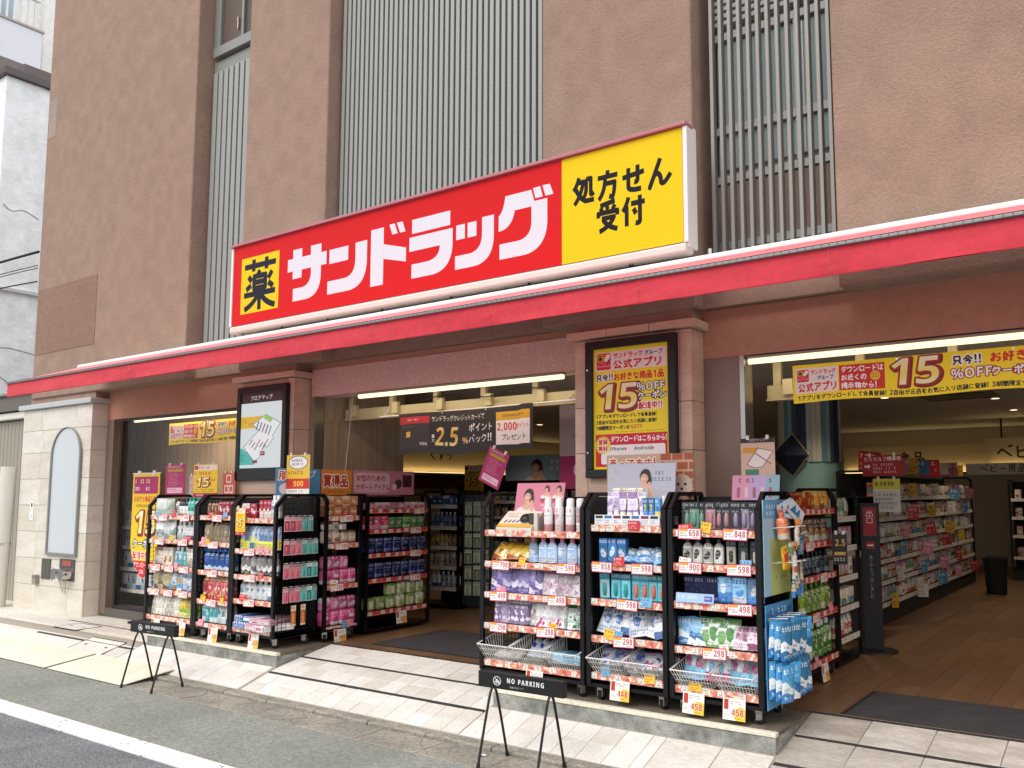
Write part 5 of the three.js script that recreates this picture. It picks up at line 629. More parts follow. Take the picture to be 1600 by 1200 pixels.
// boards and hanging goods on the side of rack 3
{
  const bc = alloc(120, 300, (x, w, h) => { fill(x, '#a9cfe0', 0, 0, w, h); poly(x, '#c5cf7c', [[30, h * 0.42], [w, h * 0.36], [w, h], [30, h]]); fill(x, '#78b4d8', 0, 0, w, h * 0.2); fineprint(x, 14, 14, 90, 40, 2, '#eef6fa'); fineprint(x, 44, h * 0.8, 60, 14, 1, '#6c7438'); });
  const t = thing('hanging_board', 'pale blue and lime hanging display board on the rack side', 'display board', [-2.085, 0.78, 0.3], Math.PI / 2); mesh('board', sheetGeo(0.44, 0.60, 0.006, bc).translate(0, 0.3, 0), goods.card, t);
  for (const y of [0.42, 0.20]) for (const x of [-0.08, 0.02, 0.12]) mesh('hook', rod([x, y, 0.003], [x, y + 0.012, 0.15], 0.003, 6), MAT.white, t);
  const bb = alloc(120, 220, (x, w, h) => { fill(x, '#5aa0d0', 0, 0, w, h); for (let i = 0; i < 3; i++) { poly(x, '#2f78bc', [[i * 40, 20], [i * 40 + 36, 10], [i * 40 + 30, 80], [i * 40 + 6, 86]]); poly(x, '#f0e65a', [[i * 40 + 10, 30], [i * 40 + 24, 28], [i * 40 + 20, 50]]); } fineprint(x, 10, 8, 100, 20, 1, '#eef8fc'); });
  const b2 = thing('hanging_board', 'bright blue strip board carrying two rows of refill pouches', 'display board', [-2.08, 0.10, 0.3], Math.PI / 2); mesh('board', sheetGeo(0.46, 0.63, 0.006, bb).translate(0, 0.315, 0), goods.card, b2);
  for (const y of [0.545, 0.30]) for (const x of [-0.17, -0.06, 0.05, 0.16]) mesh('hook', rod([x, y, 0.003], [x, y + 0.01, 0.12], 0.003, 6), MAT.white, b2);
  const bp = MK.pouch(pkg('#4fa6dc', '#f0f5f8', '#2f86c8', 2, '#ffffff'), 0.115, 0.225, 0.03, 31);
  const put = (proto0, name, label, cat, x, y, z, ry, rz, group) => { const c = copyOf(Array.isArray(proto0) ? pick(proto0) : proto0, name, [x, y, z], ry, label, cat, group); c.rotation.order = 'YXZ'; c.rotation.z = rz; c.rotation.x = rr(-0.05, 0.1); return c; };
  for (const [y, row] of [[0.42, 'upper'], [0.175, 'lower']]) for (let i = 0; i < 4; i++) for (let k = 0; k < 3; k++) put(bp, 'refill_pouch', 'light blue refill pouch hung in the ' + row + ' row on the rack side', 'pouch', -2.045 + k * 0.035, y - 0.01 * k, 0.49 - i * 0.115 - k * 0.012, Math.PI / 2 - 0.35 + rr(-0.08, 0.08), rr(-0.05, 0.05), 'light blue refill pouches in the ' + row + ' row');
  put(MK.pump(pkg('#d97a50', '#c86538', '#f2ddc8', 0, '#fbe9da'), 0.05, 0.2, C.coral), 'pump_bottle', 'orange pump bottle hung high on the lime board', 'bottle', -2.03, 1.13, 0.32, Math.PI / 2, 0.1);
  put(MK.pouch(pkg('#f0c030', '#e8a020', '#d8482c', 5, '#b03820'), 0.11, 0.14, 0.03, 33), 'snack_pouch', 'yellow striped pouch on the lime board', 'pouch', -2.0, 0.95, 0.36, Math.PI / 2, 0.15);
  put(MK.spray(pkg('#f2efe8', '#e4ded2', '#e0773c', 0, '#d86a30'), 0.03, 0.2, C.orange), 'spray_bottle', 'white spray bottle with orange trigger on the lime board', 'bottle', -1.99, 0.92, 0.24, Math.PI / 2, 0.1);
  put(MK.spray(pkg('#f4f2ee', '#e2e4e2', '#e0773c', 0, '#d86a30'), 0.028, 0.17, C.orange), 'spray_bottle', 'white spray bottle hung over the orange pump bottle', 'bottle', -1.985, 1.09, 0.2, Math.PI / 2, 0.1);
  for (let i = 0; i < 4; i++) put(MK.tube(pkg('#e9dcc4', '#d2bb94', '#5a86a8', 2, '#8a6a44'), 0.018, 0.2, C.blue), 'brush_tube', 'slim beige tube hung in the row under the spray bottle', 'tube', -1.99, 0.76 + 0.02 * (i % 2), 0.28 - i * 0.05, Math.PI / 2, rr(-0.1, 0.1), 'slim beige tubes');
  put(MK.card(pkg('#3d6f9a', '#4f86b4', '#d6e2ea', 4, '#f0f4f6'), 0.1, 0.13, C.grey), 'blister_card', 'steel blue card hung beside the spray bottles', 'blister card', -2.0, 1.02, 0.1, Math.PI / 2, 0); put(MK.pouch(pkg('#5f8f5a', '#86b07c', '#e6ead8', 1, '#f0f4ea'), 0.09, 0.08, 0.02, 35), 'small_pouch', 'small green pouch under the spray bottle', 'pouch', -1.99, 1.03, 0.3, Math.PI / 2, 0);
  const fan = alloc(120, 90, (x, w, h) => { fill(x, '#dfe6ea', 0, 0, w, h); poly(x, '#3b7fae', [[10, 70], [40, 10], [56, 50], [80, 8], [90, 60]]); fineprint(x, 70, 50, 44, 30, 2, '#b3262f'); }); const ft = thing('paper_topper', 'spread of printed paper toppers at the top of the rack side', 'topper', [-2.04, 1.32, 0.25], Math.PI / 2 - 0.2); for (let i = 0; i < 3; i++) { const m = mesh('paper', sheetGeo(0.18, 0.1, 0.002, fan), goods.card, ft); m.position.set(0.05 * i, -0.012 * i, 0.01 * i); m.rotation.z = 0.3 - 0.45 * i; }
}
// ---------------------------------------------------------------- racks below the floor map screen
const RA = makeRack('black wheeled rack beside the hanging yellow flag', { x: -9.06, z: zF }, 0.9, 0.46, [1.195, 0.945, 0.67, 0.42, 0.15], { grid: 'LR', cards: [[[0.3, '598'], [0.7, '498']], [[0.25, '598'], [0.68, '498']], [[0.2, '298'], [0.45, '358'], [0.72, '298']], [[0.2, '298'], [0.45, '258'], [0.72, '358']], [[0.25, '!358'], [0.72, '!258']]] });
const RB = makeRack('black wheeled rack with blue spray bottles between two similar racks', { x: -8.145, z: zF }, 0.6, 0.46, [1.2, 0.935, 0.655, 0.37, 0.14], { grid: 'LR', cards: [[[0.35, '298']], [[0.3, '598']], [[0.3, '498']], [[0.3, '298']], [[0.36, '!358']]] });
const RC = makeRack('black wheeled rack with pink and teal cards hung on its side', { x: -7.535, z: zF }, 0.665, 0.46, [1.18, 0.885, 0.64, 0.41, 0.14], { grid: 'L', cards: [[], [[0.28, '258']], [[0.3, '358']], [[0.3, '298']], [[0.4, '!258']]] });
for (const R of [RA, RB, RC]) R.k = 1.1;
const ra = 'on the rack beside the yellow flag', rb = 'on the rack with blue spray bottles', rc = 'on the rack with cards on its side';
stock(RA, 0, 0.06, 0.36, 5, MK.pouch(pkg('#c9d0c6', '#a9b6a6', '#eef0ec', 3, '#5d6f5c'), 0.1, 0.16, 0.05, 41), 'refill_pouch', 'grey green refill pouch ' + ra, 'pouch', { jig: 0.3 }); stock(RA, 0, 0.4, 0.62, 4, MK.bottle(pkg('#ecebe6', '#d8d6ce', '#2a2a2c', 1, '#2c2c2e'), 0.03, 0.16, C.black), 'lotion_bottle', 'white bottle with black cap ' + ra, 'bottle'); stock(RA, 0, 0.62, 0.86, 4, MK.bottle(pkg('#4aa394', '#2f8577', '#dff0ea', 0, '#ffffff'), 0.03, 0.17, C.teal), 'lotion_bottle', 'teal bottle ' + ra, 'bottle');
stock(RA, 1, 0.06, 0.4, 5, MK.pouch(pkg('#eceeec', '#d3dad6', '#9bb0a6', 2, '#5f7a70'), 0.1, 0.19, 0.05, 43), 'refill_pouch', 'white refill pouch on the second shelf ' + ra, 'pouch', { jig: 0.3 }); stock(RA, 1, 0.44, 0.86, 5, MK.pump(pkg('#e9e9e6', '#cfd3d2', '#5b6470', 0, '#3f4854'), 0.04, 0.2, C.white), 'pump_bottle', 'white pump bottle ' + ra, 'bottle');
stock(RA, 2, 0.06, 0.4, 4, MK.box(pkg('#d8c3b0', '#8c6a58', '#f0e6da', 1, '#5a4036'), 0.08, 0.17, 0.05), 'hair_dye_carton', 'beige and brown carton ' + ra, 'carton'); stock(RA, 2, 0.42, 0.66, 3, MK.bottle(pkg('#7fc4cc', '#4f9fac', '#f2f6f6', 0, '#ffffff'), 0.04, 0.18, C.white), 'lotion_bottle', 'pale teal bottle on the middle shelf ' + ra, 'bottle'); stock(RA, 2, 0.67, 0.86, 3, MK.box(pkg('#efe6dc', '#c8b49c', '#8fae9c', 2, '#6a5444'), 0.06, 0.17, 0.05), 'hair_dye_carton', 'cream and green carton ' + ra, 'carton');
stock(RA, 3, 0.08, 0.32, 4, MK.pouch(pkg('#a89a72', '#6f6546', '#e2d9b8', 2, '#3d3722'), 0.13, 0.18, 0.06, 45), 'bath_pouch', 'olive and sand pouch ' + ra, 'pouch', { rollj: 0.15 }); stock(RA, 3, 0.34, 0.6, 4, MK.bottle(pkg('#f0f0ee', '#5f9fd0', '#e0a040', 0, '#3a6fa0'), 0.035, 0.2, C.white), 'shampoo_bottle', 'white and blue bottle on the fourth shelf ' + ra, 'bottle'); stock(RA, 3, 0.6, 0.86, 4, MK.can(pkg('#e9e9ec', '#7f9fc4', '#d9dfe8', 1, '#4a6a94'), 0.032, 0.2, C.white), 'spray_can', 'white and grey blue spray can ' + ra, 'spray can');
stock(RA, 4, 0.05, 0.55, 7, MK.pouch(pkg('#dcd8c8', '#c2bca4', '#f4f2ea', 3, '#7c7658'), 0.12, 0.22, 0.07, 47), 'refill_pouch', 'cream refill pouch on the bottom shelf ' + ra, 'pouch', { jig: 0.3, lean: -0.1 }); stock(RA, 4, 0.56, 0.87, 5, MK.pouch(pkg('#e4c22c', '#7aa83c', '#f4ec9c', 2, '#3f6a24'), 0.11, 0.19, 0.06, 49), 'refill_pouch', 'yellow and green refill pouch ' + ra, 'pouch', { jig: 0.3, lean: -0.1 });
stock(RB, 0, 0.06, 0.3, 4, MK.bottle(pkg('#8a4a32', '#6f3826', '#d8b48c', 0, '#f0dcc0'), 0.03, 0.14, C.black), 'tonic_bottle', 'brown bottle ' + rb, 'bottle'); stock(RB, 0, 0.28, 0.57, 5, MK.box(pkg('#a81f2c', '#7c1420', '#f0e4e0', 1, '#f8e4e0'), 0.055, 0.13, 0.04), 'red_carton', 'red carton ' + rb, 'carton');
stock(RB, 1, 0.04, 0.57, 8, MK.pouch(pkg('#b8a684', '#8a6f4c', '#efe6d2', 3, '#5c4428'), 0.085, 0.18, 0.05, 51), 'refill_pouch', 'bronze refill pouch ' + rb, 'pouch', { jig: 0.4 });
stock(RB, 2, 0.04, 0.57, 6, MK.spray(pkg('#2f62b4', '#234c94', '#dfe8f4', 2, '#ffffff'), 0.045, 0.24, C.blue), 'spray_bottle', 'blue trigger spray bottle ' + rb, 'bottle', { jig: 0.2 });
stock(RB, 3, 0.04, 0.57, 7, MK.pouch(pkg('#c84050', '#e0c060', '#f0e8dc', 3, '#7a1c28'), 0.1, 0.2, 0.055, 53), 'refill_pouch', 'red and gold refill pouch ' + rb, 'pouch', { jig: 0.4, rollj: 0.1 });
stock(RB, 4, 0.05, 0.32, 4, MK.bottle(pkg('#5fb0b8', '#3f909c', '#eaf4f4', 0, '#ffffff'), 0.042, 0.21, C.white), 'mouthwash_bottle', 'teal mouthwash bottle ' + rb, 'bottle'); stock(RB, 4, 0.32, 0.58, 4, MK.bottle(pkg('#eef0ee', '#d3dad8', '#3f8f9c', 0, '#3f7f8a'), 0.042, 0.21, C.white), 'mouthwash_bottle', 'white mouthwash bottle ' + rb, 'bottle');
stock(RC, 0, 0.06, 0.3, 2, MK.box(pkg('#b02436', '#8a1826', '#f2e4e2', 1, '#ffffff'), 0.1, 0.13, 0.06), 'red_carton', 'red carton ' + rc, 'carton'); stock(RC, 0, 0.34, 0.5, 3, MK.box(pkg('#a81f30', '#f0e9e6', '#d8c0b8', 2, '#ffffff'), 0.05, 0.16, 0.05), 'red_carton', 'narrow red carton ' + rc, 'carton'); stock(RC, 0, 0.5, 0.62, 2, MK.bottle(pkg('#f2f1ee', '#dcdad4', '#4f7fb4', 0, '#4a6f9c'), 0.04, 0.2, C.white), 'lotion_bottle', 'white bottle with blue print ' + rc, 'bottle');
stock(RC, 1, 0.04, 0.62, 8, MK.pouch(pkg('#c4d4ec', '#f2ea5c', '#6f94cc', 0, '#3f5f9c'), 0.1, 0.2, 0.05, 55), 'sheet_pouch', 'pale blue pouch with yellow print ' + rc, 'pouch', { jig: 0.2 });
stock(RC, 2, 0.04, 0.62, 7, MK.bottle(pkg('#a8a8a4', '#d8d8d4', '#6a6a68', 2, '#f4f4f2'), 0.036, 0.2, C.grey), 'shampoo_bottle', 'silver bottle ' + rc, 'bottle', { jig: 0.3 });
stock(RC, 3, 0.05, 0.56, 6, MK.bottle(pkg('#f0f0ee', '#e2e5e6', '#6f94b0', 0, '#6a7f94'), 0.042, 0.17, C.white), 'soap_bottle', 'white soap bottle ' + rc, 'bottle');
stock(RC, 4, 0.1, 0.36, 3, MK.pack(pkg('#2f5aa8', '#e8eef6', '#4f7fc8', 5, '#ffffff'), 0.12, 0.06, 0.2), 'tissue_pack', 'flat blue tissue pack ' + rc, 'pack'); stock(RC, 4, 0.1, 0.36, 2, MK.pack(pkg('#2f5aa8', '#e8eef6', '#4f7fc8', 5, '#ffffff'), 0.12, 0.06, 0.2), 'tissue_pack', 'flat blue tissue pack in the second layer ' + rc, 'pack', { dy: 0.06 }); stock(RC, 4, 0.37, 0.63, 3, MK.pack(pkg('#f0e6ea', '#cf4f7c', '#f6f0f2', 5, '#b8386a'), 0.14, 0.06, 0.3), 'tissue_pack', 'white and pink striped tissue pack ' + rc, 'pack', { jig: 0.3 }); stock(RC, 4, 0.42, 0.62, 2, MK.pack(pkg('#f0e6ea', '#cf4f7c', '#f6f0f2', 5, '#b8386a'), 0.14, 0.06, 0.3), 'tissue_pack', 'pink striped tissue pack in the second layer ' + rc, 'pack', { jig: 0.5, dy: 0.06 });
// peg cards on the side of rack C
{
  const side = thing('peg_display', 'black wire peg grid on the rack side carrying pink and teal cards', 'peg panel', [-6.862, 0, 0.3], Math.PI / 2);
  mesh('wire_grid', wires([-0.21, 0.15, 0], [0.21, 0.15, 0], [0.21, 1.34, 0], [-0.21, 1.34, 0], 9, 26), wireMat, side);
  const pinkCard = MK.card(pkg('#ecc8cc', '#e08a98', '#d8506c', 4, '#b83a58'), 0.062, 0.135, plain('#d8586e')), tCard = MK.card(pkg('#cfe4e0', '#7fc4bc', '#2f9f96', 4, '#1f7f78'), 0.062, 0.135, plain('#3aa79e'));
  [1.08, 0.86, 0.64, 0.42].forEach((y, r) => { for (let i = 0; i < 6; i++) { if (r === 0 && i === 5) continue; const z = 0.46 - i * 0.066, pk = i < 3; mesh('peg', rod([-0.16 + i * 0.066, y + 0.142, 0], [-0.16 + i * 0.066, y + 0.148, 0.06], 0.0025, 5), MAT.white, side); copyOf(pick(pk ? pinkCard : tCard), 'peg_card', [-6.862 + 0.035 + rr(0, 0.012), y, z], Math.PI / 2 + rr(-0.1, 0.1), (pk ? 'pink' : 'teal') + ' blister card hung on the peg panel of the rack side', 'peg card', (pk ? 'pink' : 'teal') + ' cards on the peg panel'); } });
  const oc = MK.card(pkg('#e8a06c', '#f0c8a4', '#d86a3c', 1, '#a84820'), 0.055, 0.19, C.orange); for (const z of [0.36, 0.25]) copyOf(pick(oc), 'peg_card', [-6.83, 0.2, z], Math.PI / 2, 'long orange card hung below the pink and teal cards', 'peg card', 'long orange cards');
}
// side racks facing the middle doorway
const RD = makeRack('black wheeled rack of pink soft packs facing the doorway', { x: -6.8, z: 0.04, ry: Math.PI / 2 }, 0.46, 0.45, [1.19, 0.92, 0.52, 0.12], { grid: 'R', round: true, cards: [[[0.25, '498']], [[0.2, '598']], [[0.15, '358']], [[0.2, '!198']]] });
stock(RD, 0, 0.03, 0.43, 4, MK.box(pkg('#c8875c', '#a8643c', '#f0d8b8', 1, '#fbeedd'), 0.095, 0.1, 0.1), 'tea_carton', 'orange brown carton on the rack of pink packs', 'carton'); stock(RD, 0, 0.03, 0.43, 4, MK.box(pkg('#c8875c', '#a8643c', '#f0d8b8', 1, '#fbeedd'), 0.095, 0.1, 0.1), 'tea_carton', 'orange brown carton in the upper layer on the rack of pink packs', 'carton', { dy: 0.101 });
stock(RD, 1, 0.03, 0.43, 4, MK.pack(pkg('#d9c3a8', '#8a6a50', '#f4efe6', 1, '#5c4432'), 0.095, 0.13, 0.1), 'mask_pack', 'cream and brown pack on the rack of pink packs', 'pack'); stock(RD, 1, 0.03, 0.3, 3, MK.pack(pkg('#f0ece4', '#d8cfc0', '#8a7a6a', 1, '#5c4432'), 0.085, 0.09, 0.1), 'mask_pack', 'white pack in the upper layer on the rack of pink packs', 'pack', { dy: 0.13 });
const pinkPack = MK.pack(pkg('#d95f90', '#b83f78', '#f6eef2', 0, '#f8dfe9'), 0.105, 0.15, 0.1), pinkPack2 = MK.pack(pkg('#e07fa6', '#c04884', '#f8eff4', 1, '#ffffff'), 0.105, 0.13, 0.1);
stock(RD, 2, 0.03, 0.43, 4, pinkPack, 'sanitary_pack', 'pink soft pack on the middle shelf facing the doorway', 'soft pack'); stock(RD, 2, 0.03, 0.33, 3, pinkPack2, 'sanitary_pack', 'pale pink soft pack in the upper layer of the middle shelf', 'soft pack', { dy: 0.15 });
stock(RD, 3, 0.02, 0.44, 4, pinkPack, 'sanitary_pack', 'pink soft pack on the bottom shelf facing the doorway', 'soft pack'); stock(RD, 3, 0.02, 0.44, 4, pinkPack2, 'sanitary_pack', 'pale pink soft pack in the upper layer of the bottom shelf', 'soft pack', { dy: 0.15 });
const RE = makeRack('black rack of navy packs just inside the middle doorway', { x: -6.84, z: -0.52, ry: Math.PI / 2 }, 0.93, 0.42, [1.25, 1.04, 0.79, 0.53, 0.2], { grid: '', round: true, rail: railRed, casters: false, base: 0.03, cards: [[[0.75, '298']], [[0.7, '298']], [[0.7, '498']], [[0.7, '358']], [[0.5, '!258']]] });
const re = 'on the rack of navy packs';
stock(RE, 0, 0.05, 0.9, 8, MK.box(pkg('#d9a0ac', '#b8586c', '#f2e4e6', 1, '#ffffff'), 0.095, 0.07, 0.08), 'small_carton', 'small rose carton ' + re, 'carton'); stock(RE, 1, 0.04, 0.34, 3, MK.box(pkg('#c83a5c', '#e890a8', '#f6e4ea', 0, '#ffffff'), 0.09, 0.14, 0.08), 'pink_carton', 'crimson carton ' + re, 'carton'); stock(RE, 1, 0.34, 0.9, 5, MK.pack(pkg('#5f9a54', '#3f7a3c', '#d8ecc4', 0, '#f0f8e8'), 0.105, 0.13, 0.08), 'green_pack', 'green pack ' + re, 'soft pack');
const navy = MK.pack(pkg('#1f2a5c', '#141c44', '#4f63b4', 0, '#d8dcf4'), 0.12, 0.17, 0.1); stock(RE, 2, 0.04, 0.9, 7, navy, 'diaper_pack', 'navy pack on the upper of two shelves ' + re, 'soft pack'); stock(RE, 3, 0.04, 0.9, 7, navy, 'diaper_pack', 'navy pack on the lower of two shelves ' + re, 'soft pack');
const lime = MK.pack(pkg('#b8c88c', '#8aa45c', '#f0f4e0', 1, '#4f6a34'), 0.115, 0.135, 0.1); stock(RE, 4, 0.04, 0.9, 6, lime, 'tissue_pack', 'pale lime pack ' + re, 'soft pack'); stock(RE, 4, 0.34, 0.9, 4, lime, 'tissue_pack', 'pale lime pack in the upper layer ' + re, 'soft pack', { dy: 0.135 });
// rack of green bottles inside the right doorway
const RH = makeRack('black wheeled rack of green bottles inside the right doorway', { x: -2.22, z: -0.36, ry: Math.PI / 2 }, 0.98, 0.42, [1.28, 1.03, 0.78, 0.5, 0.15], { grid: '', round: true, rail: railRed, cards: [[], [[0.3, '298']], [[0.6, '358']], [[0.4, '258']], [[0.55, '!198']]] });
const rh = 'on the rack of green bottles';
stock(RH, 0, 0.05, 0.5, 5, MK.box(pkg('#a8301f', '#7c1f14', '#e8c04c', 1, '#f4e0a0'), 0.085, 0.13, 0.08), 'red_carton', 'red and gold carton ' + rh, 'carton'); stock(RH, 0, 0.5, 0.95, 4, MK.can(pkg('#d8962c', '#b86f1c', '#f4e4a8', 0, '#5c2c10'), 0.05, 0.14, C.gold), 'round_tub', 'amber round tub ' + rh, 'tub');
stock(RH, 1, 0.05, 0.95, 6, MK.pouch(pkg('#6a4a34', '#a87c50', '#f0e8da', 2, '#f4ead8'), 0.14, 0.18, 0.06, 61), 'coffee_pouch', 'brown foil pouch ' + rh, 'pouch'); stock(RH, 2, 0.05, 0.95, 9, MK.bottle(pkg('#2c3036', '#1f2328', '#7f96b0', 0, '#c9d2dc'), 0.036, 0.17, C.black), 'dark_bottle', 'dark bottle ' + rh, 'bottle');
const gb = MK.bottle(pkg('#7f9c2c', '#5f7c1f', '#dfe4c0', 0, '#f4f4e0'), 0.042, 0.22, C.green, 0.9), gb2 = MK.bottle(pkg('#4f8c2c', '#3a701f', '#e4ecd8', 0, '#f4f8ec'), 0.046, 0.27, C.white, 0.9); stock(RH, 3, 0.04, 0.94, 8, gb, 'tea_bottle', 'olive green drink bottle on the fourth shelf ' + rh, 'bottle'); stock(RH, 4, 0.04, 0.94, 8, gb2, 'tea_bottle', 'large green drink bottle on the bottom shelf ' + rh, 'bottle');
// ---------------------------------------------------------------- signs standing and hanging about the racks
function miniPrint(w, h, draw) { return alloc(w, h, draw); }
function signSheet(name, label, cell, w, h, p, ry = 0, rx = 0, rz = 0, clip = true) { const t = thing(name, label, 'sign', p, ry); const s = mesh('printed_sheet', sheetGeo(w, h, 0.004, cell), goods.card, t); s.rotation.set(rx, 0, rz); if (clip) for (const a of [-w * 0.33, w * 0.33 - 0.02]) mesh('clip', bx(a, a + 0.02, h / 2 - 0.01, h / 2 + 0.02, -0.006, 0.008), MAT.white, s); return t; }
const mini15 = miniPrint(150, 170, (x, w, h) => { fill(x, '#f6cd1c', 0, 0, w, h); fill(x, '#f2e6dc', 6, 6, w - 12, 26); fineprint(x, 30, 10, 100, 18, 1, '#b8262e'); fill(x, '#b8262e', 6, 8, 20, 20); fineprint(x, 10, 38, 130, 22, 1, '#b8262e'); big15(x, 14, 70, 46); fineprint(x, 92, 74, 50, 40, 2, '#8a2a24'); fineprint(x, 12, 126, 126, 18, 2, '#4a3a10'); fill(x, '#b8262e', 0, 148, w, 22); fineprint(x, 20, 152, 110, 14, 1, '#fff'); });
const pinkPanel = miniPrint(120, 150, (x, w, h) => { fill(x, '#a8205c', 0, 0, w, h); fill(x, '#b09020', 14, 22, w - 28, 14); fineprint(x, 12, 6, 96, 14, 1, '#f4d8e4'); for (let i = 0; i < 9; i++) fineprint(x, 20, 42 + i * 7, 80, 6, 1, '#e8c4d4'); fill(x, '#e6bccb', 14, 112, w - 28, 26); fineprint(x, 18, 116, 80, 16, 2, '#a8205c'); });
signSheet('rack_poster', 'magenta price list panel clipped above the rack beside the flag', pinkPanel, 0.39, 0.35, [-9.34, 1.6, 0.1]); signSheet('rack_poster', 'yellow fifteen percent sign clipped above the rack beside the flag', mini15, 0.45, 0.36, [-8.71, 1.585, 0.12]); signSheet('rack_poster', 'magenta price list panel hung askew in the middle doorway', pinkPanel, 0.24, 0.32, [-4.78, 1.65, -0.1], 0, 0, -0.42);
signSheet('price_flag', 'small yellow fifteen percent flag on the rack post', mini15, 0.15, 0.26, [-7.39, 1.17, 0.572]);
signSheet('rack_poster', 'pale pink notice beside the yellow fifteen percent sign', miniPrint(80, 90, (x, w, h) => { fill(x, '#d9b8b4', 0, 0, w, h); fineprint(x, 8, 8, 64, 70, 5, '#8a4a50'); }), 0.2, 0.24, [-9.0, 1.53, 0.07]);
signSheet('rack_poster', 'coral notice with white squares behind the yellow sign', miniPrint(80, 90, (x, w, h) => { fill(x, '#d8644c', 0, 0, w, h); x.strokeStyle = '#f4e4dc'; x.lineWidth = 5; x.strokeRect(26, 12, 30, 24); x.strokeRect(14, 50, 24, 24); x.strokeRect(46, 50, 24, 24); }), 0.2, 0.26, [-8.36, 1.54, 0.07]);
signSheet('rack_poster', 'yellow cartoon free topper with a red 500 band', miniPrint(130, 170, (x, w, h) => { fill(x, '#e6c23c', 0, 0, w, h); x.fillStyle = '#efeae4'; x.beginPath(); x.ellipse(65, 34, 52, 28, 0, 0, 7); x.fill(); x.strokeStyle = '#31406e'; x.lineWidth = 3; x.stroke(); fineprint(x, 30, 18, 72, 32, 2, '#31406e'); fineprint(x, 12, 68, 106, 24, 1, '#b8452c'); fill(x, '#cf3424', 0, 104, w, 44); jtext(x, '500', 40, 112, 26, { color: '#f6d44c' }); fill(x, '#f0ece6', 0, 148, w, 22); fineprint(x, 16, 152, 90, 14, 1, '#5a4a44'); }), 0.34, 0.37, [-6.82, 1.62, 0.36]);
const tops = [[0.48, -0.05, '#5aa6d8', 'blue sky topper sign with white cloud print', (x, w, h) => { x.fillStyle = '#f3f6f8'; for (const [a, b, r] of [[40, 90, 26], [70, 80, 30], [110, 94, 24]]) { x.beginPath(); x.arc(a, b, r, 0, 7); x.fill(); } jtext(x, 'うプ', 92, 8, 34, { color: '#fff', weight: 12 }); jtext(x, '肌', 12, 12, 40, { color: '#b8323c', edge: '#fff', weight: 12 }); }], [-0.06, -0.46, '#e0913a', 'orange topper sign with large red bargain lettering', (x, w, h) => { jtext(x, '買得品', 10, 26, 56, { color: '#b8281f', edge: '#fbeee0', weight: 14, sq: 0.86, gap: 0.02 }); fineprint(x, 40, 96, 100, 14, 1, '#7a3a14'); }], [-0.47, -1.36, '#d98aa0', 'pink topper sign of women support items', (x, w, h) => { x.fillStyle = '#eac4cf'; x.beginPath(); x.roundRect(6, 12, w * 0.56, h - 24, 20); x.fill(); jtext(x, '女性のための', 12, 22, 30, { color: '#b0284c', weight: 13, sq: 0.72 }); jtext(x, 'サポートアイテム', 12, 66, 30, { color: '#b0284c', weight: 13, sq: 0.62 }); x.fillStyle = '#5a3038'; x.beginPath(); x.ellipse(w * 0.72, h * 0.55, 18, 24, 0.3, 0, 7); x.fill(); x.fillStyle = '#efd5c8'; x.beginPath(); x.ellipse(w * 0.66, h * 0.66, 12, 16, 0, 0, 7); x.fill(); fill(x, '#4a2a34', w * 0.8, 20, 44, 60); }]];
for (const [z0, z1, bg, lab, f] of tops) { const cell = miniPrint(Math.round(180 * (z0 - z1 > 0.6 ? 1.6 : 1)), 120, (x, w, h) => { fill(x, bg, 0, 0, w, h); f(x, w, h); }); signSheet('topper_sign', lab, cell, z0 - z1 - 0.01, 0.26, [-7.0, 1.55, (z0 + z1) / 2], Math.PI / 2, 0, 0, false); }
function woman(x, X, Y, s, top = '#e9e4e0') {
  x.save(); x.filter = 'blur(1.6px)'; x.translate(X, Y); x.scale(s / 100, s / 100); x.rotate(0.06);
  const hair = '#30231f', skin = '#dcae94', E = (c, a, b, p, q, r = 0) => { x.fillStyle = c; x.beginPath(); x.ellipse(a, b, p, q, r, 0, 7); x.fill(); };
  E(hair, 52, 36, 20, 24, 0.1); E(hair, 66, 48, 10, 20, -0.2); x.fillStyle = skin; x.beginPath(); x.moveTo(44, 56); x.lineTo(58, 56); x.quadraticCurveTo(58, 74, 84, 80); x.lineTo(92, 110); x.lineTo(10, 110); x.quadraticCurveTo(14, 80, 40, 76); x.fill();
  x.fillStyle = top; x.beginPath(); x.moveTo(2, 112); x.quadraticCurveTo(8, 86, 30, 82); x.quadraticCurveTo(50, 104, 72, 82); x.quadraticCurveTo(94, 86, 98, 112); x.fill();
  E(skin, 49, 42, 14.5, 19, 0.08); E('#e6bfa8', 45, 46, 7, 8); x.fillStyle = hair; x.beginPath(); x.moveTo(33, 40); x.quadraticCurveTo(36, 18, 56, 20); x.quadraticCurveTo(68, 24, 66, 46); x.quadraticCurveTo(60, 30, 50, 28); x.quadraticCurveTo(38, 28, 33, 40); x.fill();
  for (const a of [43, 55]) { E('#3a2a26', a, 41, 2.1, 1.1, 0.1); x.strokeStyle = '#4a3630'; x.lineWidth = 1; x.beginPath(); x.moveTo(a - 3.5, 36.5); x.quadraticCurveTo(a, 35, a + 3.5, 37); x.stroke(); }
  x.strokeStyle = '#b04a4c'; x.lineWidth = 1.8; x.beginPath(); x.moveTo(44, 52); x.quadraticCurveTo(49, 56, 55, 52); x.stroke(); E('#c99680', 48.5, 47, 1.6, 1); E(skin, 68, 62, 6, 9, 0.5); x.fillStyle = skin; x.beginPath(); x.moveTo(64, 66); x.lineTo(74, 64); x.lineTo(84, 100); x.lineTo(70, 100); x.fill(); x.restore();
}
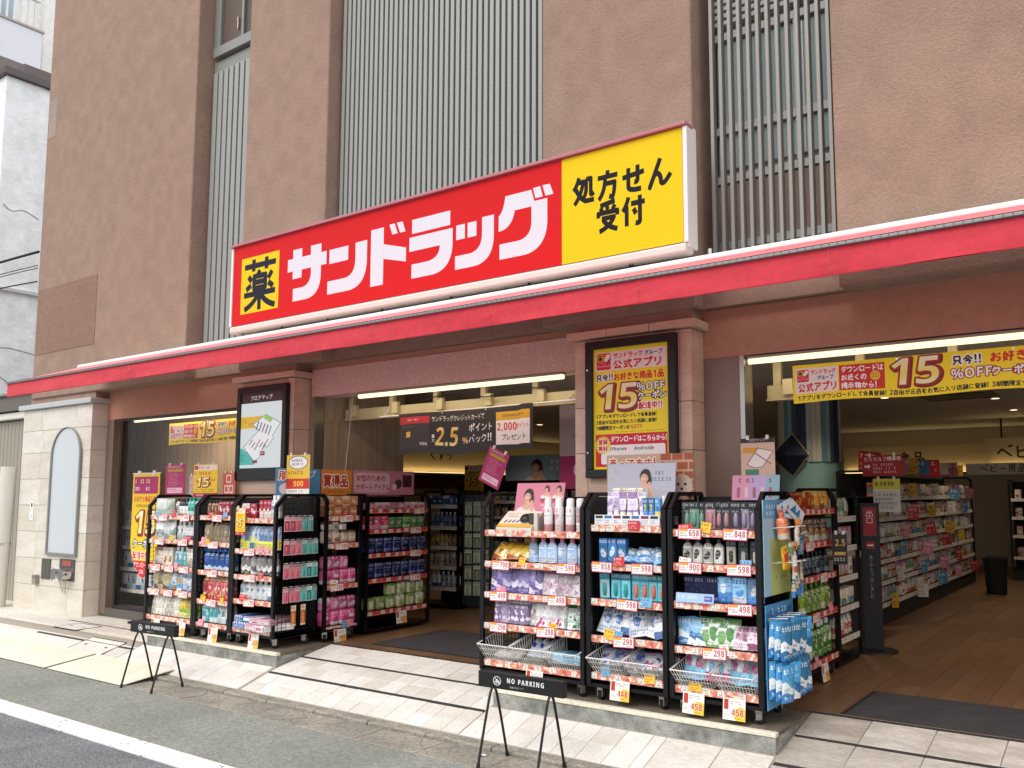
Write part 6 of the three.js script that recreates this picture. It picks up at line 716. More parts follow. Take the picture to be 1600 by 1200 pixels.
signSheet('rack_poster', 'advertisement of a smiling woman standing on the rack top', miniPrint(300, 160, (x, w, h) => { fill(x, '#b9bcc9', 0, 0, w, h); woman(x, 110, 6, 120, '#d9d6d8'); fineprint(x, 196, 30, 90, 50, 2, '#6a6f86', 0.5); fineprint(x, 14, 20, 80, 90, 3, '#c8a48a', 0.6); }), 0.56, 0.28, [-3.11, 1.50, 0.26], 0, -0.08, 0, false);
signSheet('rack_poster', 'brick print topper with bear face behind the smiling woman advertisement', miniPrint(260, 120, (x, w, h) => { fill(x, '#c8a88c', 0, 0, w, h); for (let i = 0; i < 5; i++) for (let k = 0; k < 3; k++) fill(x, '#a85a3a', 166 + k * 34 + (i % 2) * 14, i * 24, 30, 18); jtext(x, '売ってます!', 8, 10, 30, { color: '#b8442c', edge: '#f4e8d8', weight: 12, sq: 0.86 }); fineprint(x, 110, 20, 70, 40, 2, '#7c3a18'); x.fillStyle = '#cbb8a8'; x.beginPath(); x.arc(226, 84, 30, 0, 7); x.fill(); x.fillStyle = '#2a2220'; for (const [a, b] of [[216, 80], [236, 80], [226, 92]]) { x.beginPath(); x.arc(a, b, 3.5, 0, 7); x.fill(); } }), 0.72, 0.33, [-3.1, 1.545, 0.16], 0, 0, 0, false);
signSheet('rack_poster', 'pink advertisement with three portraits on the spray can rack', miniPrint(240, 140, (x, w, h) => { fill(x, '#d88498', 0, 0, w, h); woman(x, 6, 8, 120, '#f0dfe2'); x.save(); x.beginPath(); x.rect(126, 8, 108, 62); x.clip(); woman(x, 124, 4, 60); woman(x, 182, 4, 60); x.restore(); fill(x, '#b8405c', 126, 72, 110, 16); fineprint(x, 130, 94, 100, 34, 2, '#f6e4e8'); }), 0.46, 0.24, [-3.99, 1.39, 0.3], 0, -0.2, 0, false);
signSheet('rack_poster', 'floor map print hung behind the rack by the steel jamb', miniPrint(110, 140, (x, w, h) => { fill(x, '#d9b8a4', 0, 0, w, h); fill(x, '#3a2226', 0, 0, w, 16); jtext(x, 'フロアマップ', 24, 3, 9, { color: '#fff' }); fill(x, '#d99a2c', 8, 32, 50, 18); poly(x, '#ece2da', [[56, 34], [104, 46], [70, 96], [44, 100], [20, 88]]); x.strokeStyle = '#6a4a44'; x.lineWidth = 2; x.stroke(); for (let i = 0; i < 6; i++) { x.save(); x.translate(46 + i * 8, 48 + i * 6); x.rotate(0.6); fill(x, '#a8484c', 0, 0, 14, 3); x.restore(); } fill(x, '#4f8a6c', 14, 104, 44, 24); }), 0.25, 0.29, [-2.33, 1.66, -0.02]);
signSheet('rack_poster', 'pink and lilac cosmetics card on top of the pouch rack', miniPrint(180, 90, (x, w, h) => { fill(x, '#cf8fa8', 0, 0, w, h); fill(x, '#b49cc4', 70, 0, 60, h); fill(x, '#86a8b0', 130, 0, 50, h); fineprint(x, 10, 8, 150, 26, 1, '#7c4a70'); for (let i = 0; i < 5; i++) fill(x, ['#9c5a6c', '#d8b8c4'][i % 2], 20 + i * 30, 44, 12, 36); }), 0.34, 0.17, [-2.29, 1.46, 0.13], 0, -0.15, 0, false);
{ // shield-shaped hanging flag
  const [c, x] = canvas(256, 512); fill(x, '#f6cf14', 0, 0, 256, 512); fill(x, '#b0246a', 14, 14, 228, 84); fineprint(x, 24, 22, 200, 34, 1, '#f2ea8c'); fineprint(x, 24, 60, 200, 30, 1, '#fff'); jtext(x, 'お好きな商品1品', 16, 110, 28, { color: RED, weight: 14, sq: 0.92 }); fineprint(x, 30, 148, 190, 22, 1, '#4a3c10'); big15(x, 34, 186, 110); jtext(x, 'クーポン', 20, 320, 44, { color: '#fff', edge: INK, edgeW: 8, weight: 14, sq: 1.1 }); jtext(x, '配信中!!', 26, 380, 38, { color: RED, edge: '#fff', edgeW: 6, weight: 14 }); fill(x, RED, 12, 426, 232, 80); jtext(x, 'ダウンロードは', 34, 432, 26, { color: '#fff', weight: 13, sq: 0.95 }); fineprint(x, 50, 466, 150, 30, 1, '#fff');
  const sh = new THREE.Shape(); sh.moveTo(-0.3, 1.27); sh.lineTo(0.3, 1.27); sh.lineTo(0.3, 0.42); sh.quadraticCurveTo(0.26, 0.15, 0, 0); sh.quadraticCurveTo(-0.26, 0.15, -0.3, 0.42); sh.lineTo(-0.3, 1.27); const g = new THREE.ExtrudeGeometry(sh, { depth: 0.003, bevelEnabled: false, curveSegments: 16 }), uv = g.attributes.uv, p = g.attributes.position; for (let i = 0; i < uv.count; i++) uv.setXY(i, p.getX(i) / 0.6 + 0.5, p.getY(i) / 1.27);
  const t = thing('hanging_flag', 'tall yellow shield shaped coupon flag in front of the window', 'flag', [-10.3, 0.42, -0.1]); mesh('flag_sheet', g, paper(ctex(c)), t); mesh('crossbar', rod([-0.31, 1.275, 0.0], [0.31, 1.275, 0.0], 0.008), MAT.white, t); for (const x of [-0.17, 0.17]) mesh('clip', bx(x - 0.02, x + 0.02, 1.25, 1.31, -0.01, 0.012), MAT.white, t);
  mesh('pole', rod([0, 1.275, -0.012], [0, -0.42, -0.06], 0.009), MAT.dkMetal, t); mesh('base', bx(-0.14, 0.14, -0.53, -0.505, -0.2, 0.08), MAT.blackMatte, t); mesh('pole', rod([0, -0.41, -0.06], [0, -0.506, -0.06], 0.009), MAT.dkMetal, t);
}
// ---------------------------------------------------------------- inside of the shop
const wood = (a, b, s) => M(0xffffff, 0.45, { map: dtex(256, (() => { const A = vnoise(64, s), F = fbm(4, s + 3, 3), ca = hex(a), cb = hex(b); return (u, v) => mixc(ca, cb, Math.min(1, Math.max(0, A(u, v * 0.06) * 0.6 + F(u, v * 0.3) * 0.7 - 0.15))); })(), true, 2.2) });
const plankMats = [wood('#6b4f38', '#7a5d44', 301), wood('#684c36', '#775a41', 311), wood('#6f533b', '#7e6147', 321), wood('#664a35', '#745840', 331)];
const woodWall = M(0xffffff, 0.6, { map: dtex(512, (() => { const A = vnoise(32, 341), Bn = vnoise(128, 342), F = fbm(3, 344, 3), ca = hex('#c2ae95'), cb = hex('#a08b73'); return (u, v) => mixc(ca, cb, Math.min(1, Math.max(0, A(u, v * 0.04) * 0.6 + Bn(u, v * 0.03) * 0.4 + F(u, v) * 0.3 - 0.2))); })(), true, 0.9) });
const floorS = thing('interior_floor', 'brown wood plank floor inside the shop', 'floor'); floorS.userData.kind = 'structure';
mesh('floor_base', merge([bx(-8.9, 4.4, -0.1, -0.006, -13, 0), bx(-12.8, -8.9, -0.1, -0.006, -13, -0.27)]), plankMats[1], floorS);
for (const [x0, x1, z1] of [[-2.45, 1.4, -6.5], [-6.72, -4.2, -3.2]]) { let c = 0; for (let x = x0; x < x1; x += 0.152) { let z = -(c++ * 0.37 % 0.95) + 0.0; let a = -0.012; while (a > z1) { const b = Math.max(a === -0.012 ? z - 0.25 : a - 1.0, z1); if (a - b > 0.05) mesh('plank', bx(x, x + 0.150, -0.0058, rr(-0.0006, 0.0004), b + 0.001, a - 0.001), pick(plankMats), floorS); a = b; } } }
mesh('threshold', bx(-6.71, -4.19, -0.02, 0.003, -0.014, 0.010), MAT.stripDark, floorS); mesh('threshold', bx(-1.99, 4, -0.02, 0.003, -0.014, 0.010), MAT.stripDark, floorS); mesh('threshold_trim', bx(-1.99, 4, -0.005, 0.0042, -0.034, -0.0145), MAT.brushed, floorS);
tag(mesh('ceiling', bx(-12.8, 4.4, 2.72, 2.786, -13, -0.452), M(0xdedad2, 0.9)), 'pale grey ceiling inside the shop', 'ceiling', null, 'structure');
const wallM = M(0xcbbda4, 0.85), inner = (n, g, m, l) => tag(mesh(n, g, m), l, 'wall', null, 'structure');
inner('interior_wall', bx(-12.85, 4.45, -0.1, 2.79, -13.1, -13.005), wallM, 'back wall inside the shop'); inner('interior_wall', bx(-12.899, -12.8, -0.1, 2.79, -13, -0.71), wallM, 'side wall inside the shop'); inner('interior_wall', bx(4.4, 4.5, -0.3, 2.79, -13, -0.2), wallM, 'far side wall inside the shop');
inner('partition_wall', bx(-7.40, -7.30, -0.006, 2.719, -1.48, -0.33), woodWall, 'wood grain partition beside the middle doorway'); inner('partition_wall', bx(-12.79, -7.405, -0.006, 2.719, -1.12, -1.02), woodWall, 'beige wood grain wall behind the shop window'); inner('partition_wall', bx(-3.84, -2.86, -0.006, 2.719, -0.6, -0.265), woodWall, 'wood grain wall behind the stone column'); inner('partition_wall', bx(-8.33, -7.41, -0.006, 2.719, -0.6, -0.265), wallM, 'wall behind the floor map column');
// lit sign bands
function band(label, text, p, ry, w, h, spots, size, lit = 6) {
  const [c, x] = canvas(1024, Math.round(1024 * h / w)); fill(x, '#d9c8a0', 0, 0, 1024, c.height); for (const [u, s] of spots) jtext(x, s, u * 1024, c.height * 0.24, size, { color: '#211d1a', weight: 12, gap: 0.1 });
  const t = thing('sign_band', label, 'sign', p, ry); mesh('panel', sheetGeo(w, h, 0.04), paper(ctex(c), 0.8), t); mesh('ledge', bx(-w / 2, w / 2, -h / 2 - 0.06, -h / 2 - 0.03, 0.0, 0.16), M(0x4a3030, 0.7), t);
  mesh('cove_lamp', bx(-w / 2 + 0.05, w / 2 - 0.05, -h / 2 - 0.029, -h / 2 - 0.014, 0.06, 0.08), M(0xffe6b0, 0.5, { emissive: 0xffdf9e, emissiveIntensity: 1.4 }), t);
  const l = new THREE.RectAreaLight(0xffdb98, lit, w - 0.1, 0.03); l.rotation.x = Math.PI / 2; l.position.set(0, -h / 2 - 0.01, 0.075); l.name = 'cove_glow'; t.add(l); return t;
}
band('cream cove lit band with medicine lettering on the side wall', '', [-12.76, 2.22, -9.2], Math.PI / 2, 7.0, 0.62, [[0.26, 'くすり'], [0.78, 'くすり']], 34);
band('cream cove lit band with food lettering on the back wall', '', [-3.6, 2.13, -12.95], 0, 4.2, 0.52, [[0.27, '食品']], 62);
{ const t = band('large cream cove lit panel with baby goods lettering', '', [-1.12, 2.12, -10.9], 0, 2.9, 0.5, [[0.06, 'ベビー用品']], 90); for (const a of [-1.2, 1.17]) mesh('hanger', bx(a, a + 0.03, 0.25, 0.6, -0.02, 0), MAT.dkMetal, t); }
tag(mesh('wall_band', bx(-12.78, -12.72, 1.55, 1.84, -12.8, -5.6), M(0x5c1a20, 0.7)), 'dark red band under the lit medicine band', 'wall band', null, 'structure');
// downlights, several of them added to brighten the shop and the patterned column
for (const [x, z] of [[-1.87, -7.4], [-1.9, -9.4], [-0.9, -1.7], [-5.3, -1.6], [-10, -0.62], [-9, -0.62], [-2.9, -3.55],  [-0.6, -3.4], [-3.1, -6.4], [-1.2, -5.4], [-5.6, -3.2], [-5.2, -6.2], [-8.2, -4.2], [-9.6, -7.2]]) {
  const t = thing('downlight', 'round recessed ceiling downlight inside the shop', 'lamp', [x, 2.72, z], 0, 'recessed ceiling downlights'); mesh('trim', uvm(new THREE.RingGeometry(0.055, 0.075, 20).rotateX(Math.PI / 2).translate(0, -0.004, 0)), MAT.white, t); mesh('lens', uvm(new THREE.CircleGeometry(0.054, 20).rotateX(Math.PI / 2).translate(0, -0.003, 0)), M(0xfff2d8, 0.4, { emissive: 0xffedc8, emissiveIntensity: 1.6 }), t);
  const l = new THREE.SpotLight(0xffeacb, 2.6, 0, 0.9, 0.8, 2); l.position.y = -0.02; l.target.position.set(0, -2.5, 0); l.castShadow = true; l.name = 'downlight_beam'; t.add(l, l.target);
}
for (const [x, z] of [[-1.0, -4.4], [-2.2, -6.6], [-5.9, -5.2]]) { const t = thing('air_vent', 'flat square air conditioner grille in the shop ceiling', 'vent', [x, 2.715, z], 0, 'ceiling air grilles'); mesh('grille', bx(-0.45, 0.45, -0.02, 0.004, -0.45, 0.45), M(0x8d867b, 0.7), t); for (const s of [-1, 1]) mesh('slot', bx(-0.36, 0.36, -0.023, -0.0205, s * 0.36 - 0.03, s * 0.36 + 0.03), MAT.darkGap, t); }
// mats
const matM = M(0xffffff, 0.95, { map: mottled(256, '#3b3a3c', '#333235', { n1: 6, n2: 100, a2: 0.3, rep: 2, seed: 401 }), bumpMap: fineBump, bumpScale: 0.002 });
for (const [a, b, c, d, l] of [[-1.79, 0.9, -0.80, -0.045, 'dark grey entrance mat in the right doorway'], [-6.34, -4.5, -1.2, -0.2, 'dark grey entrance mat in the middle doorway']]) { const t = thing('entrance_mat', l, 'mat'); mesh('carpet', bx(a, b, 0.001, 0.007, c, d, 0.002), matM, t); mesh('rubber_edge', merge([bx(a - 0.03, a - 0.001, 0.001, 0.004, c, d), bx(a - 0.03, b, 0.001, 0.004, d + 0.001, d + 0.02)]), MAT.blackMatte, t); }
// shutter rails above the doors
for (const [x0, x1, y, z, l] of [[-7.25, -3.95, 2.28, -0.56, 'cream steel door rail above the black banner'], [-2.45, 0.5, 2.18, -0.52, 'cream steel door rail behind the yellow banner']]) {
  const t = thing('door_rail', l, 'rail'); const m = M(0xcdbf94, 0.5); mesh('rail', bx(x0, x1, y - 0.05, y + 0.055, z - 0.05, z, 0.006), m, t); mesh('lower_lip', bx(x0, x1, y - 0.065, y - 0.051, z - 0.05, z + 0.02, 0.003), m, t);
  for (let x = x0 + 0.05; x < x1; x += 0.62) { mesh('post', bx(x, x + 0.06, y + 0.056, 2.719, z - 0.045, z - 0.005), m, t); mesh('bracket', bx(x + 0.09, x + 0.17, y - 0.03, y + 0.09, z + 0.001, z + 0.05, 0.006), m, t); }
}
{ const t = thing('banner_rod', 'white curtain rod carrying the black banner', 'rod', [-5.35, 2.235, -0.46], 0); mesh('rod', rod([-1.25, -0.02, 0], [1.2, 0.0, 0], 0.009), MAT.white, t); mesh('end_hook', merge([bar([-1.2, -0.02, 0], [-1.2, 0.06, -0.08], 0.012), bar([1.1, 0, 0], [1.1, 0.06, -0.08], 0.012)]), MAT.white, t); mesh('cable', uvm(new THREE.TubeGeometry(new THREE.CatmullRomCurve3([[-0.6, 0.12, 0], [-0.2, 0.16, 0.02], [0.2, 0.09, 0.02], [0.5, 0.15, 0], [0.9, 0.12, 0.01]].map((p) => new THREE.Vector3(...p))), 40, 0.006, 6)), MAT.blackMatte, t); }
{ const t = thing('bead_chain', 'white bead chain hanging by the wood partition', 'chain', [-6.9, 0, -0.36]); const L = []; for (let i = 0; i < 60; i++) { const y = 2.44 - i * 0.015; L.push(new THREE.SphereGeometry(0.006, 6, 4).translate(-(2.44 - y) * 0.12, y, 0)); } mesh('beads', merge(L), MAT.offWhite, t); }
// left shop window: glass door and frame
{ const t = thing('shop_window', 'clear glass shop window with a dark steel frame', 'window', [-9.85, 0, -0.245]); mesh('frame', merge([bx(-1.36, -1.31, -0.004, 2.415, -0.02, 0.02), bx(1.46, 1.5, -0.004, 2.415, -0.02, 0.02), bx(-1.309, 1.459, 2.385, 2.415, -0.02, 0.02), bx(-1.309, 1.459, -0.004, 0.04, -0.02, 0.02)]), MAT.black, t); mesh('pane', bx(-1.309, 1.459, 0.041, 2.384, -0.002, 0.002), MAT.glass, t); }
{ const t = thing('window_sill', 'low dark sill under the shop window', 'sill'); mesh('sill', bx(-11.49, -8.91, -0.11, -0.005, -0.268, -0.205), M(0x5c5650, 0.7), t); }
// racks inside
const RL = makeRack('black rack of white boxes behind the shop window', { x: -11.62, z: -0.52 }, 0.95, 0.4, [1.0, 0.74, 0.46, 0.18], { grid: '', round: true, H: 1.33, rail: railPale, casters: false, base: 0.03 });
const wb = MK.box(pkg('#e6e8ea', '#c9d4da', '#3f78a8', 0, '#5a7f9c'), 0.1, 0.2, 0.08); [0, 1, 2, 3].forEach((i) => stock(RL, i, 0.03, 0.92, 8, wb, 'white_carton', 'white carton with blue ring on the ' + ['top', 'second', 'third', 'bottom'][i] + ' shelf behind the window', 'carton'));
const RF = makeRack('black shelf rack deep in the middle doorway with pale price rails', { x: -8.0, z: -2.5 }, 0.66, 0.4, [1.27, 1.0, 0.75, 0.5, 0.24], { grid: '', round: true, H: 1.46, rail: railPale, casters: false, base: 0.03 });
const rf = 'on the shelf rack deep in the middle doorway';
stock(RF, 0, 0.04, 0.62, 6, MK.box(pkg('#3a5f9c', '#2c4a80', '#e4e8f0', 1, '#fff'), 0.085, 0.12, 0.06), 'blue_carton', 'blue carton ' + rf, 'carton'); stock(RF, 1, 0.04, 0.62, 8, MK.bottle(pkg('#5a6fa8', '#3f5490', '#d8deee', 0, '#fff'), 0.03, 0.18, C.white), 'lotion_bottle', 'slate blue bottle ' + rf, 'bottle'); stock(RF, 2, 0.04, 0.62, 8, MK.bottle(pkg('#b89a54', '#94793c', '#efe6cc', 0, '#5c4a20'), 0.03, 0.18, C.black), 'lotion_bottle', 'ochre bottle ' + rf, 'bottle'); stock(RF, 3, 0.04, 0.62, 6, MK.pouch(pkg('#d8cfc0', '#b0997c', '#8a3f34', 3, '#6a5444'), 0.1, 0.18, 0.05, 71), 'refill_pouch', 'sand coloured pouch ' + rf, 'pouch', { rollj: 0.2 }); stock(RF, 4, 0.04, 0.62, 7, MK.bottle(pkg('#dfe2e6', '#b4bccc', '#6a7fb0', 0, '#4a5f90'), 0.036, 0.19, C.white), 'lotion_bottle', 'pale grey bottle ' + rf, 'bottle');
{ const t = thing('peg_display', 'black peg panel of pale green cards deep in the middle doorway', 'peg panel', [-7.22, 0, -2.72], 0.5); mesh('panel', bx(-0.2, 0.2, 0.02, 1.42, -0.02, 0.0), rackMat, t); const cd = MK.card(pkg('#cfd8c4', '#b4c4a4', '#6f8a64', 4, '#4f6a44'), 0.09, 0.17, plain('#a9b89c')); for (let r = 0; r < 6; r++) for (let i = 0; i < 3; i++) { const a = -0.12 + i * 0.11; copyOf(pick(cd), 'peg_card', [-7.22 + a * Math.cos(0.5) + 0.03 * Math.sin(0.5), 0.16 + r * 0.2, -2.72 - a * Math.sin(0.5) + 0.03 * Math.cos(0.5)], 0.5, 'pale green card hung deep in the middle doorway', 'peg card', 'pale green cards on the inner peg panel'); mesh('peg', rod([a, 0.34 + r * 0.2, 0], [a, 0.345 + r * 0.2, 0.05], 0.0025, 5), MAT.white, t); } }
const gondMats = { body: M(0x2a2622, 0.7) };
// long shelf units with individually placed goods
const small = [MK.box(pkg('#e4d9cc', '#b84a3c', '#f4efe8', 1, '#fff'), 0.085, 0.15, 0.08), MK.pouch(pkg('#d8d4cf', '#c8503c', '#f0e4c8', 2, '#fff'), 0.1, 0.16, 0.05, 81), MK.box(pkg('#e8e2d0', '#4f86a8', '#f2c95c', 0, '#fff'), 0.09, 0.14, 0.08), MK.pouch(pkg('#ded0bc', '#8a5a34', '#c83a34', 3, '#5c2c1c'), 0.11, 0.17, 0.05, 83), MK.box(pkg('#f0ece6', '#c86a94', '#e6c8d6', 1, '#fff'), 0.075, 0.16, 0.07), MK.pouch(pkg('#c8d0c0', '#5f8f58', '#f2efe2', 2, '#fff'), 0.1, 0.16, 0.05, 85)];
const smallNames = ['snack_carton', 'snack_pouch', 'tea_carton', 'biscuit_pouch', 'wafer_carton', 'herb_pouch'], smallLooks = ['white and red carton', 'red swirled pouch', 'cream and blue carton', 'brown header pouch', 'white and pink carton', 'pale green pouch'];
function gondola(label, o, W, ys, where, step, choose, extra = {}) {
  const R = makeRack(label, o, W, 0.42, ys, { grid: '', round: true, H: 1.62, rail: railPale, casters: false, base: 0.16, name: 'shelf_unit', ...extra }); mesh('plinth', bx(0.0, W, 0, 0.145, -0.42, 0), gondMats.body, R.t);
  ys.forEach((y, i) => { for (let a = 0.06; a < W - 0.06; a += step) { const k = choose(i, a); stock(R, i, a, a + step, 1, small[k], smallNames[k], 'small ' + smallLooks[k] + ' ' + where, 'packet', { jig: 0.2 }); const last = scene.children[scene.children.length - 1]; last.userData.group = 'group of ' + smallLooks[k] + ' ' + where; } }); return R;
}
gondola('long black shelf unit of snacks running into the right doorway', { x: -2.6, z: -3.95, ry: Math.PI / 2 }, 5.6, [1.36, 1.13, 0.9, 0.67, 0.44, 0.2], 'on the long snack shelf unit', 0.145, (i, a) => (Math.floor(a * 2.3) + i * 2) % 6, { H: 1.66 });
gondola('black shelf unit of red packs against the back wall', { x: -2.15, z: -10.2 }, 2.6, [1.3, 1.0, 0.7, 0.35], 'on the back wall shelf unit', 0.15, (i, a) => (i * 3 + Math.floor(a * 1.7)) % 6);
gondola('black shelf unit of cosmetics across the middle aisle', { x: -10.2, z: -5.2 }, 3.6, [1.3, 1.05, 0.8, 0.5, 0.2], 'on the cosmetics shelf unit', 0.17, (i, a) => (i + Math.floor(a * 2)) % 6);
{ const cell = miniPrint(200, 80, (x, w, h) => { fill(x, '#9cbcd4', 0, 0, w, h); woman(x, 60, 4, 74); fineprint(x, 136, 14, 56, 40, 2, '#f0f6fa'); }); signSheet('topper_sign', 'light blue portrait topper over the cosmetics shelf unit', cell, 1.3, 0.4, [-8.1, 1.84, -5.15], 0, 0, 0, false); signSheet('topper_sign', 'yellow fifteen percent sign over the cosmetics shelf unit', mini15, 0.36, 0.42, [-8.15, 1.63, -3.7]); }
const RI = makeRack('black narrow rack of hanging packets behind the rack of green bottles', { x: -2.28, z: -1.46, ry: Math.PI / 2 }, 0.66, 0.3, [1.2, 0.95, 0.7, 0.45, 0.2], { grid: '', round: true, H: 1.45, rail: railPale, casters: false, base: 0.03 });
[0, 1, 2, 3, 4].forEach((i) => stock(RI, i, 0.05, 0.62, 5, small[[5, 4, 0, 2, 1][i]], 'hanging_packet', 'small ' + smallLooks[[5, 4, 0, 2, 1][i]] + ' on the narrow rack', 'packet'));
signSheet('rack_poster', 'small black point card sign hung beside the green bottles', miniPrint(60, 100, (x, w, h) => { fill(x, '#1c1a1a', 0, 0, w, h); jtext(x, '2.5', 12, 20, 22, { color: '#d9b456' }); fill(x, '#c8a24a', 8, 60, 44, 10); fineprint(x, 8, 76, 44, 16, 1, '#e8e4dc'); }), 0.12, 0.24, [-2.12, 0.99, -1.1], 0.7);
{ // black post sign
  const cell = miniPrint(36, 300, (x) => { x.scale(0.72, 0.7143); const w = 50, h = 420; fill(x, '#191719', 0, 0, w, h); fill(x, '#a8242a', 8, 10, 34, 84); jtext(x, '出口', 15, 18, 20, { color: '#fff', vertical: true, weight: 11 }); fill(x, '#a8242a', 14, 110, 22, 22); fill(x, '#fff', 17, 119, 16, 4); jtext(x, 'ありがとうございました', 20, 150, 11, { color: '#ece8e4', vertical: true, weight: 9 }); });
  const t = thing('exit_post', 'black floor standing exit post with red panel', 'sign', [-2.25, 0, -2.41], 0.25); mesh('post', bx(-0.085, 0.085, 0.015, 1.33, -0.03, 0.0, 0.004), MAT.black, t); mesh('printed_face', sheetGeo(0.16, 1.3, 0.002, cell).translate(0, 0.67, 0.0025), goods.card, t); mesh('base', uvm(new THREE.CylinderGeometry(0.2, 0.21, 0.014, 28).translate(0, 0.0075, -0.02)), MAT.dkMetal, t);
}
signSheet('hanging_sign', 'dark red self checkout sign above the exit post', miniPrint(220, 110, (x, w, h) => { fill(x, '#a8222c', 0, 0, w, h); jtext(x, 'セミセルフ精算機', 10, 8, 24, { color: '#fff', weight: 11, sq: 1.02 }); fineprint(x, 60, 42, 150, 56, 3, '#f0d4d4'); poly(x, '#f4e4e4', [[12, 52], [34, 52], [34, 44], [48, 58], [34, 72], [34, 64], [12, 64]]); }), 0.36, 0.19, [-2.12, 1.67, -2.42], 0, 0, 0.01);
signSheet('hanging_sign', 'yellow and white price notice beside the exit post', miniPrint(100, 120, (x, w, h) => { fill(x, '#d9cf4c', 0, 0, w, 40); fill(x, '#d6d2ca', 0, 42, w, 78); fineprint(x, 8, 8, 84, 24, 1, '#3c3a1c'); fineprint(x, 8, 52, 84, 60, 4, '#7a5a54'); }), 0.24, 0.3, [-2.1, 1.4, -2.46]);
{ const t = thing('checkout_counter', 'dark wood counter box between exit post and snack shelves', 'counter', [-2.75, 0, -3.7]); mesh('body', bx(-0.2, 0.22, 0, 0.78, 0, 0.75, 0.004), M(0x3a332c, 0.6), t); mesh('top', bx(-0.22, 0.25, 0.782, 0.81, -0.02, 0.78, 0.004), M(0x8d8578, 0.5), t); for (const z of [0.19, 0.56]) { const d = mesh('door', bx(0.221, 0.235, 0.05, 0.74, z - 0.17, z + 0.17), M(0x443b33, 0.6), t); mesh('handle', bx(0.236, 0.25, 0.45, 0.6, z + 0.12, z + 0.14), MAT.steel, d); } }
{ const t = thing('pattern_column', 'round column with striped top and navy diamond panel', 'column', [-3.5, 0, -4.45]); mesh('shaft', uvm(new THREE.CylinderGeometry(0.36, 0.36, 1.78, 12).translate(0, 0.89, 0)), M(0x8fb8b4, 0.6), t); const cs = ['#8aa6a8', '#c8c4b8', '#22304c', '#5f8f98', '#b4bcb8', '#3f4f64', '#cfc8b8', '#2a3a58']; for (let i = 0; i < 40; i++) { const a = i / 40 * 6.2832; const s = mesh('stripe', bx(-0.027, 0.027, 1.785 + (i % 3) * 0.0, 2.715, -0.01, 0.012), M(cs[(i * 5) % 8], 0.6), t); s.position.set(Math.sin(a) * 0.355, 0, Math.cos(a) * 0.355); s.rotation.y = a; }
  const d = new THREE.BufferGeometry(); d.setAttribute('position', new THREE.Float32BufferAttribute([-0.3, 1.86, 0.36, 0.04, 1.62, 0.37, 0.02, 1.86, 0.52, 0.04, 1.62, 0.37, 0.26, 1.86, 0.36, 0.02, 1.86, 0.52, 0.26, 1.86, 0.36, 0.04, 2.12, 0.37, 0.02, 1.86, 0.52, 0.04, 2.12, 0.37, -0.3, 1.86, 0.36, 0.02, 1.86, 0.52], 3)); d.computeVertexNormals(); const dm = mesh('diamond_panel', uvm(d), M(0x1b2640, 0.4), t); mesh('gold_edge', merge([rod([-0.3, 1.86, 0.36], [0.04, 1.62, 0.37], 0.01), rod([0.04, 1.62, 0.37], [0.26, 1.86, 0.36], 0.01), rod([0.26, 1.86, 0.36], [0.04, 2.12, 0.37], 0.01), rod([0.04, 2.12, 0.37], [-0.3, 1.86, 0.36], 0.01)]), M(0xb8a57c, 0.4, { metalness: 0.4 }), dm); t.rotation.y = -0.3; }
{ const t = thing('waste_bin', 'black waste bin at the end of the snack shelves', 'bin', [-2.05, 0, -7.9]); mesh('body', uvm(new THREE.CylinderGeometry(0.2, 0.16, 0.5, 4, 1, true).rotateY(0.785).translate(0, 0.25, 0)), MAT.blackMatte, t); mesh('base', bx(-0.11, 0.11, 0.0, 0.01, -0.11, 0.11), MAT.blackMatte, t); mesh('rim', merge([bx(-0.15, 0.15, 0.49, 0.51, 0.135, 0.15), bx(-0.15, 0.15, 0.49, 0.51, -0.15, -0.135), bx(-0.15, -0.135, 0.49, 0.51, -0.134, 0.134), bx(0.135, 0.15, 0.49, 0.51, -0.134, 0.134)]), MAT.black, t); }
signSheet('panel_poster', 'pale pink and magenta panel poster inside the middle doorway', miniPrint(120, 200, (x, w, h) => { fill(x, '#cfb4bc', 0, 0, w, h); fill(x, '#b01f64', 0, 130, w, 70); jtext(x, 'CA', 40, 146, 28, { color: '#f4e4ec' }); fineprint(x, 30, 80, 60, 16, 1, '#8a6a78'); fineprint(x, 20, 10, 60, 16, 1, '#4a3a44'); }), 0.5, 0.95, [-4.83, 1.95, -1.5], 0, 0, 0, false);
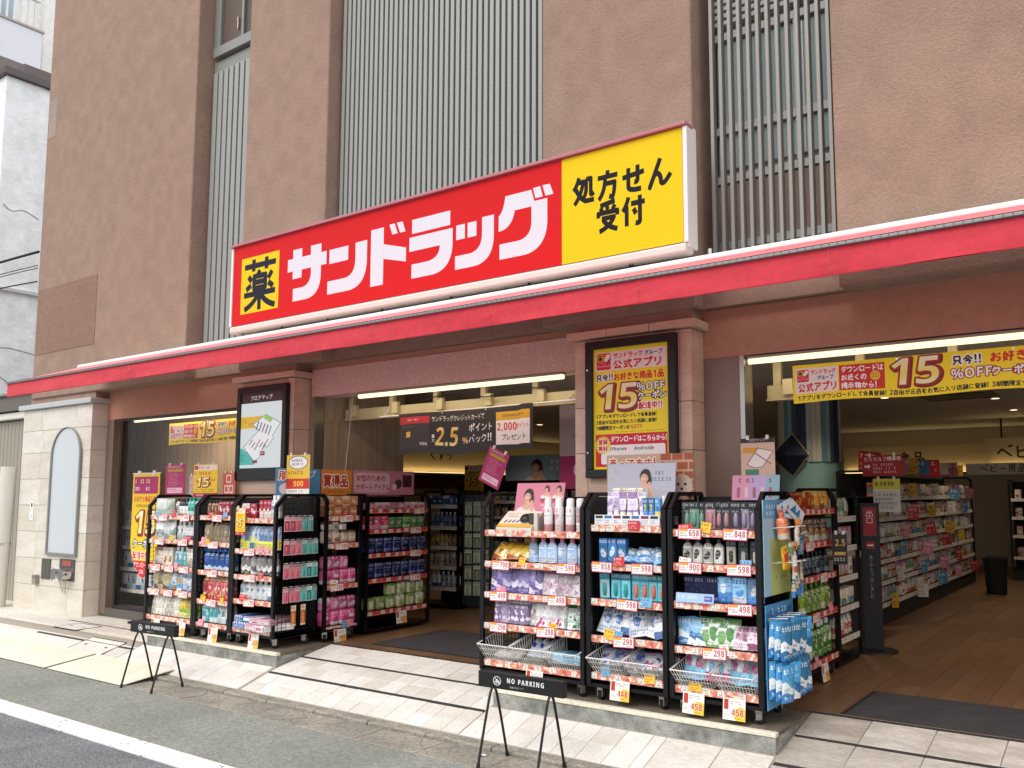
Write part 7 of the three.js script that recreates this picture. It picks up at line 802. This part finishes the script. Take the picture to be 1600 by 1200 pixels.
// cards sticking out of the snack shelves and toppers above them
{ const looks = [['#b3262f', 'red', '#f4e2d8'], ['#e0b93c', 'yellow', '#7a3018'], ['#d9d4ca', 'white', '#8a4038'], ['#4f86b0', 'blue', '#f2f6f8'], ['#cf7f98', 'pink', '#fbeef2']], cells = looks.map(([c, n, k]) => miniPrint(44, 54, (x, w, h) => { fill(x, c, 0, 0, w, h); fineprint(x, 4, 5, w - 8, 18, 1, k); fineprint(x, 4, 28, w - 8, 20, 2, k); }));
  const seats = [1.42, 1.2, 0.97, 0.74, 0.5, 0.27]; for (let i = 0; i < 26; i++) { const k = i % 5, t = thing('shelf_card', looks[k][1] + ' card sticking out of the long snack shelf unit', 'card', [-2.57, seats[(i * 5) % 6] + rr(-0.03, 0.06), -4.1 - i * 0.19 - rr(0, 0.1)], Math.PI / 2 - rr(0.2, 1.1), looks[k][1] + ' cards on the long snack shelf unit'); const m = mesh('card', sheetGeo(0.13, 0.16, 0.002, cells[k]).translate(0.08, 0, 0), goods.card, t); m.rotation.z = rr(-0.15, 0.15); }
  for (let i = 0; i < 9; i++) { const k = (i * 2) % 5; signSheet('topper_sign', ['red', 'white', 'pink', 'yellow', 'blue', 'red', 'white', 'pink', 'yellow'][i] + ' topper sign along the top of the long snack shelf unit', cells[[0, 2, 4, 1, 3, 0, 2, 4, 1][i]], rr(0.3, 0.55), rr(0.16, 0.26), [-2.75, 1.77, -4.3 - i * 0.6], Math.PI / 2 - 0.4, 0, rr(-0.05, 0.05), false).userData.group = 'toppers on the long snack shelf unit'; }
  signSheet('hanging_sign', 'white hanging baby goods sign above the snack shelf end', miniPrint(150, 26, (x, w, h) => { fill(x, '#cfc8bc', 0, 0, w, h); jtext(x, 'ベビー用品', 30, 4, 17, { color: '#3a332e', weight: 10, gap: 0.12 }); }), 1.0, 0.17, [-2.0, 1.78, -8.6], 0, 0, 0, false); }
// ---------------------------------------------------------------- neighbouring buildings
{
  const n = thing('neighbour_house', 'white rendered neighbouring house with a dark roof edge', 'building', [0, 0, 0]);
  mesh('wall', bx(-28, -20, -0.3, 10.43, -13, -2.01, 0.01), MAT.whiteWall, n); mesh('roof_edge', bx(-28.05, -19.91, 10.435, 10.6, -13, -1.93, 0.01), M(0x5c5452, 0.6), n); mesh('roof_flashing', bx(-27.9, -20.04, 10.605, 10.85, -12.9, -2.35, 0.01), M(0x6a5f5d, 0.6), n);
  mesh('ledge', bx(-27.95, -19.93, 5.74, 5.82, -13, -1.95, 0.01), M(0xc9caca, 0.7), n);
  const ck = (pts) => mesh('crack', uvm(new THREE.TubeGeometry(new THREE.CatmullRomCurve3(pts.map((p) => new THREE.Vector3(...p))), 30, 0.009, 5)), M(0x8d8f8f, 0.9), n);
  ck([[-19.998, 4.5, -2.07], [-19.998, 4.54, -2.34], [-19.998, 4.5, -2.67], [-19.998, 4.44, -3.0]]); ck([[-19.998, 4.0, -2.1], [-19.998, 3.8, -2.4], [-19.998, 3.5, -2.6]]); ck([[-19.998, 7.6, -2.1], [-19.998, 7.5, -2.25], [-19.998, 7.56, -2.5], [-19.998, 7.45, -2.8]]);
}
{
  const g = thing('shuttered_shed', 'low shuttered garage front beside the white drain pipe', 'garage'); const sl = bx(-0.055, 0.055, -0.12, 2.56, -0.03, 0, 0.004); for (let x = -17.2; x < -13.5; x += 0.12) { const s = mesh('shutter_slat', sl, M(0x9b9485, 0.6), g); s.position.set(x, 0, -0.29); }
  mesh('shutter_head', bx(-17.3, -13.5, 2.58, 2.68, -0.32, -0.2, 0.01), MAT.offWhite, g); mesh('beam', bx(-17.3, -13.3, 2.70, 2.93, -0.6, -0.16), M(0x6a645c, 0.8), g); mesh('back_wall', bx(-17.3, -13.3, -0.3, 2.69, -1.2, -0.62), M(0x8d877c, 0.9), g); mesh('roof', bx(-17.35, -13.28, 2.935, 2.97, -2.0, -0.12), M(0x8a857d, 0.7), g);
}
{
  const u = thing('neighbour_block', 'pale taller apartment block with a railed balcony', 'building'); mesh('wall', bx(-34, -21.87, -0.3, 22, -13, -3.45), MAT.whiteWall2, u); mesh('wall', bx(-34, -22.07, -0.3, 22, -3.449, 0.6), MAT.whiteWall2, u);
  const bal = new THREE.Group(); bal.name = 'balcony'; u.add(bal); mesh('parapet', bx(-21.5, -21.35, 11.43, 12.35, -3.21, 0, 0.01), M(0xe4e4ea, 0.8), bal); mesh('floor_slab', bx(-22.06, -21.501, 11.43, 11.55, -3.21, 0), MAT.whiteWall2, bal); mesh('coping', bx(-21.53, -21.32, 12.352, 12.4, -3.25, 0), M(0xb4a6a2, 0.6), bal);
  for (let z = -3.08; z < -0.1; z += 0.15) mesh('baluster', bx(-21.43, -21.39, 12.401, 13.1, z, z + 0.04), MAT.white, bal); mesh('handrail', bx(-21.45, -21.36, 13.1, 13.17, -3.15, 0), MAT.white, bal); mesh('drain', rod([-21.349, 11.8, -2.25], [-21.28, 11.8, -2.25], 0.04), MAT.dkMetal, bal);
  for (const [a, b2] of [[-2.92, -2.14], [-2.08, -1.2]]) { const w = mesh('window', bx(-22.069, -22.05, 11.66, 14.2, a, b2), M(0x9fb4c0, 0.15), u); mesh('frame', bx(-22.049, -22.03, 11.66, 14.2, a, a + 0.07), MAT.white, w); mesh('frame', bx(-22.049, -22.03, 11.66, 14.2, b2 - 0.07, b2), MAT.white, w); }
  mesh('pipe', rod([-21.8, 11.3, -3.3], [-21.8, 11.36, -3.8], 0.04), M(0x77706a, 0.6), u);
}
{ const t = thing('drain_pipe', 'white plastic drain pipe leaning beside the stone pier', 'pipe'); mesh('pipe', rod([-13.62, -0.118, 0.12], [-13.56, 1.84, 0.1], 0.1, 18), M(0xdad6cc, 0.5), t); mesh('collar', rod([-13.602, 0.72, 0.113], [-13.598, 0.78, 0.112], 0.106, 18), M(0xb9b4a8, 0.5), t); }
for (const [y, s, r] of [[4.98, 0.02, 0.018], [4.80, 0.03, 0.006], [4.76, 0.03, 0.006], [4.6, 0.05, 0.01]]) { const t = thing('overhead_cable', 'black overhead cable beside the white neighbouring house', 'cable', [0, 0, 0], 0, 'overhead cables by the neighbouring house'); mesh('cable', uvm(new THREE.TubeGeometry(new THREE.CatmullRomCurve3([[-30, y + 1.2, -0.2], [-20, y + 0.15, -0.1], [-14.4, y - s, 0.05], [-13.24, y - s * 2, 0.02]].map((p) => new THREE.Vector3(...p))), 40, r, 6)), MAT.blackMatte, t); }
// cracks in the gutter, a scrap of paper
{ const crackM = M(0x4a4842, 0.95); const kb = scene.getObjectByName('kerb'); const line = (parent, y, pts) => mesh('crack', uvm(new THREE.TubeGeometry(new THREE.CatmullRomCurve3(pts.map(([x, z]) => new THREE.Vector3(x, y, z))), 40, 0.002, 5)), crackM, parent);
  line(kb, -0.2775, [[-5.7, 1.12], [-5.55, 1.2], [-5.6, 1.3], [-5.45, 1.39]]); line(kb, -0.2775, [[-4.4, 1.11], [-4.32, 1.22], [-4.2, 1.3], [-4.1, 1.38]]); line(kb, -0.2775, [[-7.0, 1.11], [-6.9, 1.2], [-6.95, 1.38]]);
  const lt2 = thing('paper_scrap', 'small white scrap of paper lying in the gutter', 'litter', [-3.78, -0.2755, 1.2], 0.6); const g = new THREE.PlaneGeometry(0.05, 0.03, 4, 3).rotateX(-Math.PI / 2), p = g.attributes.position; for (let i = 0; i < p.count; i++) p.setY(i, 0.002 + 0.008 * ((i * 37) % 7) / 7); g.computeVertexNormals(); mesh('paper', uvm(g), MAT.white, lt2); }
renderer.render(scene, camera);
